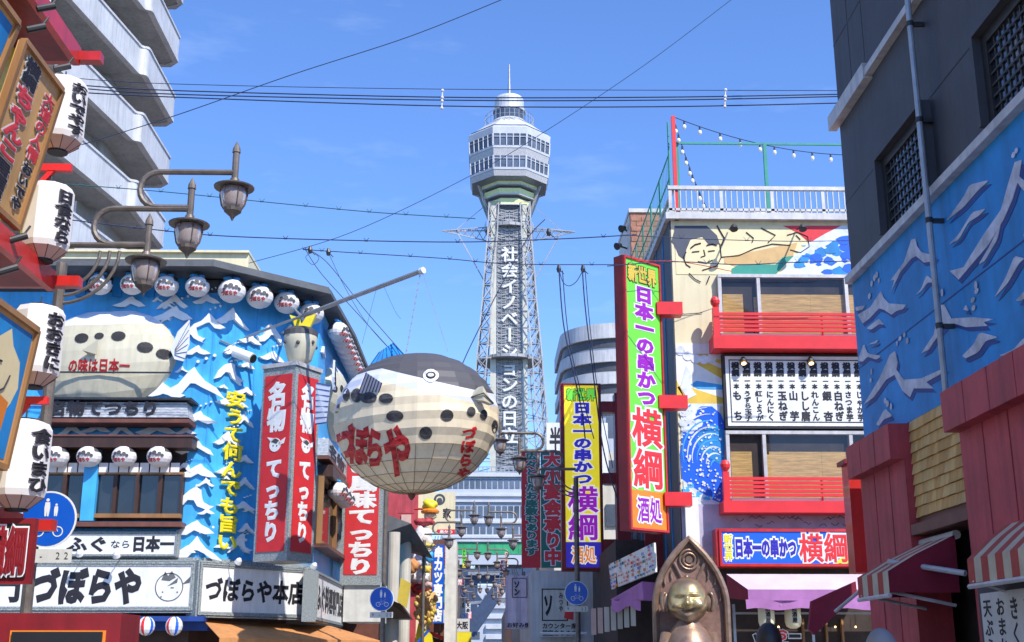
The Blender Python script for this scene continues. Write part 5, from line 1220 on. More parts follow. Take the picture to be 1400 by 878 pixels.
# blue horizontal sign
r = Y(986, 727, 1172, 771, .45); t = thing('box_sign', 'long blue box sign in a red frame over the pale pink awning', 'sign', FY.w(r[0], r[1])); r = (r[0], r[1], r[2] + .12, r[3])
b = B('red'); b.box(FY, r[0] - .1, r[1] - .06, r[2] + .3, r[3] + .06, .03, .44); b.obj('housing', t)
W_ = ay(1172, 750, .45) - r[0]; F_ = W_ / (r[2] - r[0]) 
sign_face(t, FY, r, .46, 'bright_blue', [('新世界', (.015, .08, .075, .92), 'v', 'yellow', dict(bold=.04, outline='white', ow=.1)), ('日本一の串かつ', (.09, .2, .53, .8), 'h', 'royal', dict(bold=.06, outline='white', ow=.1)), ('横綱', (.545, .02, .9, .98), 'h', 'signal_red', dict(bold=.022, outline='white', ow=.06))], edge='red', ew=.05)
b = B('orange'); b.m = 'yellow'; a = r[0] + W_ * .96; b.prism(FY, [(a - .35, r[1] + .01), (a + .1, r[1] + .01), (a + .1, r[1] + .14), (a - .22, r[1] + .12)], .462, .468); b.obj('wave_mark', t)
# awning and shopfront
A0, A1 = ay(1004, 790, .4), XR_ - 1.5
t = awning('awning', 'pale pink and purple cloth awning under the long blue box sign', [FY.w(A0 - .15, zy(785, .4), .4), FY.w(A1, zy(785, .4), .4)], [FY.w(A0 + .1, zy(806, 1.1), 1.1), FY.w(A1, zy(806, 1.1), 1.1)], 'pink_cloth', .2, 'purple_cloth')
b = B('purple_cloth'); rows = []
for j in range(2): rows.append([FY.w(A0 + .05 + (A1 - A0) * i / 40, zy(820, 1.1) - .17 * j + .02 * math.sin(i * 1.1), 1.1 + .04 * math.sin(i * .9 + j)) for i in range(41)])
b.loft([rows[1], rows[0]]); b.loft([[p + FY.n * -.01 for p in rows[0]], [p + FY.n * -.01 for p in rows[1]]]); b.obj('scalloped_skirt', t)
b = B('maroon_cloth'); b.add([FY.w(A0 - .15, zy(785, .4), .4), FY.w(A0 - .15, zy(785, .4) - .45, .4), FY.w(A0 + .1, zy(806, 1.1) - .2, 1.1), FY.w(A0 + .1, zy(806, 1.1), 1.1)], [(0, 1, 2, 3)]); b.obj('side_flap', t)
b = B('steel')
for px in (1003, 1110): a = ay(px, 850, .2); b.box(FY, a, 0, a + .05, zy(826, .2), .1, .16)
b.box(FY, ay(1003, 838, .2), zy(840, .2), XR_ - 1, zy(837, .2), .16, .2); b.obj('shopfront_bar', yb_)
for k, px in enumerate((1066, 1082, 1144, 1172)):
    a, z = FY.ab(px, 857, -.2); b = B('glow'); b.ball(FY.w(a, z, -.3), .02, 8, 5); t = thing('bulb_lamp', ORD[k] + ' small warm bulb from the left inside the skewer shopfront', 'lamp', FY.w(a, z, -.3), 'warm bulbs inside the shopfront'); b.obj('bulb', t); b = B('black'); b.tube([FY.w(a, z + .03, -.3), FY.w(a, z + .3, -.3)], .005, 4); b.obj('cord', t)
b = B('wood')
for px in (1096, 1128, 1150): r = Y(px, 846, px + 5, 878, -.3); b.box(FY, r[0], 0, r[2], r[3], -.39, -.3)
b.obj('door_post', yb_)
for k, px in enumerate((1047, 1083)):
    a, z = FY.ab(px, 828, .8); t = thing('paper_lantern', ('left', 'right')[k] + ' one of two slim cream paper lanterns hanging beneath the purple awning', 'lantern', FY.w(a, z, .8), 'slim cream lanterns under the awning')
    b = B('cream'); b.sm = True; b.lathe([(.06, -.42), (.13, -.38), (.155, -.3), (.155, .0), (.12, .06)], FY.w(a, z, .8), 14); b.obj('shade', t); p0 = FY.w(a, z, .8)
    b = B('ink'); write(b, lambda u, v, c: p0 + Vector((.16 * math.sin(u / .16), -.16 * math.cos(u / .16) - c, v)), '居酒屋', (-.05, -.32, .05, 0), 0, 'v', 'ink', .04); b.obj('lettering', t)
for k, (px, py, s_, c_) in enumerate(((1066, 875, 'お座敷', 'signal_red'), (1086, 880, '二階', 'ink'), (1036, 882, 'とり', 'ink'))):
    a, z = FY.ab(px, py, .1); b = B(c_); write(b, FY.w, s_, (a - .14, z - .5, a + .14, z + .22), .17, 'v', c_, .05, outline='white', ow=.06); b.obj('lettering', yb_)
# rooftop railing, screens, poles
t = thing('roof_railing', 'pale steel railing along the edge of the skewer restaurant roof', 'railing', FY.w(xc, ztop, 0)); zr0, zr1 = ztop + .14, zy(257, .1); 
b = B('pale_steel'); b.box(FY, xc - .05, zr1 - .05, XR_, zr1 + .03, .04, .12); b.box(FY, xc - .05, zr0 + .06, XR_, zr0 + .11, .05, .1); b.obj('rail', t)
a = xc - .04; k = 0
while a < 9.5:
    b = B('pale_steel'); w_ = .07 if k % 9 == 0 else .02; b.box(FY, a, zr0, a + w_, zr1 - .05, .06, .1); b.obj('post' if k % 9 == 0 else 'baluster', t); a += .12; k += 1
b = B('pale_steel'); b.box(SWy, -31, zr1 - .05, -24, zr1, -.1, -.04)
for k in range(24): b.box(SWy, -24.3 - .3 * k, zr0, -24.27 - .3 * k, zr1 - .05, -.09, -.06)
b.obj('side_rail', t)
t = thing('net_screen', 'tall green steel ball-net frame standing on the roof behind the pale railing', 'frame', FY.w(xc, zr0, -.3)); 
for px, y0_ in ((925, 195), (1045, 196)):
    b = B('net_green'); q0, q1 = FY.ab(px, y0_, -.3), FY.ab(px + 1, 300, -.3); b.box(FY, q0[0] - .035, zr0, q0[0] + .035, q0[1], -.34, -.27); b.obj('post', t)
b = B('net_green'); q0, q1 = FY.ab(922, 196, -.3), FY.ab(1160, 196, -.3); b.box(FY, q0[0], q0[1] - .02, q1[0] + 2, q0[1] + .02, -.32, -.28); b.obj('rail', t)
for k in range(6):
    b = B('net_green'); yy = 24.4 + k * 1.5; p = Vector((xc + .08, yy, zr0)); b.tube([p, p + Vector((0, 0, 1.55 + (.75 if k == 0 else 0)))], .022, 5); b.obj('post', t)
b = B('net_green')
for z in (.5, 1.0, 1.55): b.tube([(xc + .08, 24.4, zr0 + z), (xc + .08, 33, zr0 + z)], .016, 5)
for k in range(40): b.tube([(xc + .08, 24.4 + k * .21, zr0), (xc + .08, 24.4 + k * .21, zr0 + 1.55)], .005, 3)
b.obj('side_net', t)
b = B('signal_red'); q0 = FY.ab(920, 159, .05); b.box(FY, q0[0] - .04, ztop, q0[0] + .04, q0[1], .0, .08); solo('flag_pole', b, 'tall thin red pole at the left corner of the skewer restaurant roof', 'pole')
def catenary(p, q, sag, n=24): return [p.lerp(q, i / n) - Vector((0, 0, 4 * sag * (i / n) * (1 - i / n))) for i in range(n + 1)]
for (A, Z_, sag, n, lb) in ((FY.w(*FY.ab(921, 160, -.1), -.1), FY.w(*FY.ab(1160, 212, -2), -2), .2, 9, 'string of white bulbs sloping right from the top of the red pole'), (FY.w(*FY.ab(921, 163, -.1), -.1), FY.w(*FY.ab(966, 284, -1), -1), .15, 9, 'string of white bulbs dropping steeply from the red pole to the roof')):
    t = thing('light_string', lb, 'lights', A); pts = catenary(A, Z_, sag, 36); b = B('cable'); b.tube(pts, .01, 4); b.obj('wire', t)
    for k in range(n): p = pts[2 + k * 34 // n]; b = B('bulb'); b.ball(p - Vector((0, 0, .14)), .045, 8, 6, (1, 1, 1.3)); u = b.obj('bulb', t); b = B('ink'); b.tube([p, p - Vector((0, 0, .09))], .02, 6); b.obj('socket', u)
b = B('cream'); r = Y(930, 284, 1150, 300, -1.5); b.m = 'beige'; b.box(FY, r[0], zr0, r[2], FY.ab(1000, 290, -4)[1], -4.2, -4); solo('roof_wall', b, 'low pinkish wall behind the roof railing of the skewer restaurant', 'wall')
t = thing('roof_tank', 'grey round tank standing behind the roof railing', 'tank', FY.w(*FY.ab(1033, 298, -2), -2)); c = FY.w(FY.ab(1033, 290, -2)[0], zr0, -2); b = B('pale_steel'); b.lathe([(.32, 0), (.34, .3), (.32, .75), (.15, .88)], c, 18); b.obj('body', t); b = B('dark_metal'); b.box(Fr((0, 26), (1, 0)), c.x - .75, zr0, c.x - .38, zr0 + .35, 0, .3); b.obj('pump', t)
for k, (px, lb) in enumerate(((963, 'leftmost of the potted plants behind the roof railing'), (1085, 'dark potted plant right of the grey roof tank'), (1128, 'rightmost of the potted plants behind the roof railing'))):
    p = FY.w(FY.ab(px, 290, -1.2)[0], zr0, -1.2); t = thing('potted_plant', lb, 'plant', p, 'potted plants on the roof'); b = B('dark_metal'); b.lathe([(.1, 0), (.14, .22)], p, 10); b.obj('pot', t); b = B('net_green'); rr = random.Random(k); b.m = 'banner_green'
    for j in range(40): d = Vector((rr.gauss(0, .12), rr.gauss(0, .1), .35 + abs(rr.gauss(0, .13)))); s_ = .05; b.add([p + d, p + d + Vector((s_, .01, .02)), p + d + Vector((s_ * .4, .02, s_))], [(0, 1, 2)])
    b.obj('foliage', t)
# brick block behind
Bx = P(862, 300, 34).x; t = thing('brick_block', 'low tan brick block rising behind the left side of the skewer restaurant', 'building', (Bx + 1, 36, 0))
zb_ = P(880, 291, 34).z; b = B('brick_face'); b.wbox(Bx, 34, 0, Bx + 2.2, 37, zb_); b.obj('wall', t); b = B('pale_steel'); b.wbox(Bx - .05, 33.95, zb_, Bx + 2.25, 37, zb_ + .12); b.obj('cap', t); b = B('off_white'); b.wbox(Bx - .03, 34.1, 0, Bx - .003, 36.9, zb_ - .02); b.obj('side_render', t)
f = front(34); nb = 0
for j in range(22):
    z = zb_ - .12 - j * .16
    if nb > 150: break
    for i in range(7): a = Bx + .02 + i * .31 + (.155 if j % 2 else 0) ; b = B(('brick_face', 'brown_trim', 'brick_face')[(i * 5 + j * 3) % 7 == 0]); b.m = 'brick_face' if (i * 5 + j * 3) % 4 else 'shingle_b'; b.m = 'brick_face'; b.box(f, a, z - .14, min(a + .295, Bx + 2.19), z, .0, .015 + .004 * ((i + j) % 3)); b.obj('brick', t); nb += 1
for k, (px, py) in enumerate(((852, 312), (846, 336))):
    p = P(px, py, 34.5); t = thing('floodlight', ('upper', 'lower')[k] + ' black floodlight sticking out left of the tan brick block', 'light', p, 'black floodlights on the brick block'); b = B('dark_metal'); b.lathe([(.05, -.1), (.12, .1)], p, 10, axis=(-.6, -.5, -.4)); b.obj('lamp_head', t); b = B('dark_metal'); b.bar(p, (Bx, 34.8, p.z), .04); b.obj('arm', t)

# ---- big green vertical sign
uG = (math.sin(R(50.5)), math.cos(R(50.5))); CG = P(858, 500, 22.7); G_ = Fr((CG.x, CG.y), uG)
gr = (0, G_.ab(864, 721)[1], G_.ab(902, 440)[0], G_.ab(855, 352)[1]); gw = gr[2]
t = gs = thing('vertical_sign', 'tall green vertical sign with purple and red characters in a red box', 'sign', G_.w(gw / 2, gr[1]))
b = B('deep_red'); b.box(G_, -.05, gr[1] - .05, gw + .05, gr[3] + .05, -.26, -.02); b.obj('housing', t)
def vsign(t, fr, r, bgc, main, big, kv=1, ec='red', foot='orange', lit=''):
    a0, b0, a1, b1 = r; H = b1 - b0
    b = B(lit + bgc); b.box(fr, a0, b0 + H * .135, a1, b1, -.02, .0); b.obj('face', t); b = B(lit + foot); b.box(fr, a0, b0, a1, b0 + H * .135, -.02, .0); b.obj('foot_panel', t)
    b = B(ec)
    for q in ((a0 - .04, b0 - .04, a1 + .04, b0), (a0 - .04, b1, a1 + .04, b1 + .04), (a0 - .04, b0, a0, b1), (a1, b0, a1 + .04, b1)): b.box(fr, *q, -.02, .03)
    b.obj('frame', t)
    for s, rc, lay, m_, kw in (('新世界', (.07, .018, .93, .088), 'h', 'gold_paint' if bgc == 'lime' else 'lime', dict(bold=.05, outline='ink', ow=.045)), ('日本一の串かつ', (.25, .095, .8, .555), 'v', main, dict(bold=.055, outline='white_paint', ow=.07)), ('横綱', (.06, .56, .96, .86), 'v', big, dict(bold=.025, outline='white_paint', ow=.05)), ('酒処', (.16, .885, .86, .98), 'h', 'purple' if bgc == 'lime' else 'orange', dict(bold=.02, outline='white_paint', ow=.07))):
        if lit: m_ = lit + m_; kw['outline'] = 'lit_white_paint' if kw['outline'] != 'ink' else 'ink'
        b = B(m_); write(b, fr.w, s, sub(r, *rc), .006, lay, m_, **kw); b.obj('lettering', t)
vsign(t, G_, gr, 'lime', 'purple', 'signal_red')
for k, (py, px0, px1) in enumerate(((421, 903, 931), (549, 906, 938), (682, 914, 944))):
    z = P(px0, py, 23.2).z; b = B('signal_red'); b.wbox(P(px0, py, 23.4).x - .1, 23.2, z - .13, P(px1, py, 23.4).x, 23.5, z + .13); b.obj('bracket', t)
# yellow sign
FYS = front(31.0); r = FYS.rect(771, 527, 822, 776, 0); t = thing('vertical_sign', 'tall yellow vertical sign with dark blue and purple characters left of the green one', 'sign', FYS.w(r[0], r[1]))
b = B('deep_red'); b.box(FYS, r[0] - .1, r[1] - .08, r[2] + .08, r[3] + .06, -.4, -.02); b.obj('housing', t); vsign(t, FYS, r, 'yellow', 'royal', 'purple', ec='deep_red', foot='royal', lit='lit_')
t = thing('steel_gantry', 'dark red steel frame joining the yellow sign to the skewer building side', 'frame', P(840, 700, 30))
b = B('deep_red'); x0_ = r[2] + .08
for py in (556, 654, 745): z = P(835, py, 30.9).z; b = B('deep_red'); b.wbox(x0_, 30.9, z - .14, xc + .6, 31.15, z + .14); b.obj('beam', t)
b = B('deep_red'); b.wbox(xc - .55, 30.75, 3, xc - .2, 31.2, P(850, 540, 31).z); b.obj('post', t)
# shops along the right, behind
t = thing('corner_shop', 'shadowed shop with a purple awning between the yellow sign and the statue', 'building', (xc - .5, 29, 0))
b = B('interior'); b.wbox(xc - 1.0, 27, 0, xc - .0, 33, 4.1); b.obj('wall', t)
b = B('deep_red'); b.box(front(26.6), P(880, 700, 26.6).x, 3.4, xc + .3, P(880, 725, 26.6).z, 0, .1); b.obj('fascia', t)
q = [P(832, 772, 27.5), P(894, 742, 24.3), P(896, 782, 24.3), P(836, 806, 27.5)]
b = B('white_paint'); b.xprism(q[::-1], (.04, .02, 0)); pn = b.obj('poster_panel', t); b = B('signal_red'); rr = random.Random(2)
for j in range(7):
    for i in range(16):
        if rr.random() < .3: continue
        u0, v0 = (i + rr.uniform(.05, .4)) / 16, (j + .12) / 7; L_ = lambda u, v: (q[0].lerp(q[1], u)).lerp(q[3].lerp(q[2], u), v) + Vector((-.02, -.02, 0))
        b.m = ('signal_red', 'sign_blue', 'banner_green', 'orange')[rr.randrange(4)]; hh_, ww_ = rr.uniform(.05, .11), rr.uniform(.015, .045); b.add([L_(u0, v0), L_(u0, v0 + hh_), L_(u0 + ww_, v0 + hh_), L_(u0 + ww_, v0)], [(0, 1, 2, 3)])
b.obj('poster_print', pn)
b = B('purple_cloth'); b.xprism([P(834, 820, 27), P(878, 795, 25), P(880, 820, 25)], (.3, .1, -.02)); rows = [[P(836 + i * 5, 822 + 4 * math.sin(i) + dy - i * .3, 26.5 - i * .15) for i in range(9)] for dy in (-4, 12)]; b.loft(rows); b.loft(rows[::-1]); b.obj('awning', t)
for k in range(7):
    px = 808 + k * 9; yy = 27.6 - k * .3; p, q_ = P(px, 832 - k, yy), P(px + 7.5, 868 - k * 2, yy); b = B('beige' if k > 1 else 'lantern_end'); b.wbox(p.x, yy, q_.z, q_.x, yy + .02, p.z); o = b.obj('noren_cloth', t)
b = B('pale_grey'); f = front(34.5); r = f.rect(726, 780, 832, 900); b.wbox(r[0], 34.5, 0, xc + .5, 46, r[3]); b.obj('neighbour_wall', t)
f = front(34.2); r = f.rect(738, 803, 790, 871); t = thing('menu_sign', 'white menu sign with black brush marks below the yellow vertical sign', 'sign', f.w(r[0], r[1]))
b = B('off_white'); b.box(f, *r, -.2, 0); b.obj('panel', t); b = B('ink'); x0_, z0_, x1_, z1_ = sub(r, .05, .05, .72, .68)
for q in ((x0_, z0_, x1_, z0_ + .03), (x0_, z1_, x1_, z1_ + .03), (x0_, z0_, x0_ + .03, z1_), (x1_, z0_, x1_ + .03, z1_)): b.box(f, *q, 0, .01)
b.obj('border', t); b = B('ink'); write(b, f.w, 'ソ', sub(r, .1, .12, .35, .6), .01, 'v', 'ink', .06); write(b, f.w, 'みつや', sub(r, .5, .1, .62, .5), .01, 'v', 'ink', .02); write(b, f.w, 'カウンター席', sub(r, .05, .72, .98, .84), .01, 'h', 'ink', .03); write(b, f.w, '個室あります', sub(r, .05, .86, .98, .98), .01, 'h', 'ink', .03); b.obj('lettering', t); b = B('signal_red'); r_ = sub(r, .64, .44, .88, .66); b.prism(f, [(r_[0], r_[1] + .05), (r_[2], r_[1]), (r_[2] + .02, r_[3] - .04), (r_[0] + .03, r_[3])], 0, .015); b.obj('seal', t)
b = B('white'); q0, q1 = P(738, 866, 33.6), P(802, 866, 33.6); b.tube([q0, q1], .04, 6); solo('light_tube', b, 'thin white light tube below the white menu sign', 'light')
f = front(40.0); r = f.rect(713, 617, 739, 776); t = thing('vertical_banner', 'tall red-edged banner with dark green vertical letters left of the yellow sign', 'banner', f.w(r[0], r[1]), 'tall banners beside the yellow sign')
b = B('banner_red'); b.box(f, *r, -.2, 0); b.obj('panel', t); b = B('banner_green'); write(b, f.w, '広々としたお座敷もあります', sub(r, .2, .01, .88, .9), .01, 'v', 'banner_green', .06, outline='white_paint', ow=.05); b.obj('lettering', t)
r = f.rect(739, 616, 772, 776); t = thing('vertical_banner', 'tall dark green banner with large red vertical letters touching the yellow sign', 'banner', f.w(r[0], r[1]), 'tall banners beside the yellow sign')
b = B('banner_green'); b.box(f, r[0] + .01, *r[1:], -.2, .005); b.obj('panel', t); b = B('signal_red'); write(b, f.w, '大小宴会承り中', sub(r, .12, .01, .9, .98), .012, 'v', 'signal_red', .06, outline='white_paint', ow=.05); b.obj('lettering', t)
f = front(44.0); r = f.rect(747, 578, 772, 622); t = thing('roof_sign', 'small white square sign with one black character above the green banner', 'sign', f.w(r[0], r[1])); b = B('white_paint'); b.box(f, r[0], r[1] - 1, r[2] + 1.6, r[3], -.2, 0); b.obj('panel', t); b = B('ink'); write(b, f.w, '半', sub(r, .15, .12, .85, .88), .01, 'v', 'ink', .03); b.obj('lettering', t)
b = B('beige'); f2 = front(47.0); r = f2.rect(735, 600, 860, 900); b.wbox(r[0] + .6, 47, 0, xc + 6, 70, r[3] - .5); t = thing('side_building', 'beige side building behind the red sign frame on the right', 'building', (xc, 50, 0)); b.obj('wall', t)
for j in range(3): 
    q = f2.rect(828, 570 + j * 60, 846, 600 + j * 60); b = B('far_window'); b.box(f2, *q, 0, .1); b.obj('window', t)
f = front(37.0); r = f.rect(691, 787, 727, 860); t = thing('cloth_banner', 'pale mauve cloth banner with a black frame print hanging in the street', 'banner', f.w(r[0], r[1])); b = B('banner_mauve'); n = 10; rows = [[f.w(r[0] + (r[2] - r[0]) * i / n, z, .05 * math.sin(i * 1.3 + z)) for i in range(n + 1)] for z in [r[1] + (r[3] - r[1]) * j / 8 for j in range(9)]]; b.loft(rows); b.loft([[p + Vector((0, .01, 0)) for p in q] for q in rows[::-1]]); b.obj('cloth', t)
b = B('ink'); x0_, z0_, x1_, z1_ = sub(r, .25, .06, .8, .42)
for q in ((x0_, z0_, x1_, z0_ + .02), (x0_, z1_, x1_, z1_ + .02), (x0_, z0_, x0_ + .02, z1_), (x1_, z0_, x1_ + .02, z1_)): b.box(f, *q, .06, .07)
write(b, f.w, 'ソン', sub(r, .32, .1, .55, .38), .07, 'v', 'ink', .06); write(b, f.w, 'お好み焼', sub(r, .05, .88, .95, .98), .07, 'h', 'ink', .03); b.obj('lettering', t)
t = thing('striped_flag', 'small horizontal flag of yellow, red and green stripes left of the white menu sign', 'flag', P(728, 797, 36))
for k, c_ in enumerate(('banner_green', 'yellow', 'signal_red')): f = front(36); q = f.rect(728, 790 + 4.3 * k, 750, 794.3 + 4.3 * k); b = B(c_); b.box(f, *q, -.01, .01); b.obj('stripe', t)

# ================================================================== BRONZE STATUE
SY = 21.6; sc_ = P(945, 800, SY); sx_ = sc_.x; zt = P(945, 736, SY).z
t = thing('statue_niche', 'brown pointed-arch niche behind the smiling bronze statue', 'niche', (sx_, SY + .25, 0)); f = front(SY + .15)
hw = .64; out = []
for k in range(13):
    v = k / 12; z = zt - 1.7 + 1.7 * v; x = hw * (1 - max(0, (v - .3) / .7) ** 2.1) if v > .3 else hw; out.append((x, z))
pts = [(sx_ + x, z) for x, z in out] + [(sx_ - x, z) for x, z in out[::-1][1:]]; pts = [(sx_ - hw, .6)] + [(sx_ + hw, .6)] + pts
b = B('niche_stone'); b.prism(f, pts, -.3, .0); b.obj('back_slab', t)
b = B('bronze'); rim = [f.w(sx_ + x * .98, z, .06) for x, z in [(hw, .6)] + out] + [f.w(sx_ - x * .98, z, .06) for x, z in out[::-1][1:] + [(hw, .6)]]; b.tube(rim, .06, 8); b.m = 'bronze'; b.obj('rim', t)
b = B('bronze'); c = Vector((0, 0, 0))
for r0 in (.17, .11): b.tube([f.w(sx_ + r0 * math.cos(q), zt - .36 + r0 * math.sin(q), .03) for q in [i * math.pi / 12 for i in range(25)]], .02, 6)
b.lathe([(.07, 0), (.06, .03)], f.w(sx_, zt - .36, .0), 12, axis=(0, -1, 0)); b.obj('round_boss', t)
b = B('bronze')
for sx in (-1, 1):
    b.tube([f.w(sx_ + sx * x, zt - z, .03) for x, z in ((.27, .42), (.21, .55), (.14, .7), (.1, .88))], .03, 6)
    for x, z in ((.42, .72), (.5, 1.0), (.3, .62)): b.tube([f.w(sx_ + sx * (x + .03 * math.cos(q)), zt - z + .09 * math.sin(q), .03) for q in [i * .35 - 1 for i in range(7)]], .018, 6)
b.obj('scroll_relief', t)
b = B('kerb'); b.wbox(sx_ - .8, SY - .9, 0, sx_ + .8, SY + .5, .62); b.obj('plinth', t)
hc = P(940, 822, SY - .35); rH = .355
t = thing('bronze_statue', 'smiling bald bronze figure with big ears and polished golden face in the niche', 'statue', (hc.x, hc.y, .62))
def G3(v, c, s): d = v - Vector(c); return math.exp(-(d.x ** 2 / s[0] ** 2 + d.y ** 2 / s[1] ** 2 + d.z ** 2 / s[2] ** 2))
def headr(d):
    r = 1.0 + .1 * max(0, d.z) ** 2
    for sx in (-1, 1):
        r += .27 * G3(d, (sx * .58, -.72, -.22), (.3, .5, .24)); r -= .11 * G3(d, (sx * .36, -.9, .12), (.26, .4, .07)); r += .07 * G3(d, (sx * .36, -.86, .27), (.28, .4, .07)); r += .06 * G3(d, (sx * .36, -.92, .05), (.2, .4, .035))
        r += .1 * G3(d, (sx * .12, -1, -.14), (.08, .4, .06)); r -= .05 * G3(d, (sx * .26, -1, -.3), (.05, .4, .16))
    r += .26 * G3(d, (0, -1, -.1), (.11, .4, .11)); r += .12 * G3(d, (0, -.95, .03), (.07, .4, .18))
    gz = d.z + .47 - .75 * d.x ** 2
    if d.y < 0: r -= .2 * math.exp(-(gz / .07) ** 2) * math.exp(-(d.x / .52) ** 4); r += .07 * math.exp(-((gz + .13) / .055) ** 2) * math.exp(-(d.x / .34) ** 2); r += .05 * math.exp(-((gz - .1) / .05) ** 2) * math.exp(-(d.x / .42) ** 2)
    r += .2 * G3(d, (0, -.7, -.78), (.3, .5, .18))
    return r
hm = M('statue_head', (.62, .47, .22), .3, .65, var=.35, scale=5, bump=.08); nt_ = hm.node_tree; bs_ = nt_.nodes['Principled BSDF']; src_ = bs_.inputs['Base Color'].links[0].from_socket
at_ = nt_.nodes.new('ShaderNodeAttribute'); at_.attribute_name = 'polish'; mx_ = nt_.nodes.new('ShaderNodeMixRGB'); mx_.inputs[1].default_value = (.3, .2, .13, 1); nt_.links.new(src_, mx_.inputs[2]); nt_.links.new(at_.outputs['Fac'], mx_.inputs[0]); nt_.links.new(mx_.outputs[0], bs_.inputs['Base Color'])
b = B('statue_head'); b.sm = True; n, m = 96, 72; pol = []; rot = Matrix.Rotation(R(-10), 3, 'Z'); vs = []
for i in range(m + 1):
    th = math.pi * i / m
    for k in range(n):
        ph = 2 * math.pi * k / n; d = Vector((math.sin(th) * math.cos(ph), math.sin(th) * math.sin(ph), math.cos(th))); q = d * headr(d) * rH; sm_ = lambda x, a_, c_: max(0, min(1, (x - a_) / (c_ - a_))); gz_ = d.z + .47 - .75 * d.x ** 2; pol.append(sm_(-d.y, .15, .6) * sm_(d.z, -.62, -.25) * sm_(.8 - d.z, .0, .35) * (1 - .9 * math.exp(-(gz_ / .07) ** 2)) * (1 - .6 * (G3(d, (.36, -.9, .12), (.26, .4, .06)) + G3(d, (-.36, -.9, .12), (.26, .4, .06))))); vs.append(hc + rot @ Vector((q.x * .98, q.y * .95, q.z * 1.05)))
for i in range(m):
    for k in range(n):
        mi = b._mi(); b.fm.append(mi); b.fs.append(True); a, c_ = i * n + k, i * n + (k + 1) % n; b.f.append([a + n, c_ + n, c_, a])
b.v = vs; ho = b.obj('head', t); pa_ = ho.data.attributes.new('polish', 'FLOAT', 'POINT'); pa_.data.foreach_set('value', pol)
for sx in (-1, 1):
    b = B('bronze'); b.sm = True; ec = hc + rot @ Vector((sx * rH * 1.02, -.02, -.02)); b.ball(ec, .14, 14, 10, (.7, .4, 1.2)); b.m = 'bronze'; b.tube([ec + rot @ Vector((sx * .02 + sx * .055 * math.cos(q), -.04, .15 * math.sin(q))) for q in [i * .4 - 1.6 for i in range(10)]], [.02, .03, .035, .035, .035, .035, .035, .035, .03, .02], 8); b.obj('ear', t)
b = B('bronze'); b.sm = True; tpc = hc + Vector((0, 0, rH * 1.1)); b.tube([tpc + Vector((0, 0, -.02)), tpc + Vector((0, 0, .05))], [.05, .03], 10); b.obj('topknot', t)
b = B('bronze'); b.sm = True; zs = hc.z - rH * 1.0
b.lathe([(.46, .62 - zs), (.52, .9 - zs), (.5, -.75), (.44, -.35), (.3, -.12), (.16, .04), (.15, .12)], (hc.x, hc.y + .02, zs), 24); b.obj('body', t)
for sx in (-1, 1):
    b = B('bronze'); b.sm = True; p0 = Vector((hc.x + sx * .36, hc.y, zs - .2)); b.tube([p0, p0 + Vector((sx * .1, -.12, -.35)), p0 + Vector((sx * .02, -.38, -.62)), p0 + Vector((sx * -.08, -.42, -.7))], [.12, .11, .085, .05], 12); b.ball(p0 + Vector((sx * -.08, -.46, -.74)), .07, 10, 8, (1, 1.3, .6)); b.obj('arm', t)
    b = B('bronze'); b.sm = True; b.tube([Vector((hc.x + sx * .2, hc.y - .2, .8)), Vector((hc.x + sx * .24, hc.y - .55, .8)), Vector((hc.x + sx * .22, hc.y - .72, .78)), Vector((hc.x + sx * .22, hc.y - .76, .95))], [.16, .13, .1, .05], 12); b.obj('leg', t)

# ================================================================== NEAR DARK BUILDING (RIGHT)
RX = 5.0; RW = rightwall(RX); yE = PX(1148, 171, RX).y; aE = -yE
print('RX end', yE, PX(1184, 610, RX).y, PX(1130, 0, RX).y)
t = dk = thing('dark_building', 'near dark grey building with blue wave mural and rose boards on the right edge', 'building', (RX + 2, 10, 0))
zb0, zb1, zu = RW.ab(1184, 610)[1], RW.ab(1163, 391)[1], RW.ab(1150, 169)[1]
b = B('charcoal'); dfoot = [(RX, 2.5), (RX + 4, 2.5), (RX + 4, yE - 6.2), (RX, yE)]  # unseen far end slanted so the sun reaches the statue
b.xprism([(x, y, zb1) for x, y in dfoot], (0, 0, 12.3 - zb1)); b.obj('upper_wall', t)
b = B('mural_blue'); b.xprism([(x, y, zb0) for x, y in dfoot], (0, 0, zb1 - zb0)); b.obj('mural_wall', t)
b = B('interior'); b.xprism([(x + (.5 if x == RX else 0), y - (.8 if y > 5 and x == RX else 0), 0) for x, y in dfoot], (0, 0, zb0)); b.obj('ground_storey', t)
b = B('deep_red'); b.xprism([(RX, yE - .15, 0), (RX + .5, yE - .9, 0), (RX + .5, yE - .75, 0), (RX, yE, 0)], (0, 0, zb0)); b.obj('end_wall', t)
b = B('pale_steel'); b.box(RW, aE, zb1, -2.5, zb1 + .1, 0, .1); b.obj('string_course', t)
b = B('pale_steel'); a_k = RW.ab(1193, 110)[0]; b.box(RW, aE - .15, zu - .02, a_k, zu + .2, 0, .12); b.box(RW, a_k, zu + .02, -2.5, zu + .12, 0, .1); b.obj('gutter', t)
b = B('steel'); pts = [RW.ab(1250, 0), RW.ab(1288, 275), RW.ab(1326, 545)]; aa = RW.ab(1300, 400)[0]; b.tube([RW.w(aa, zb0, .16), RW.w(aa, 12.3, .16)], .035, 10); dp = b.obj('drain_pipe', t)
for z in (5.0, 6.2, 7.4, 8.6, 9.8): b = B('dark_metal'); b.tube([RW.w(aa, z, .16), RW.w(aa, z + .06, .16)], .042, 10); b.box(RW, aa - .02, z, aa + .02, z + .05, 0, .12); b.obj('pipe_clip', dp)
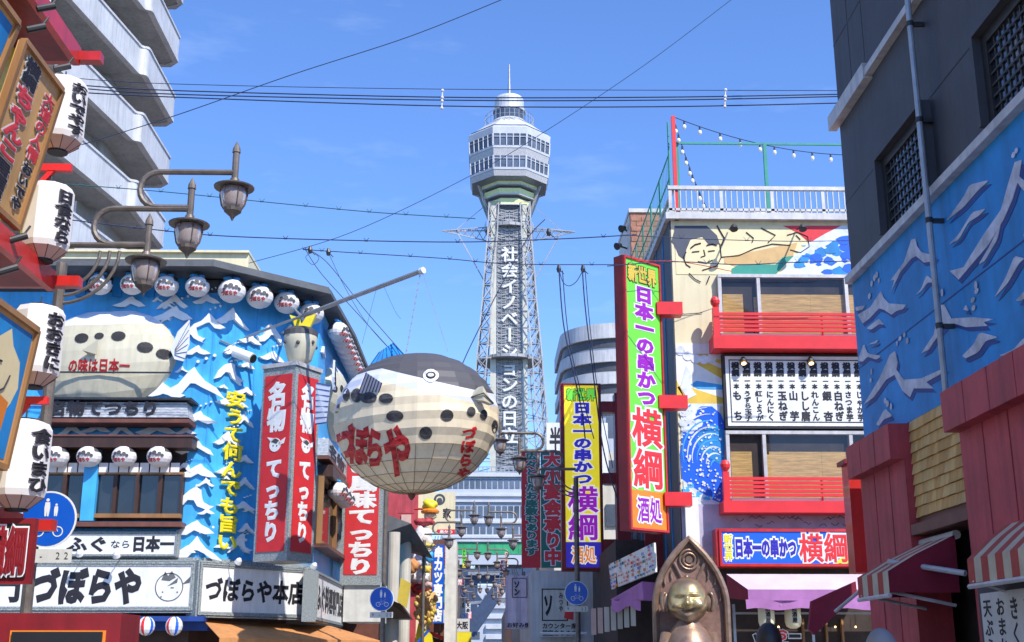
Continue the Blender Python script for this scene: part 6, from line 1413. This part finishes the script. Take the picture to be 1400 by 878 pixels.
# panel seams
b = B('black')
def seam_h(z, a0_=aE, a1_=-2.5, w_=.02): b.box(RW, a0_, z, a1_, z + w_, .0, .004)
def seam_v(a, z0_, z1_, w_=.02): b.box(RW, a, z0_, a + w_, z1_, .0, .0035)
zz = RW.ab(1156, 280)[1]; seam_h(zz); seam_h(RW.ab(1142, 60)[1]); seam_v(RW.ab(1160, 60)[0], zu + .2, 12.3); seam_v(RW.ab(1180, 60)[0], zu + .2, 12.3)
b.obj('panel_seam', t)
b = B('mural_shade'); zm = RW.ab(1178, 502)[1]; b.box(RW, aE, zm, -2.5, zm + .015, 0, .005); zm2 = RW.ab(1170, 440)[1]; b.obj('mural_seam', t)
def bwin(px0, pyt, px1, zb_, zt_, label=None):
    a0_, a1_ = RW.ab(px0, pyt)[0], px1; 
    b = B('black'); b.box(RW, a0_, zb_, a1_, zt_, .001, .01); b.m = 'charcoal'
    for q in ((a0_ - .06, zb_ - .0, a0_, zt_ + .06), (a1_, zb_, a1_ + .06, zt_ + .06), (a0_, zt_, a1_, zt_ + .06)): b.box(RW, *q, 0, .14)
    b.m = 'dark_metal'; 
    for q in ((a0_, zb_, a0_ + .12, zt_), (a1_ - .06, zb_, a1_, zt_), (a0_ + .12, zt_ - .12, a1_ - .06, zt_)): b.box(RW, *q, .01, .05)
    w_ = b.obj('window', t)
    g = B('dark_glass'); g.box(RW, a0_ + .12, zb_, a1_ - .06, zt_ - .12, .01, .018); g.obj('pane', w_)
    n = max(3, int((a1_ - a0_) / .13))
    for k in range(1, n): g = B('dark_metal'); x = a0_ + .12 + (a1_ - a0_ - .18) * k / n; g.box(RW, x, zb_, x + .022, zt_ - .12, .018, .03); g.obj('bar', w_)
    for k in range(1, 7): g = B('dark_metal'); z = zb_ + (zt_ - .12 - zb_) * k / 7; g.box(RW, a0_ + .12, z, a1_ - .06, z + .022, .03, .04); g.obj('bar', w_)
zw = RW.ab(1212, 218)[1]; bwin(1213, 250, aa - .1, zb1 + .12, zw); bwin(1352, 100, RW.ab(1352, 100)[0] + 1.5, zb1 + .12, RW.ab(1346, 52)[1])
# painted waves
STR = [[(345,305),(400,230),(430,140),(445,135),(452,165),(470,190),(530,205),(520,225),(480,232),(448,205),(430,215),(385,270),(350,345),(362,300)],
[(215,440),(265,410),(308,345),(320,375),(340,395),(410,400),(395,418),(370,425),(350,440),(320,420),(300,415),(262,455),(235,475)],
[(250,495),(300,455),(322,480),(300,478),(270,500)], [(448,362),(470,335),(492,280),(522,310),(495,312),(470,345)], [(205,410),(245,402),(235,420),(210,425)],
[(240,800),(300,700),(345,600),(365,585),(375,630),(370,660),(400,700),(470,695),(570,650),(560,670),(490,710),(520,735),(440,735),(425,770),(395,745),(362,680),(330,700),(280,770)],
[(470,595),(520,520),(545,400),(562,400),(590,455),(680,450),(760,458),(720,470),(735,485),(650,490),(600,475),(570,480),(540,520),(500,580)],
[(215,625),(240,555),(255,595),(310,605),(290,620),(255,608),(235,628)], [(290,878),(325,815),(355,845),(322,858),(300,885)],
[(585,265),(640,250),(720,120),(790,20),(812,-60),(845,-170),(872,-180),(860,-100),(835,-20),(800,60),(740,160),(680,230),(620,300)],
[(700,240),(745,165),(790,70),(775,140),(725,225)], [(580,160),(620,120),(675,30),(730,15),(700,45),(660,70),(620,140)], [(570,65),(640,-30),(665,-80),(745,-100),(700,-60),(640,10),(590,50)],
[(765,370),(810,290),(845,205),(885,215),(862,235),(820,310),(785,350)], [(635,605),(680,560),(705,510),(780,530),(730,545),(700,590),(650,615)], [(780,605),(840,580),(880,535),(930,520),(900,560),(840,600)],
[(850,385),(880,350),(915,330),(900,365),(870,385)], [(845,-130),(878,-100),(925,-60),(900,-40),(870,-70),(850,-100)], [(640,420),(650,400),(660,425)], [(880,120),(930,20),(960,40),(920,90),(900,150)], [(258,560),(300,540),(290,555)]]
def ribbon_edge(pts, n=3):
    out = []
    m_ = len(pts)
    for i in range(m_):
        p0, p1 = Vector(pts[i]), Vector(pts[(i + 1) % m_]); q = Vector(pts[i - 1])
        out.append(tuple(p0.lerp(q, .12))); out.append(tuple(p0.lerp(p1, .12)))
    return out
for i, st in enumerate(STR):
    pp = [RW.ab(1100 + x / 2.927, 280 + y / 2.927) for x, y in st]; sm_ = ribbon_edge([(a, z) for a, z in pp]) if len(pp) < 9 else pp
    b = B('mural_shade'); b.prism(RW, [(a + .05, z - .06) for a, z in sm_], .001, .0042 + .0001 * i); b.obj('painted_shade', dk)
    b = B('mural_white'); b.prism(RW, sm_, .004, .0085 + .0003 * i); b.obj('painted_wave', dk)
rr = random.Random(5); b = B('mural_white')
for k, (px, py) in enumerate([(1193, 388), (1197, 380), (1200, 376), (1203, 384), (1190, 405), (1232, 463), (1238, 458), (1242, 466), (1228, 470), (1336, 390), (1337, 398), (1332, 410), (1333, 421), (1193, 508), (1192, 520), (1215, 552), (1220, 556), (1212, 548), (1290, 400), (1284, 404), (1282, 394), (1388, 212), (1392, 206)]): a, z = RW.ab(px, py); b.disc(RW, a, z, rr.uniform(.03, .06), .014 + .0003 * k, 8, .004, rb=rr.uniform(.025, .045))
b.obj('painted_spray', dk)
# rose board columns with caps
def boards(a0_, a1_, zt_, c=.1, n=None):
    n = n or max(2, round((a1_ - a0_) / .3)); w_ = (a1_ - a0_) / n
    for k in range(n):
        b = B('rose_board'); b.box(RW, a0_ + w_ * k + .006, 0, a0_ + w_ * (k + 1) - .006, zt_, -.3, c + .006 * (k % 2)); b.obj('board', dk)
        b = B('rose_board'); b.box(RW, a0_ + w_ * k - .0, zt_, a0_ + w_ * (k + 1) - .008, zt_ + .42, -.3, c + .16 + .004 * (k % 2)); b.obj('cap_board', dk)
aC1 = RW.ab(1238, 640, .1)[0]; aC2 = RW.ab(1312, 600, .1)[0]; zcap = zb0 - .44
boards(aE + .02, aC1, zcap); boards(aC2, -4.5, zcap)
# shingle panel
zs1_, zs0_ = zb0 - .005, RW.ab(1245, 712)[1]; nr, nc = 9, 8; b = B('brown_trim'); b.box(RW, aC1, zs0_ - .08, aC2, zs1_, -.3, .0); b.obj('shingle_backing', dk)
rr = random.Random(8)
for j in range(nr):
    h = (zs1_ - zs0_) / nr; a = aC1 + .01
    while a < aC2 - .03:
        w_ = min(rr.uniform(.12, .26), aC2 - .01 - a); b = B(('shingle_a', 'shingle_b', 'shingle_c')[rr.randrange(3)]); z0_ = zs0_ + j * h; dz = rr.uniform(-.004, .004)
        W = RW.w; c0, c1 = .004, .03; b.hexa([W(a, z0_ + dz, c1 + rr.uniform(0, .006)), W(a + w_ - .008, z0_ + dz, c1), W(a + w_ - .008, z0_ + dz, c0), W(a, z0_ + dz, c0), W(a, z0_ + h - .004, .01), W(a + w_ - .008, z0_ + h - .004, .01), W(a + w_ - .008, z0_ + h - .004, c0), W(a, z0_ + h - .004, c0)]); b.obj('shingle', dk); a += w_
b = B('brown_trim'); b.box(RW, aC1, zs0_ - .2, aC2, zs0_ - .08, -.3, .1); b.obj('lintel', dk)
# dark red box pillar at the far corner
f = front(yE + .35); r = f.rect(1159, 634, 1196, 783); t = thing('box_sign', 'plain deep red box standing at the far corner of the dark building', 'sign', f.w(r[0], r[1]))
b = B('red'); b.box(f, r[0], r[1], r[2] + .1, r[3], -.3, 0); b.obj('housing', t); b = B('deep_red'); b.box(f, r[0] - .05, r[3], r[2] + .12, r[3] + .06, -.35, .05); b.obj('cap', t)
# striped awnings
def striped(label, y0_, y1_, z1_, z0_, out):
    t = thing('striped_awning', label, 'awning', (RX, y1_, z1_), 'striped awnings of the dark building'); n = max(4, int((y1_ - y0_) / .16))
    for k in range(n):
        ya, yc = y0_ + (y1_ - y0_) * k / n, y0_ + (y1_ - y0_) * (k + 1) / n; b = B('stripe_red' if k % 2 else 'stripe_cream')
        p = [(RX - .0, z1_), (RX - out * .6, z1_ - (z1_ - z0_) * .55), (RX - out, z0_), (RX - out, z0_ - .24 + .02 * math.sin(k * 2.2))]
        for (xa, za), (xb, zb2) in zip(p, p[1:]): b.add([(xa, ya, za), (xa, yc, za), (xb, yc, zb2), (xb, ya, zb2)], [(0, 1, 2, 3)])
        b.obj('stripe', t)
    b = B('pale_steel'); b.tube([(RX - out - .0, y0_, z0_ - .25), (RX - out, y1_, z0_ - .25)], .025, 6); b.tube([(RX - .02, y0_ + .1, z0_ - .35), (RX - out, y0_ + .1, z0_ - .2)], .02, 6); b.tube([(RX - .02, y1_ - .1, z0_ - .35), (RX - out, y1_ - .1, z0_ - .2)], .02, 6); b.tube([(RX + .02, y0_, z1_), (RX + .02, y1_, z1_)], .05, 8); b.obj('frame', t)
    for yy in (y0_, y1_): b = B('maroon_cloth'); b.add([(RX, yy, z1_), (RX - out * .6, yy, z1_ - (z1_ - z0_) * .55), (RX - out, yy, z0_), (RX - out, yy, z0_ - .22), (RX, yy, z0_ - .22)], [(0, 1, 2, 3, 4)]); b.obj('side_cloth', t)
za1 = PX(1320, 750, RX - .5)
q0 = PX(1172, 790, RX - .75); q1 = PX(1236, 778, RX - .55); striped('small red and cream striped awning half folded near the shingle panel', 13.0, q0.y, RW.ab(1225, 752)[1], q0.z, .75)
q0 = PX(1322, 765, RX - .5); striped('larger red and cream striped awning at the right edge above the menu board', 6.0, q0.y, RW.ab(1330, 722)[1], q0.z, .5)
b = B('pale_steel'); b.tube([PX(1215, 768, RX - .6), PX(1320, 784, RX - .1)], .03, 8); solo('awning_strut', b, 'pale steel rod running between the two striped awnings', 'strut'); b = B('pale_steel'); b.tube([PX(1142, 836, RX - .9), PX(1178, 806, RX - .7)], .02, 6); solo('awning_strut', b, 'short pale steel rod beside the maroon folded awning cloth', 'strut')
# menu board at right
r = RW.rect(1348, 812, 1440, 900, .15); t = thing('menu_board', 'white handwritten menu board in a dark frame at the bottom right corner', 'sign', RW.w(r[0], r[1], .1))
b = B('charcoal'); b.box(RW, r[0] - .07, r[1], r[2], r[3] + .08, .12, .2); b.obj('frame', t); b = B('off_white'); b.box(RW, *r, .2, .21); b.obj('face', t)
for i, s_ in enumerate(('天ぷら各種', 'おまかせ天', 'きくらげ', 'さくさく天', 'えび天')): b = B('ink'); a = r[0] + .05 + i * .3; write(b, RW.w, s_, (a, r[3] - .95, a + .2, r[3] - .05), .213, 'v', 'ink', .02); b.obj('lettering', t)
b = B('maroon_cloth'); b.xprism([P(1110, 822, 16.8), P(1170, 795, 16.8), P(1172, 812, 16.8), P(1114, 868, 16.8), P(1106, 860, 16.8)], (0, .1, 0)); solo('folded_awning', b, 'dark maroon folded awning cloth beside the small striped awning', 'awning')

# ================================================================== STREET FAR CLUTTER (LEFT SIDE)
t = thing('side_shop', 'brown shop with beige round columns and dark eaves beyond the red banner sign', 'building', (-4, 52, 0))
xl = P2.x + .25; b = B('brown_trim'); b.wbox(xl - 6, 46.2, 0, xl + .4, 70, 6.6); b.obj('wall', t); 
b = B('rose_board'); f = front(46.0); r = f.rect(545, 655, 566, 702); b.box(f, *r, -.1, .1); b.obj('pink_panel', t)
b = B('roof_grey'); b.xprism([P(520, 700, 44), P(562, 716, 44), P(590, 760, 46), P(560, 752, 46), P(522, 730, 44)], (0, 1.5, 0)); b.obj('eave', t)
b = B('dark_wood'); b.xprism([P(516, 812, 42), P(548, 826, 42), P(562, 846, 43), P(520, 846, 43)], (0, 1.5, 0)); b.obj('eave', t)
for px, yy in ((537, 43.5), (553, 45.5)):
    p = P(px, 800, yy); b = B('beige'); zt2 = P(px, 728, yy).z; b.lathe([(.22, 0), (.22, zt2)], (p.x, yy, 0), 16); b.obj('column', t)
b = B('gold_paint'); b.xprism([P(548, 790, 41), P(562, 798, 41), P(556, 832, 41), P(543, 822, 41)], (0, .05, 0)); solo('gold_board', b, 'tilted yellow board leaning by the beige round columns', 'sign')
f = front(58.0); r = f.rect(500, 652, 567, 900); t = thing('pink_building', 'narrow pinkish red building beyond the brown side shop', 'building', f.w(r[2] - 1, 0)); b = B('brick_face'); b.m = 'rose_board'; b.box(f, r[0], 0, r[2], r[3], -8, 0); b.obj('wall', t)
for k in range(3): q = f.rect(549, 664 + k * 20, 562, 676 + k * 20); b = B('lantern_end'); b.box(f, *q, 0, .08); b.obj('window', t)
f = front(58.4); r = f.rect(567, 655, 579, 900); b = B('cream'); b.box(f, r[0], 0, r[2], r[3], -6, 0); solo('cream_pier', b, 'narrow cream building end beside the pinkish red building', 'building')
# stacked festival figures
fx = lambda px, py, y=50: P(px, py, y)
t = thing('figure_tower', 'tall stack of colourful moulded festival figures topped by a yellow hat', 'sculpture', fx(585, 870))
def blob(par, name, px, py, rp, m_, sc=(1, 1, 1), y=50): b = B(m_); b.sm = True; c_ = fx(px, py, y); b.ball((0, 0, 0), rp * y / 1660, 22, 16, sc); b.v = [c_ + v * (1 + .16 * math.sin(v.x * 13 + px) * math.sin(v.z * 11 + py) + .08 * math.sin(v.x * 29 + v.z * 23)) for v in b.v]; return b.obj(name, par)
h_ = blob(t, 'hat', 588, 691, 9.5, 'yellow', (1.1, 1.1, .9)); b = B('orange'); b.lathe([(.36, -.08), (.38, 0), (.3, .08)], fx(588, 699), 14); b.obj('hat_brim', h_)
blob(t, 'head', 588, 706, 7, 'skin_paint', (1.2, 1, .8)); blob(t, 'collar', 580, 714, 12, 'rose_board', (1.3, 1, .45)); blob(t, 'upper_body', 578, 736, 15, 'lantern_white', (.9, 1, 1.1)); blob(t, 'sleeve', 566, 742, 8, 'lantern_end', (.8, 1, 1.3), 49.4); blob(t, 'sash', 584, 746, 9, 'gold_paint', (1.2, 1, .4), 49.4)
blob(t, 'lower_body', 574, 768, 14, 'fugu_white', (1, 1, 1.1)); blob(t, 'sleeve', 587, 762, 7, 'wave_blue', (.9, 1, 1.1), 49.3); blob(t, 'sleeve', 565, 774, 8, 'orange_cloth', (.9, 1, 1.2), 49.3); blob(t, 'fan', 582, 778, 6, 'mural_yellow', (1.3, .6, .9), 49.2)
blob(t, 'waist', 574, 790, 12, 'lantern_white', (1.2, 1, .7)); blob(t, 'robe', 576, 806, 12, 'deep_red', (1.3, 1, .7)); blob(t, 'robe_fold', 586, 800, 6, 'lantern_end', (1, 1, .8), 49.3); blob(t, 'lion', 582, 832, 16, 'shingle_a', (.9, 1, 1.5))
rr = random.Random(6)
for k in range(30): blob(t, 'mane_curl', 582 + rr.uniform(-14, 14), 832 + rr.uniform(-24, 22), rr.uniform(2, 3.6), ('shingle_c', 'shingle_b', 'gold_paint')[k % 3], (1, 1, rr.uniform(.7, 1.5)), y=49.2)
b = B('red'); b.tube([fx(551, 696, 49), fx(578, 696, 49)], .045, 6); b.obj('arm_rod', t)
b = B('yellow'); b.xprism([fx(566, 880), fx(572, 852), fx(590, 868), (fx(592, 880))], (0, .4, 0)); b.m = 'bright_blue'; b.tube([fx(572, 878, 49.5), fx(586, 862, 49.5)], .06, 6); b.obj('base_wave', t)
f = front(56.0); r = f.rect(578, 673, 622, 727); t = thing('shop_sign', 'cream shop sign with a round dark emblem beside the festival figures', 'sign', f.w(r[0], r[1])); b = B('cream'); b.box(f, *r, -.3, 0); b.obj('panel', t); b = B('tower_dark'); a, z = f.ab(601, 683); b.ring(f, a, z, .16, .26, .01); b.disc(f, a, z - .05, .13, .01, 10); b.obj('emblem', t); b = B('ink'); a, z = f.ab(611, 702); write(b, f.w, '家', (a - .2, z - .25, a + .2, z + .25), .01, 'v', 'ink', .03); b.obj('lettering', t)
b = B('signal_red'); q = f.rect(598, 724, 622, 731); b.box(f, *q, 0, .05); o = b.obj('red_strip', t); b = B('white'); write(b, f.w, '串かつ', (q[0] + .1, q[1] + .02, q[2] - .1, q[3] - .02), .055, 'h', 'white', .04); b.obj('lettering', o)
f = front(60.0); r = f.rect(592, 745, 606, 852); t = thing('vertical_banner', 'narrow blue and white vertical banner behind the festival figures', 'banner', f.w(r[0], r[1])); b = B('sign_blue'); b.box(f, *r, -.1, 0); b.obj('panel', t); b = B('white'); write(b, f.w, '串カツ専門店', sub(r, .1, .02, .9, .98), .01, 'v', 'white', .06); b.obj('lettering', t)
b = B('off_white'); b.box(f, r[2] + .05, 0, r[2] + .6, r[3] + .2, -3, -.05); solo('pale_wall', b, 'pale narrow wall end behind the blue and white banner', 'wall')
b = B('brown_trim'); b.wbox(-9, 70, 0, P(612, 800, 72).x, 120, P(600, 742, 72).z); t = thing('row_building', 'far brown row building along the left side of the street', 'building', (-6, 80, 0)); b.obj('wall', t)
f = front(69.8)
for k in range(4):
    q = f.rect(600 + 0, 750 + k * 28, 611, 768 + k * 28); b = B(('rose_board', 'off_white', 'net_green', 'off_white')[k]); b.box(f, *q, 0, .2); b.obj('signboard', t)
f = front(75.0); r = f.rect(622, 846, 642, 864); b = B('off_white'); b.box(f, *r, -.1, 0); t = thing('street_sign', 'small white sign board low at the far end of the street', 'sign', f.w(r[0], r[1])); b.obj('panel', t); b = B('ink'); write(b, f.w, '大阪', sub(r, .1, .2, .9, .8), .01, 'h', 'ink', .04); b.obj('lettering', t)
r = f.rect(622, 864, 644, 900); b = B('yellow'); b.box(f, *r, -.1, -.01); solo('yellow_board', b, 'bright yellow board low at the far end of the street', 'sign')
b = B('beige'); b.wbox(P(700, 800, 72).x, 72, 0, 14, 120, P(700, 810, 72).z); t = thing('row_building', 'far beige row building along the right side of the street', 'building', (8, 80, 0)); b.obj('wall', t)

rr = random.Random(17); cols_ = ['signal_red', 'white_paint', 'yellow', 'bright_blue', 'orange', 'banner_green', 'cream', 'lantern_end', 'wave_blue', 'white_paint', 'rose_board', 'lime']
words = ['串カツ', '寿司', '食堂', 'ホルモン', '将棋', '大衆酒場', 'うどん', 'たこ焼', '喫茶', '射的', 'お土産', 'カラオケ', '朝日', '麻雀', 'ふぐ', '通天閣']
look = ['red', 'white', 'yellow', 'blue', 'orange', 'dark green', 'cream', 'salmon', 'light blue', 'pale', 'rose', 'lime green']
for k in range(26):
    left = k % 3 != 2; yy = 62 + 3.1 * k; f = front(yy); px = (607 + 1.3 * k if left else 694 - .6 * k) + rr.uniform(-3, 3); py = 748 + (k * 37 % 100); w_, h_ = rr.uniform(4, 8), rr.uniform(9, 24)
    r = f.rect(px, py, px + w_, py + h_); ci = (k * 5) % 12
    t = thing('shop_sign', f"{ORD[k // 2 % 16]} {look[ci]} shop sign back on the far {'left' if left else 'right'}, {'upper' if py < 800 else 'lower'} row", 'sign', f.w(r[0], r[1]), 'small projecting signs down the street')
    b = B(cols_[ci]); b.box(f, *r, -.25, 0); b.obj('panel', t); b = B('ink'); m_ = 'white' if ci in (0, 3, 5, 8, 10) else 'ink'; write(b, f.w, words[k % 16][:2] if h_ < 14 else words[k % 16], sub(r, .08, .03, .92, .97), .01, 'v', m_, .04); b.obj('lettering', t)
for k in range(9):
    yy = 63 + 5 * k; f = front(yy); px = 611 + 2.2 * k; p = P(px, 830, yy); t = thing('shop_awning', f"small {('striped red', 'green', 'blue', 'cream', 'orange', 'white', 'brown', 'teal', 'grey')[k]} shop awning far down the left side of the street", 'awning', p, 'far shop awnings'); b = B(('signal_red', 'banner_green', 'bright_blue', 'cream', 'orange', 'white_paint', 'brown_trim', 'net_green', 'pale_steel')[k]); b.xprism([(p.x - .8, yy, 2.9), (p.x + .5, yy, 2.4), (p.x + .5, yy, 2.2), (p.x - .8, yy, 2.7)], (0, 3.6, 0)); b.obj('canopy', t)

# ================================================================== OVERHEAD CABLES
def wire(name, label, pts, r=.018, m_='cable', sub_=None):
    b = B(m_); b.tube(pts, r * .75, 5); return solo(name, b, label, 'cable')
def wy(pts, y): return [P(px, py, y) for px, py in pts]
def smooth(pts, n=8):
    out = []; m_ = len(pts)
    for i in range(m_ - 1):
        p0, p1, p2, p3 = pts[max(i - 1, 0)], pts[i], pts[i + 1], pts[min(i + 2, m_ - 1)]
        for k in range(n): t_ = k / n; out.append(.5 * ((2 * p1) + (p2 - p0) * t_ + (2 * p0 - 5 * p1 + 4 * p2 - p3) * t_ ** 2 + (3 * p1 - p0 - 3 * p2 + p3) * t_ ** 3))
    return out + [pts[-1]]
for lb, q, rr_ in (('highest thin cable of the four crossing in front of the tower top', ((100, 107), (240, 115), (605, 122), (1150, 124)), .008), ('second of the four cables crossing in front of the tower top', ((100, 116), (240, 124), (605, 133), (900, 133), (1150, 129)), .014), ('third of the four cables crossing in front of the tower top', ((100, 120), (240, 129), (605, 137), (900, 137), (1150, 132)), .014), ('lowest of the four cables crossing in front of the tower top', ((100, 126), (240, 133), (605, 145), (900, 146), (1150, 141)), .014)):
    wire('overhead_cable', lb, smooth(wy(q, 17.3)), rr_)
for k, (px, y0_, y1_) in enumerate(((605, 124, 148), (992, 123, 146))):
    b = B('lantern_white'); a, c = P(px, y0_, 17.25), P(px - 1, y1_, 17.25); b.tube([a, c], .01, 5)
    for u in (0, .4, .6, 1): b.ball(a.lerp(c, u), .026, 8, 5)
    solo('cable_spacer', b, ('left', 'right')[k] + ' white insulator spacer clipped on the cables near the top', 'insulator', 'cable spacers')
def hairy(q, y, label, r=.022, m_='cable', n=10):
    r *= .6
    pts = smooth(wy(q, y)); t = thing('overhead_cable', label, 'cable', pts[0]); b = B(m_); b.tube(pts, r, 5); b.obj('wire', t); b = B(m_)
    for k in range(n): p = pts[(k + 1) * (len(pts) - 1) // (n + 1)]; b.tube([p + Vector((-.06, 0, .07)), p, p + Vector((.06, 0, .07))], r * .5, 4); b.tube([p + Vector((-.04, 0, 0)), p + Vector((.04, 0, 0))], r * 1.5, 5)
    b.obj('tie', t)
hairy(((90, 252), (220, 262), (400, 280), (520, 291), (650, 299)), 26, 'teal cable sagging from the left lamps toward the tower neck', .02, 'teal_cable')
hairy(((90, 300), (200, 313), (330, 324), (600, 331), (760, 327), (870, 321)), 27, 'dark cable crossing below the tower neck just above the boom tip', .024)
hairy(((415, 341), (440, 343), (600, 353), (700, 361), (860, 362)), 28, 'dark cable running right from the wire cluster above the boom', .02)
hairy(((862, 322), (960, 327), (1080, 330), (1165, 329)), 22.5, 'dark cable passing in front of the painted wrestler mural', .014, n=3)
hairy(((830, 364), (920, 358), (1010, 362), (1080, 359), (1170, 357)), 21.8, 'lower dark cable passing in front of the mural just above the windows', .017, n=4)
wire('overhead_cable', 'long thin cable rising from the left lamps to the top centre', smooth(wy(((112, 198), (240, 158), (400, 102), (560, 50), (690, -2)), 16)), .009)
wire('overhead_cable', 'thin cable rising from behind the tower to the top right', smooth(wy(((340, 360), (480, 318), (640, 242), (745, 180), (880, 90), (1002, -2)), 20)), .008)
wire('overhead_cable', 'dark cable slanting across the tower down to the fish', smooth(wy(((745, 300), (722, 325), (688, 385), (640, 480), (620, 530)), 29)), .018)
for k, (q, rr_) in enumerate(((((418, 342), (440, 375), (490, 430), (540, 485)), .014), (((424, 342), (450, 362), (500, 425), (548, 480)), .014), (((449, 345), (470, 390), (500, 440), (535, 480)), .01), (((426, 345), (418, 352), (428, 362), (436, 352), (424, 344)), .01), (((516, 390), (508, 420), (495, 470)), .006), (((524, 390), (540, 425), (548, 436)), .006))):
    wire('service_cable', ('longest outer', 'second', 'thin inner', 'small looped', 'faint left', 'faint right')[k] + ' cable of the cluster hanging behind the boom pole', smooth(wy(q, 29.5)), rr_)
for k, (q, rr_) in enumerate(((((764, 366), (770, 440), (782, 500), (795, 560), (800, 600)), .022), (((769, 370), (776, 450), (790, 520), (812, 600)), .016), (((796, 366), (800, 420), (812, 520), (826, 620), (850, 700)), .022), (((800, 370), (806, 440), (818, 540), (838, 640)), .014), (((765, 372), (770, 386), (778, 391), (788, 385), (797, 370)), .014))):
    wire('drop_cable', ('leftmost thick', 'second thinner', 'right thick', 'right thin', 'short looping')[k] + ' cable dropping beside the yellow sign from the overhead line', smooth(wy(q, 27.8)), rr_)
for k, (px, py) in enumerate(((424, 342), (449, 345), (764, 368), (797, 368), (750, 318))):
    p = P(px, py, 28); b = B('dark_metal'); b.lathe([(.04, -.08), (.06, 0), (.03, .1)], p, 8); b.tube([p, p + Vector((.12, 0, -.12))], .012, 5); solo('cable_clamp', b, ('first', 'second', 'third', 'fourth', 'fifth')[k] + ' black clamp from the left on the overhead cables near the tower', 'clamp', 'cable clamps')
b = B('red'); b.tube(smooth([P(868, 357, 22.2), P(930, 358, 23), P(1000, 371, 23.5)]), .008, 4); solo('red_wire', b, 'thin red wire from the green sign top to the mural', 'wire')

# ================================================================== PEOPLE (only the tops of their heads reach the frame)
def person(x, y, h, label, cap, coat, face=0):
    t = thing('person', label, 'person', (x, y, 0)); k = h / 1.75; n = 16; o = Vector((x, y, 0))
    me = bpy.data.meshes.new('body'); V_ = [(0, 0, .95), (0, 0, 1.2), (0, 0, 1.42), (0, 0, 1.52), (0, -.01, 1.62), (.2, 0, 1.4), (.26, .03, 1.12), (.27, -.05, .86), (.28, -.08, .78), (-.2, 0, 1.4), (-.26, .03, 1.12), (-.27, -.05, .86), (-.28, -.08, .78), (.1, 0, .9), (.11, -.02, .5), (.11, .02, .08), (.11, -.14, .04), (-.1, 0, .9), (-.11, .06, .5), (-.11, .1, .08), (-.11, -.06, .04)]
    E_ = [(0, 1), (1, 2), (2, 3), (3, 4), (2, 5), (5, 6), (6, 7), (7, 8), (2, 9), (9, 10), (10, 11), (11, 12), (0, 13), (13, 14), (14, 15), (15, 16), (0, 17), (17, 18), (18, 19), (19, 20)]
    R_ = [.15, .14, .12, .055, .07, .06, .045, .035, .03, .06, .045, .035, .03, .09, .065, .045, .035, .09, .065, .045, .035]
    me.from_pydata([(a * k, b_ * k, c * k) for a, b_, c in V_], E_, []); ob = bpy.data.objects.new('body', me); COL.objects.link(ob); ob.parent = t
    md = ob.modifiers.new('skin', 'SKIN'); md.use_smooth_shade = True
    for i, v in enumerate(me.skin_vertices[0].data if me.skin_vertices else []): v.radius = (R_[i] * k,) * 2
    md2 = ob.modifiers.new('sub', 'SUBSURF'); md2.levels = 1; md2.render_levels = 2; me.materials.append(MATS[coat])
    hc_ = o + Vector((0, -.01, 1.63 * k)); b = B('skin'); b.sm = True; nn, mm = 24, 18; vs = []
    for i in range(mm + 1):
        th = math.pi * i / mm
        for j in range(nn):
            ph = 2 * math.pi * j / nn; d = Vector((math.sin(th) * math.cos(ph), math.sin(th) * math.sin(ph), math.cos(th))); r = 1 + .18 * G3(d, (0, 1, -.15), (.13, .3, .2)) - .06 * G3(d, (.35, .9, .05), (.16, .3, .1)) - .06 * G3(d, (-.35, .9, .05), (.16, .3, .1)) + .04 * G3(d, (0, .95, -.5), (.25, .3, .08)); vs.append(hc_ + Vector((d.x * .077, d.y * .095, d.z * .118)) * r * k)
    b.v = vs; 
    for i in range(mm):
        for j in range(nn): a, c = i * nn + j, i * nn + (j + 1) % nn; b.f.append([a + nn, c + nn, c, a]); b._mi(); b.fm.append(0); b.fs.append(True)
    hd_ = b.obj('head', t)
    for sx in (-1, 1): b = B('skin'); b.sm = True; b.ball(hc_ + Vector((sx * .079 * k, 0, -.01)), .03 * k, 8, 6, (.35, .6, 1)); b.obj('ear', hd_)
    b = B(cap); b.sm = True; rows = []
    for i in range(9):
        th = math.pi * .56 * i / 8; rows.append([hc_ + Vector((math.sin(th) * math.cos(ph) * .088, math.sin(th) * math.sin(ph) * (.106 if math.sin(ph) < .3 else .1), math.cos(th) * .126 + .004)) * k for ph in [2 * math.pi * j / 20 for j in range(20)]])
    b.loft(rows[::-1], True); b.obj('hair' if cap == 'hair' else 'cap', hd_); return t
person(P(1203, 868, 7).x, 7, P(1203, 861, 7).z, 'person in a grey knitted hat at the bottom right below the striped awning', 'grey_cap', 'charcoal')
person(P(1050, 860, 9.0).x, 9.0, P(1050, 853, 9.0).z, 'dark-haired person at the bottom below the slim cream lanterns', 'hair', 'tower_dark')
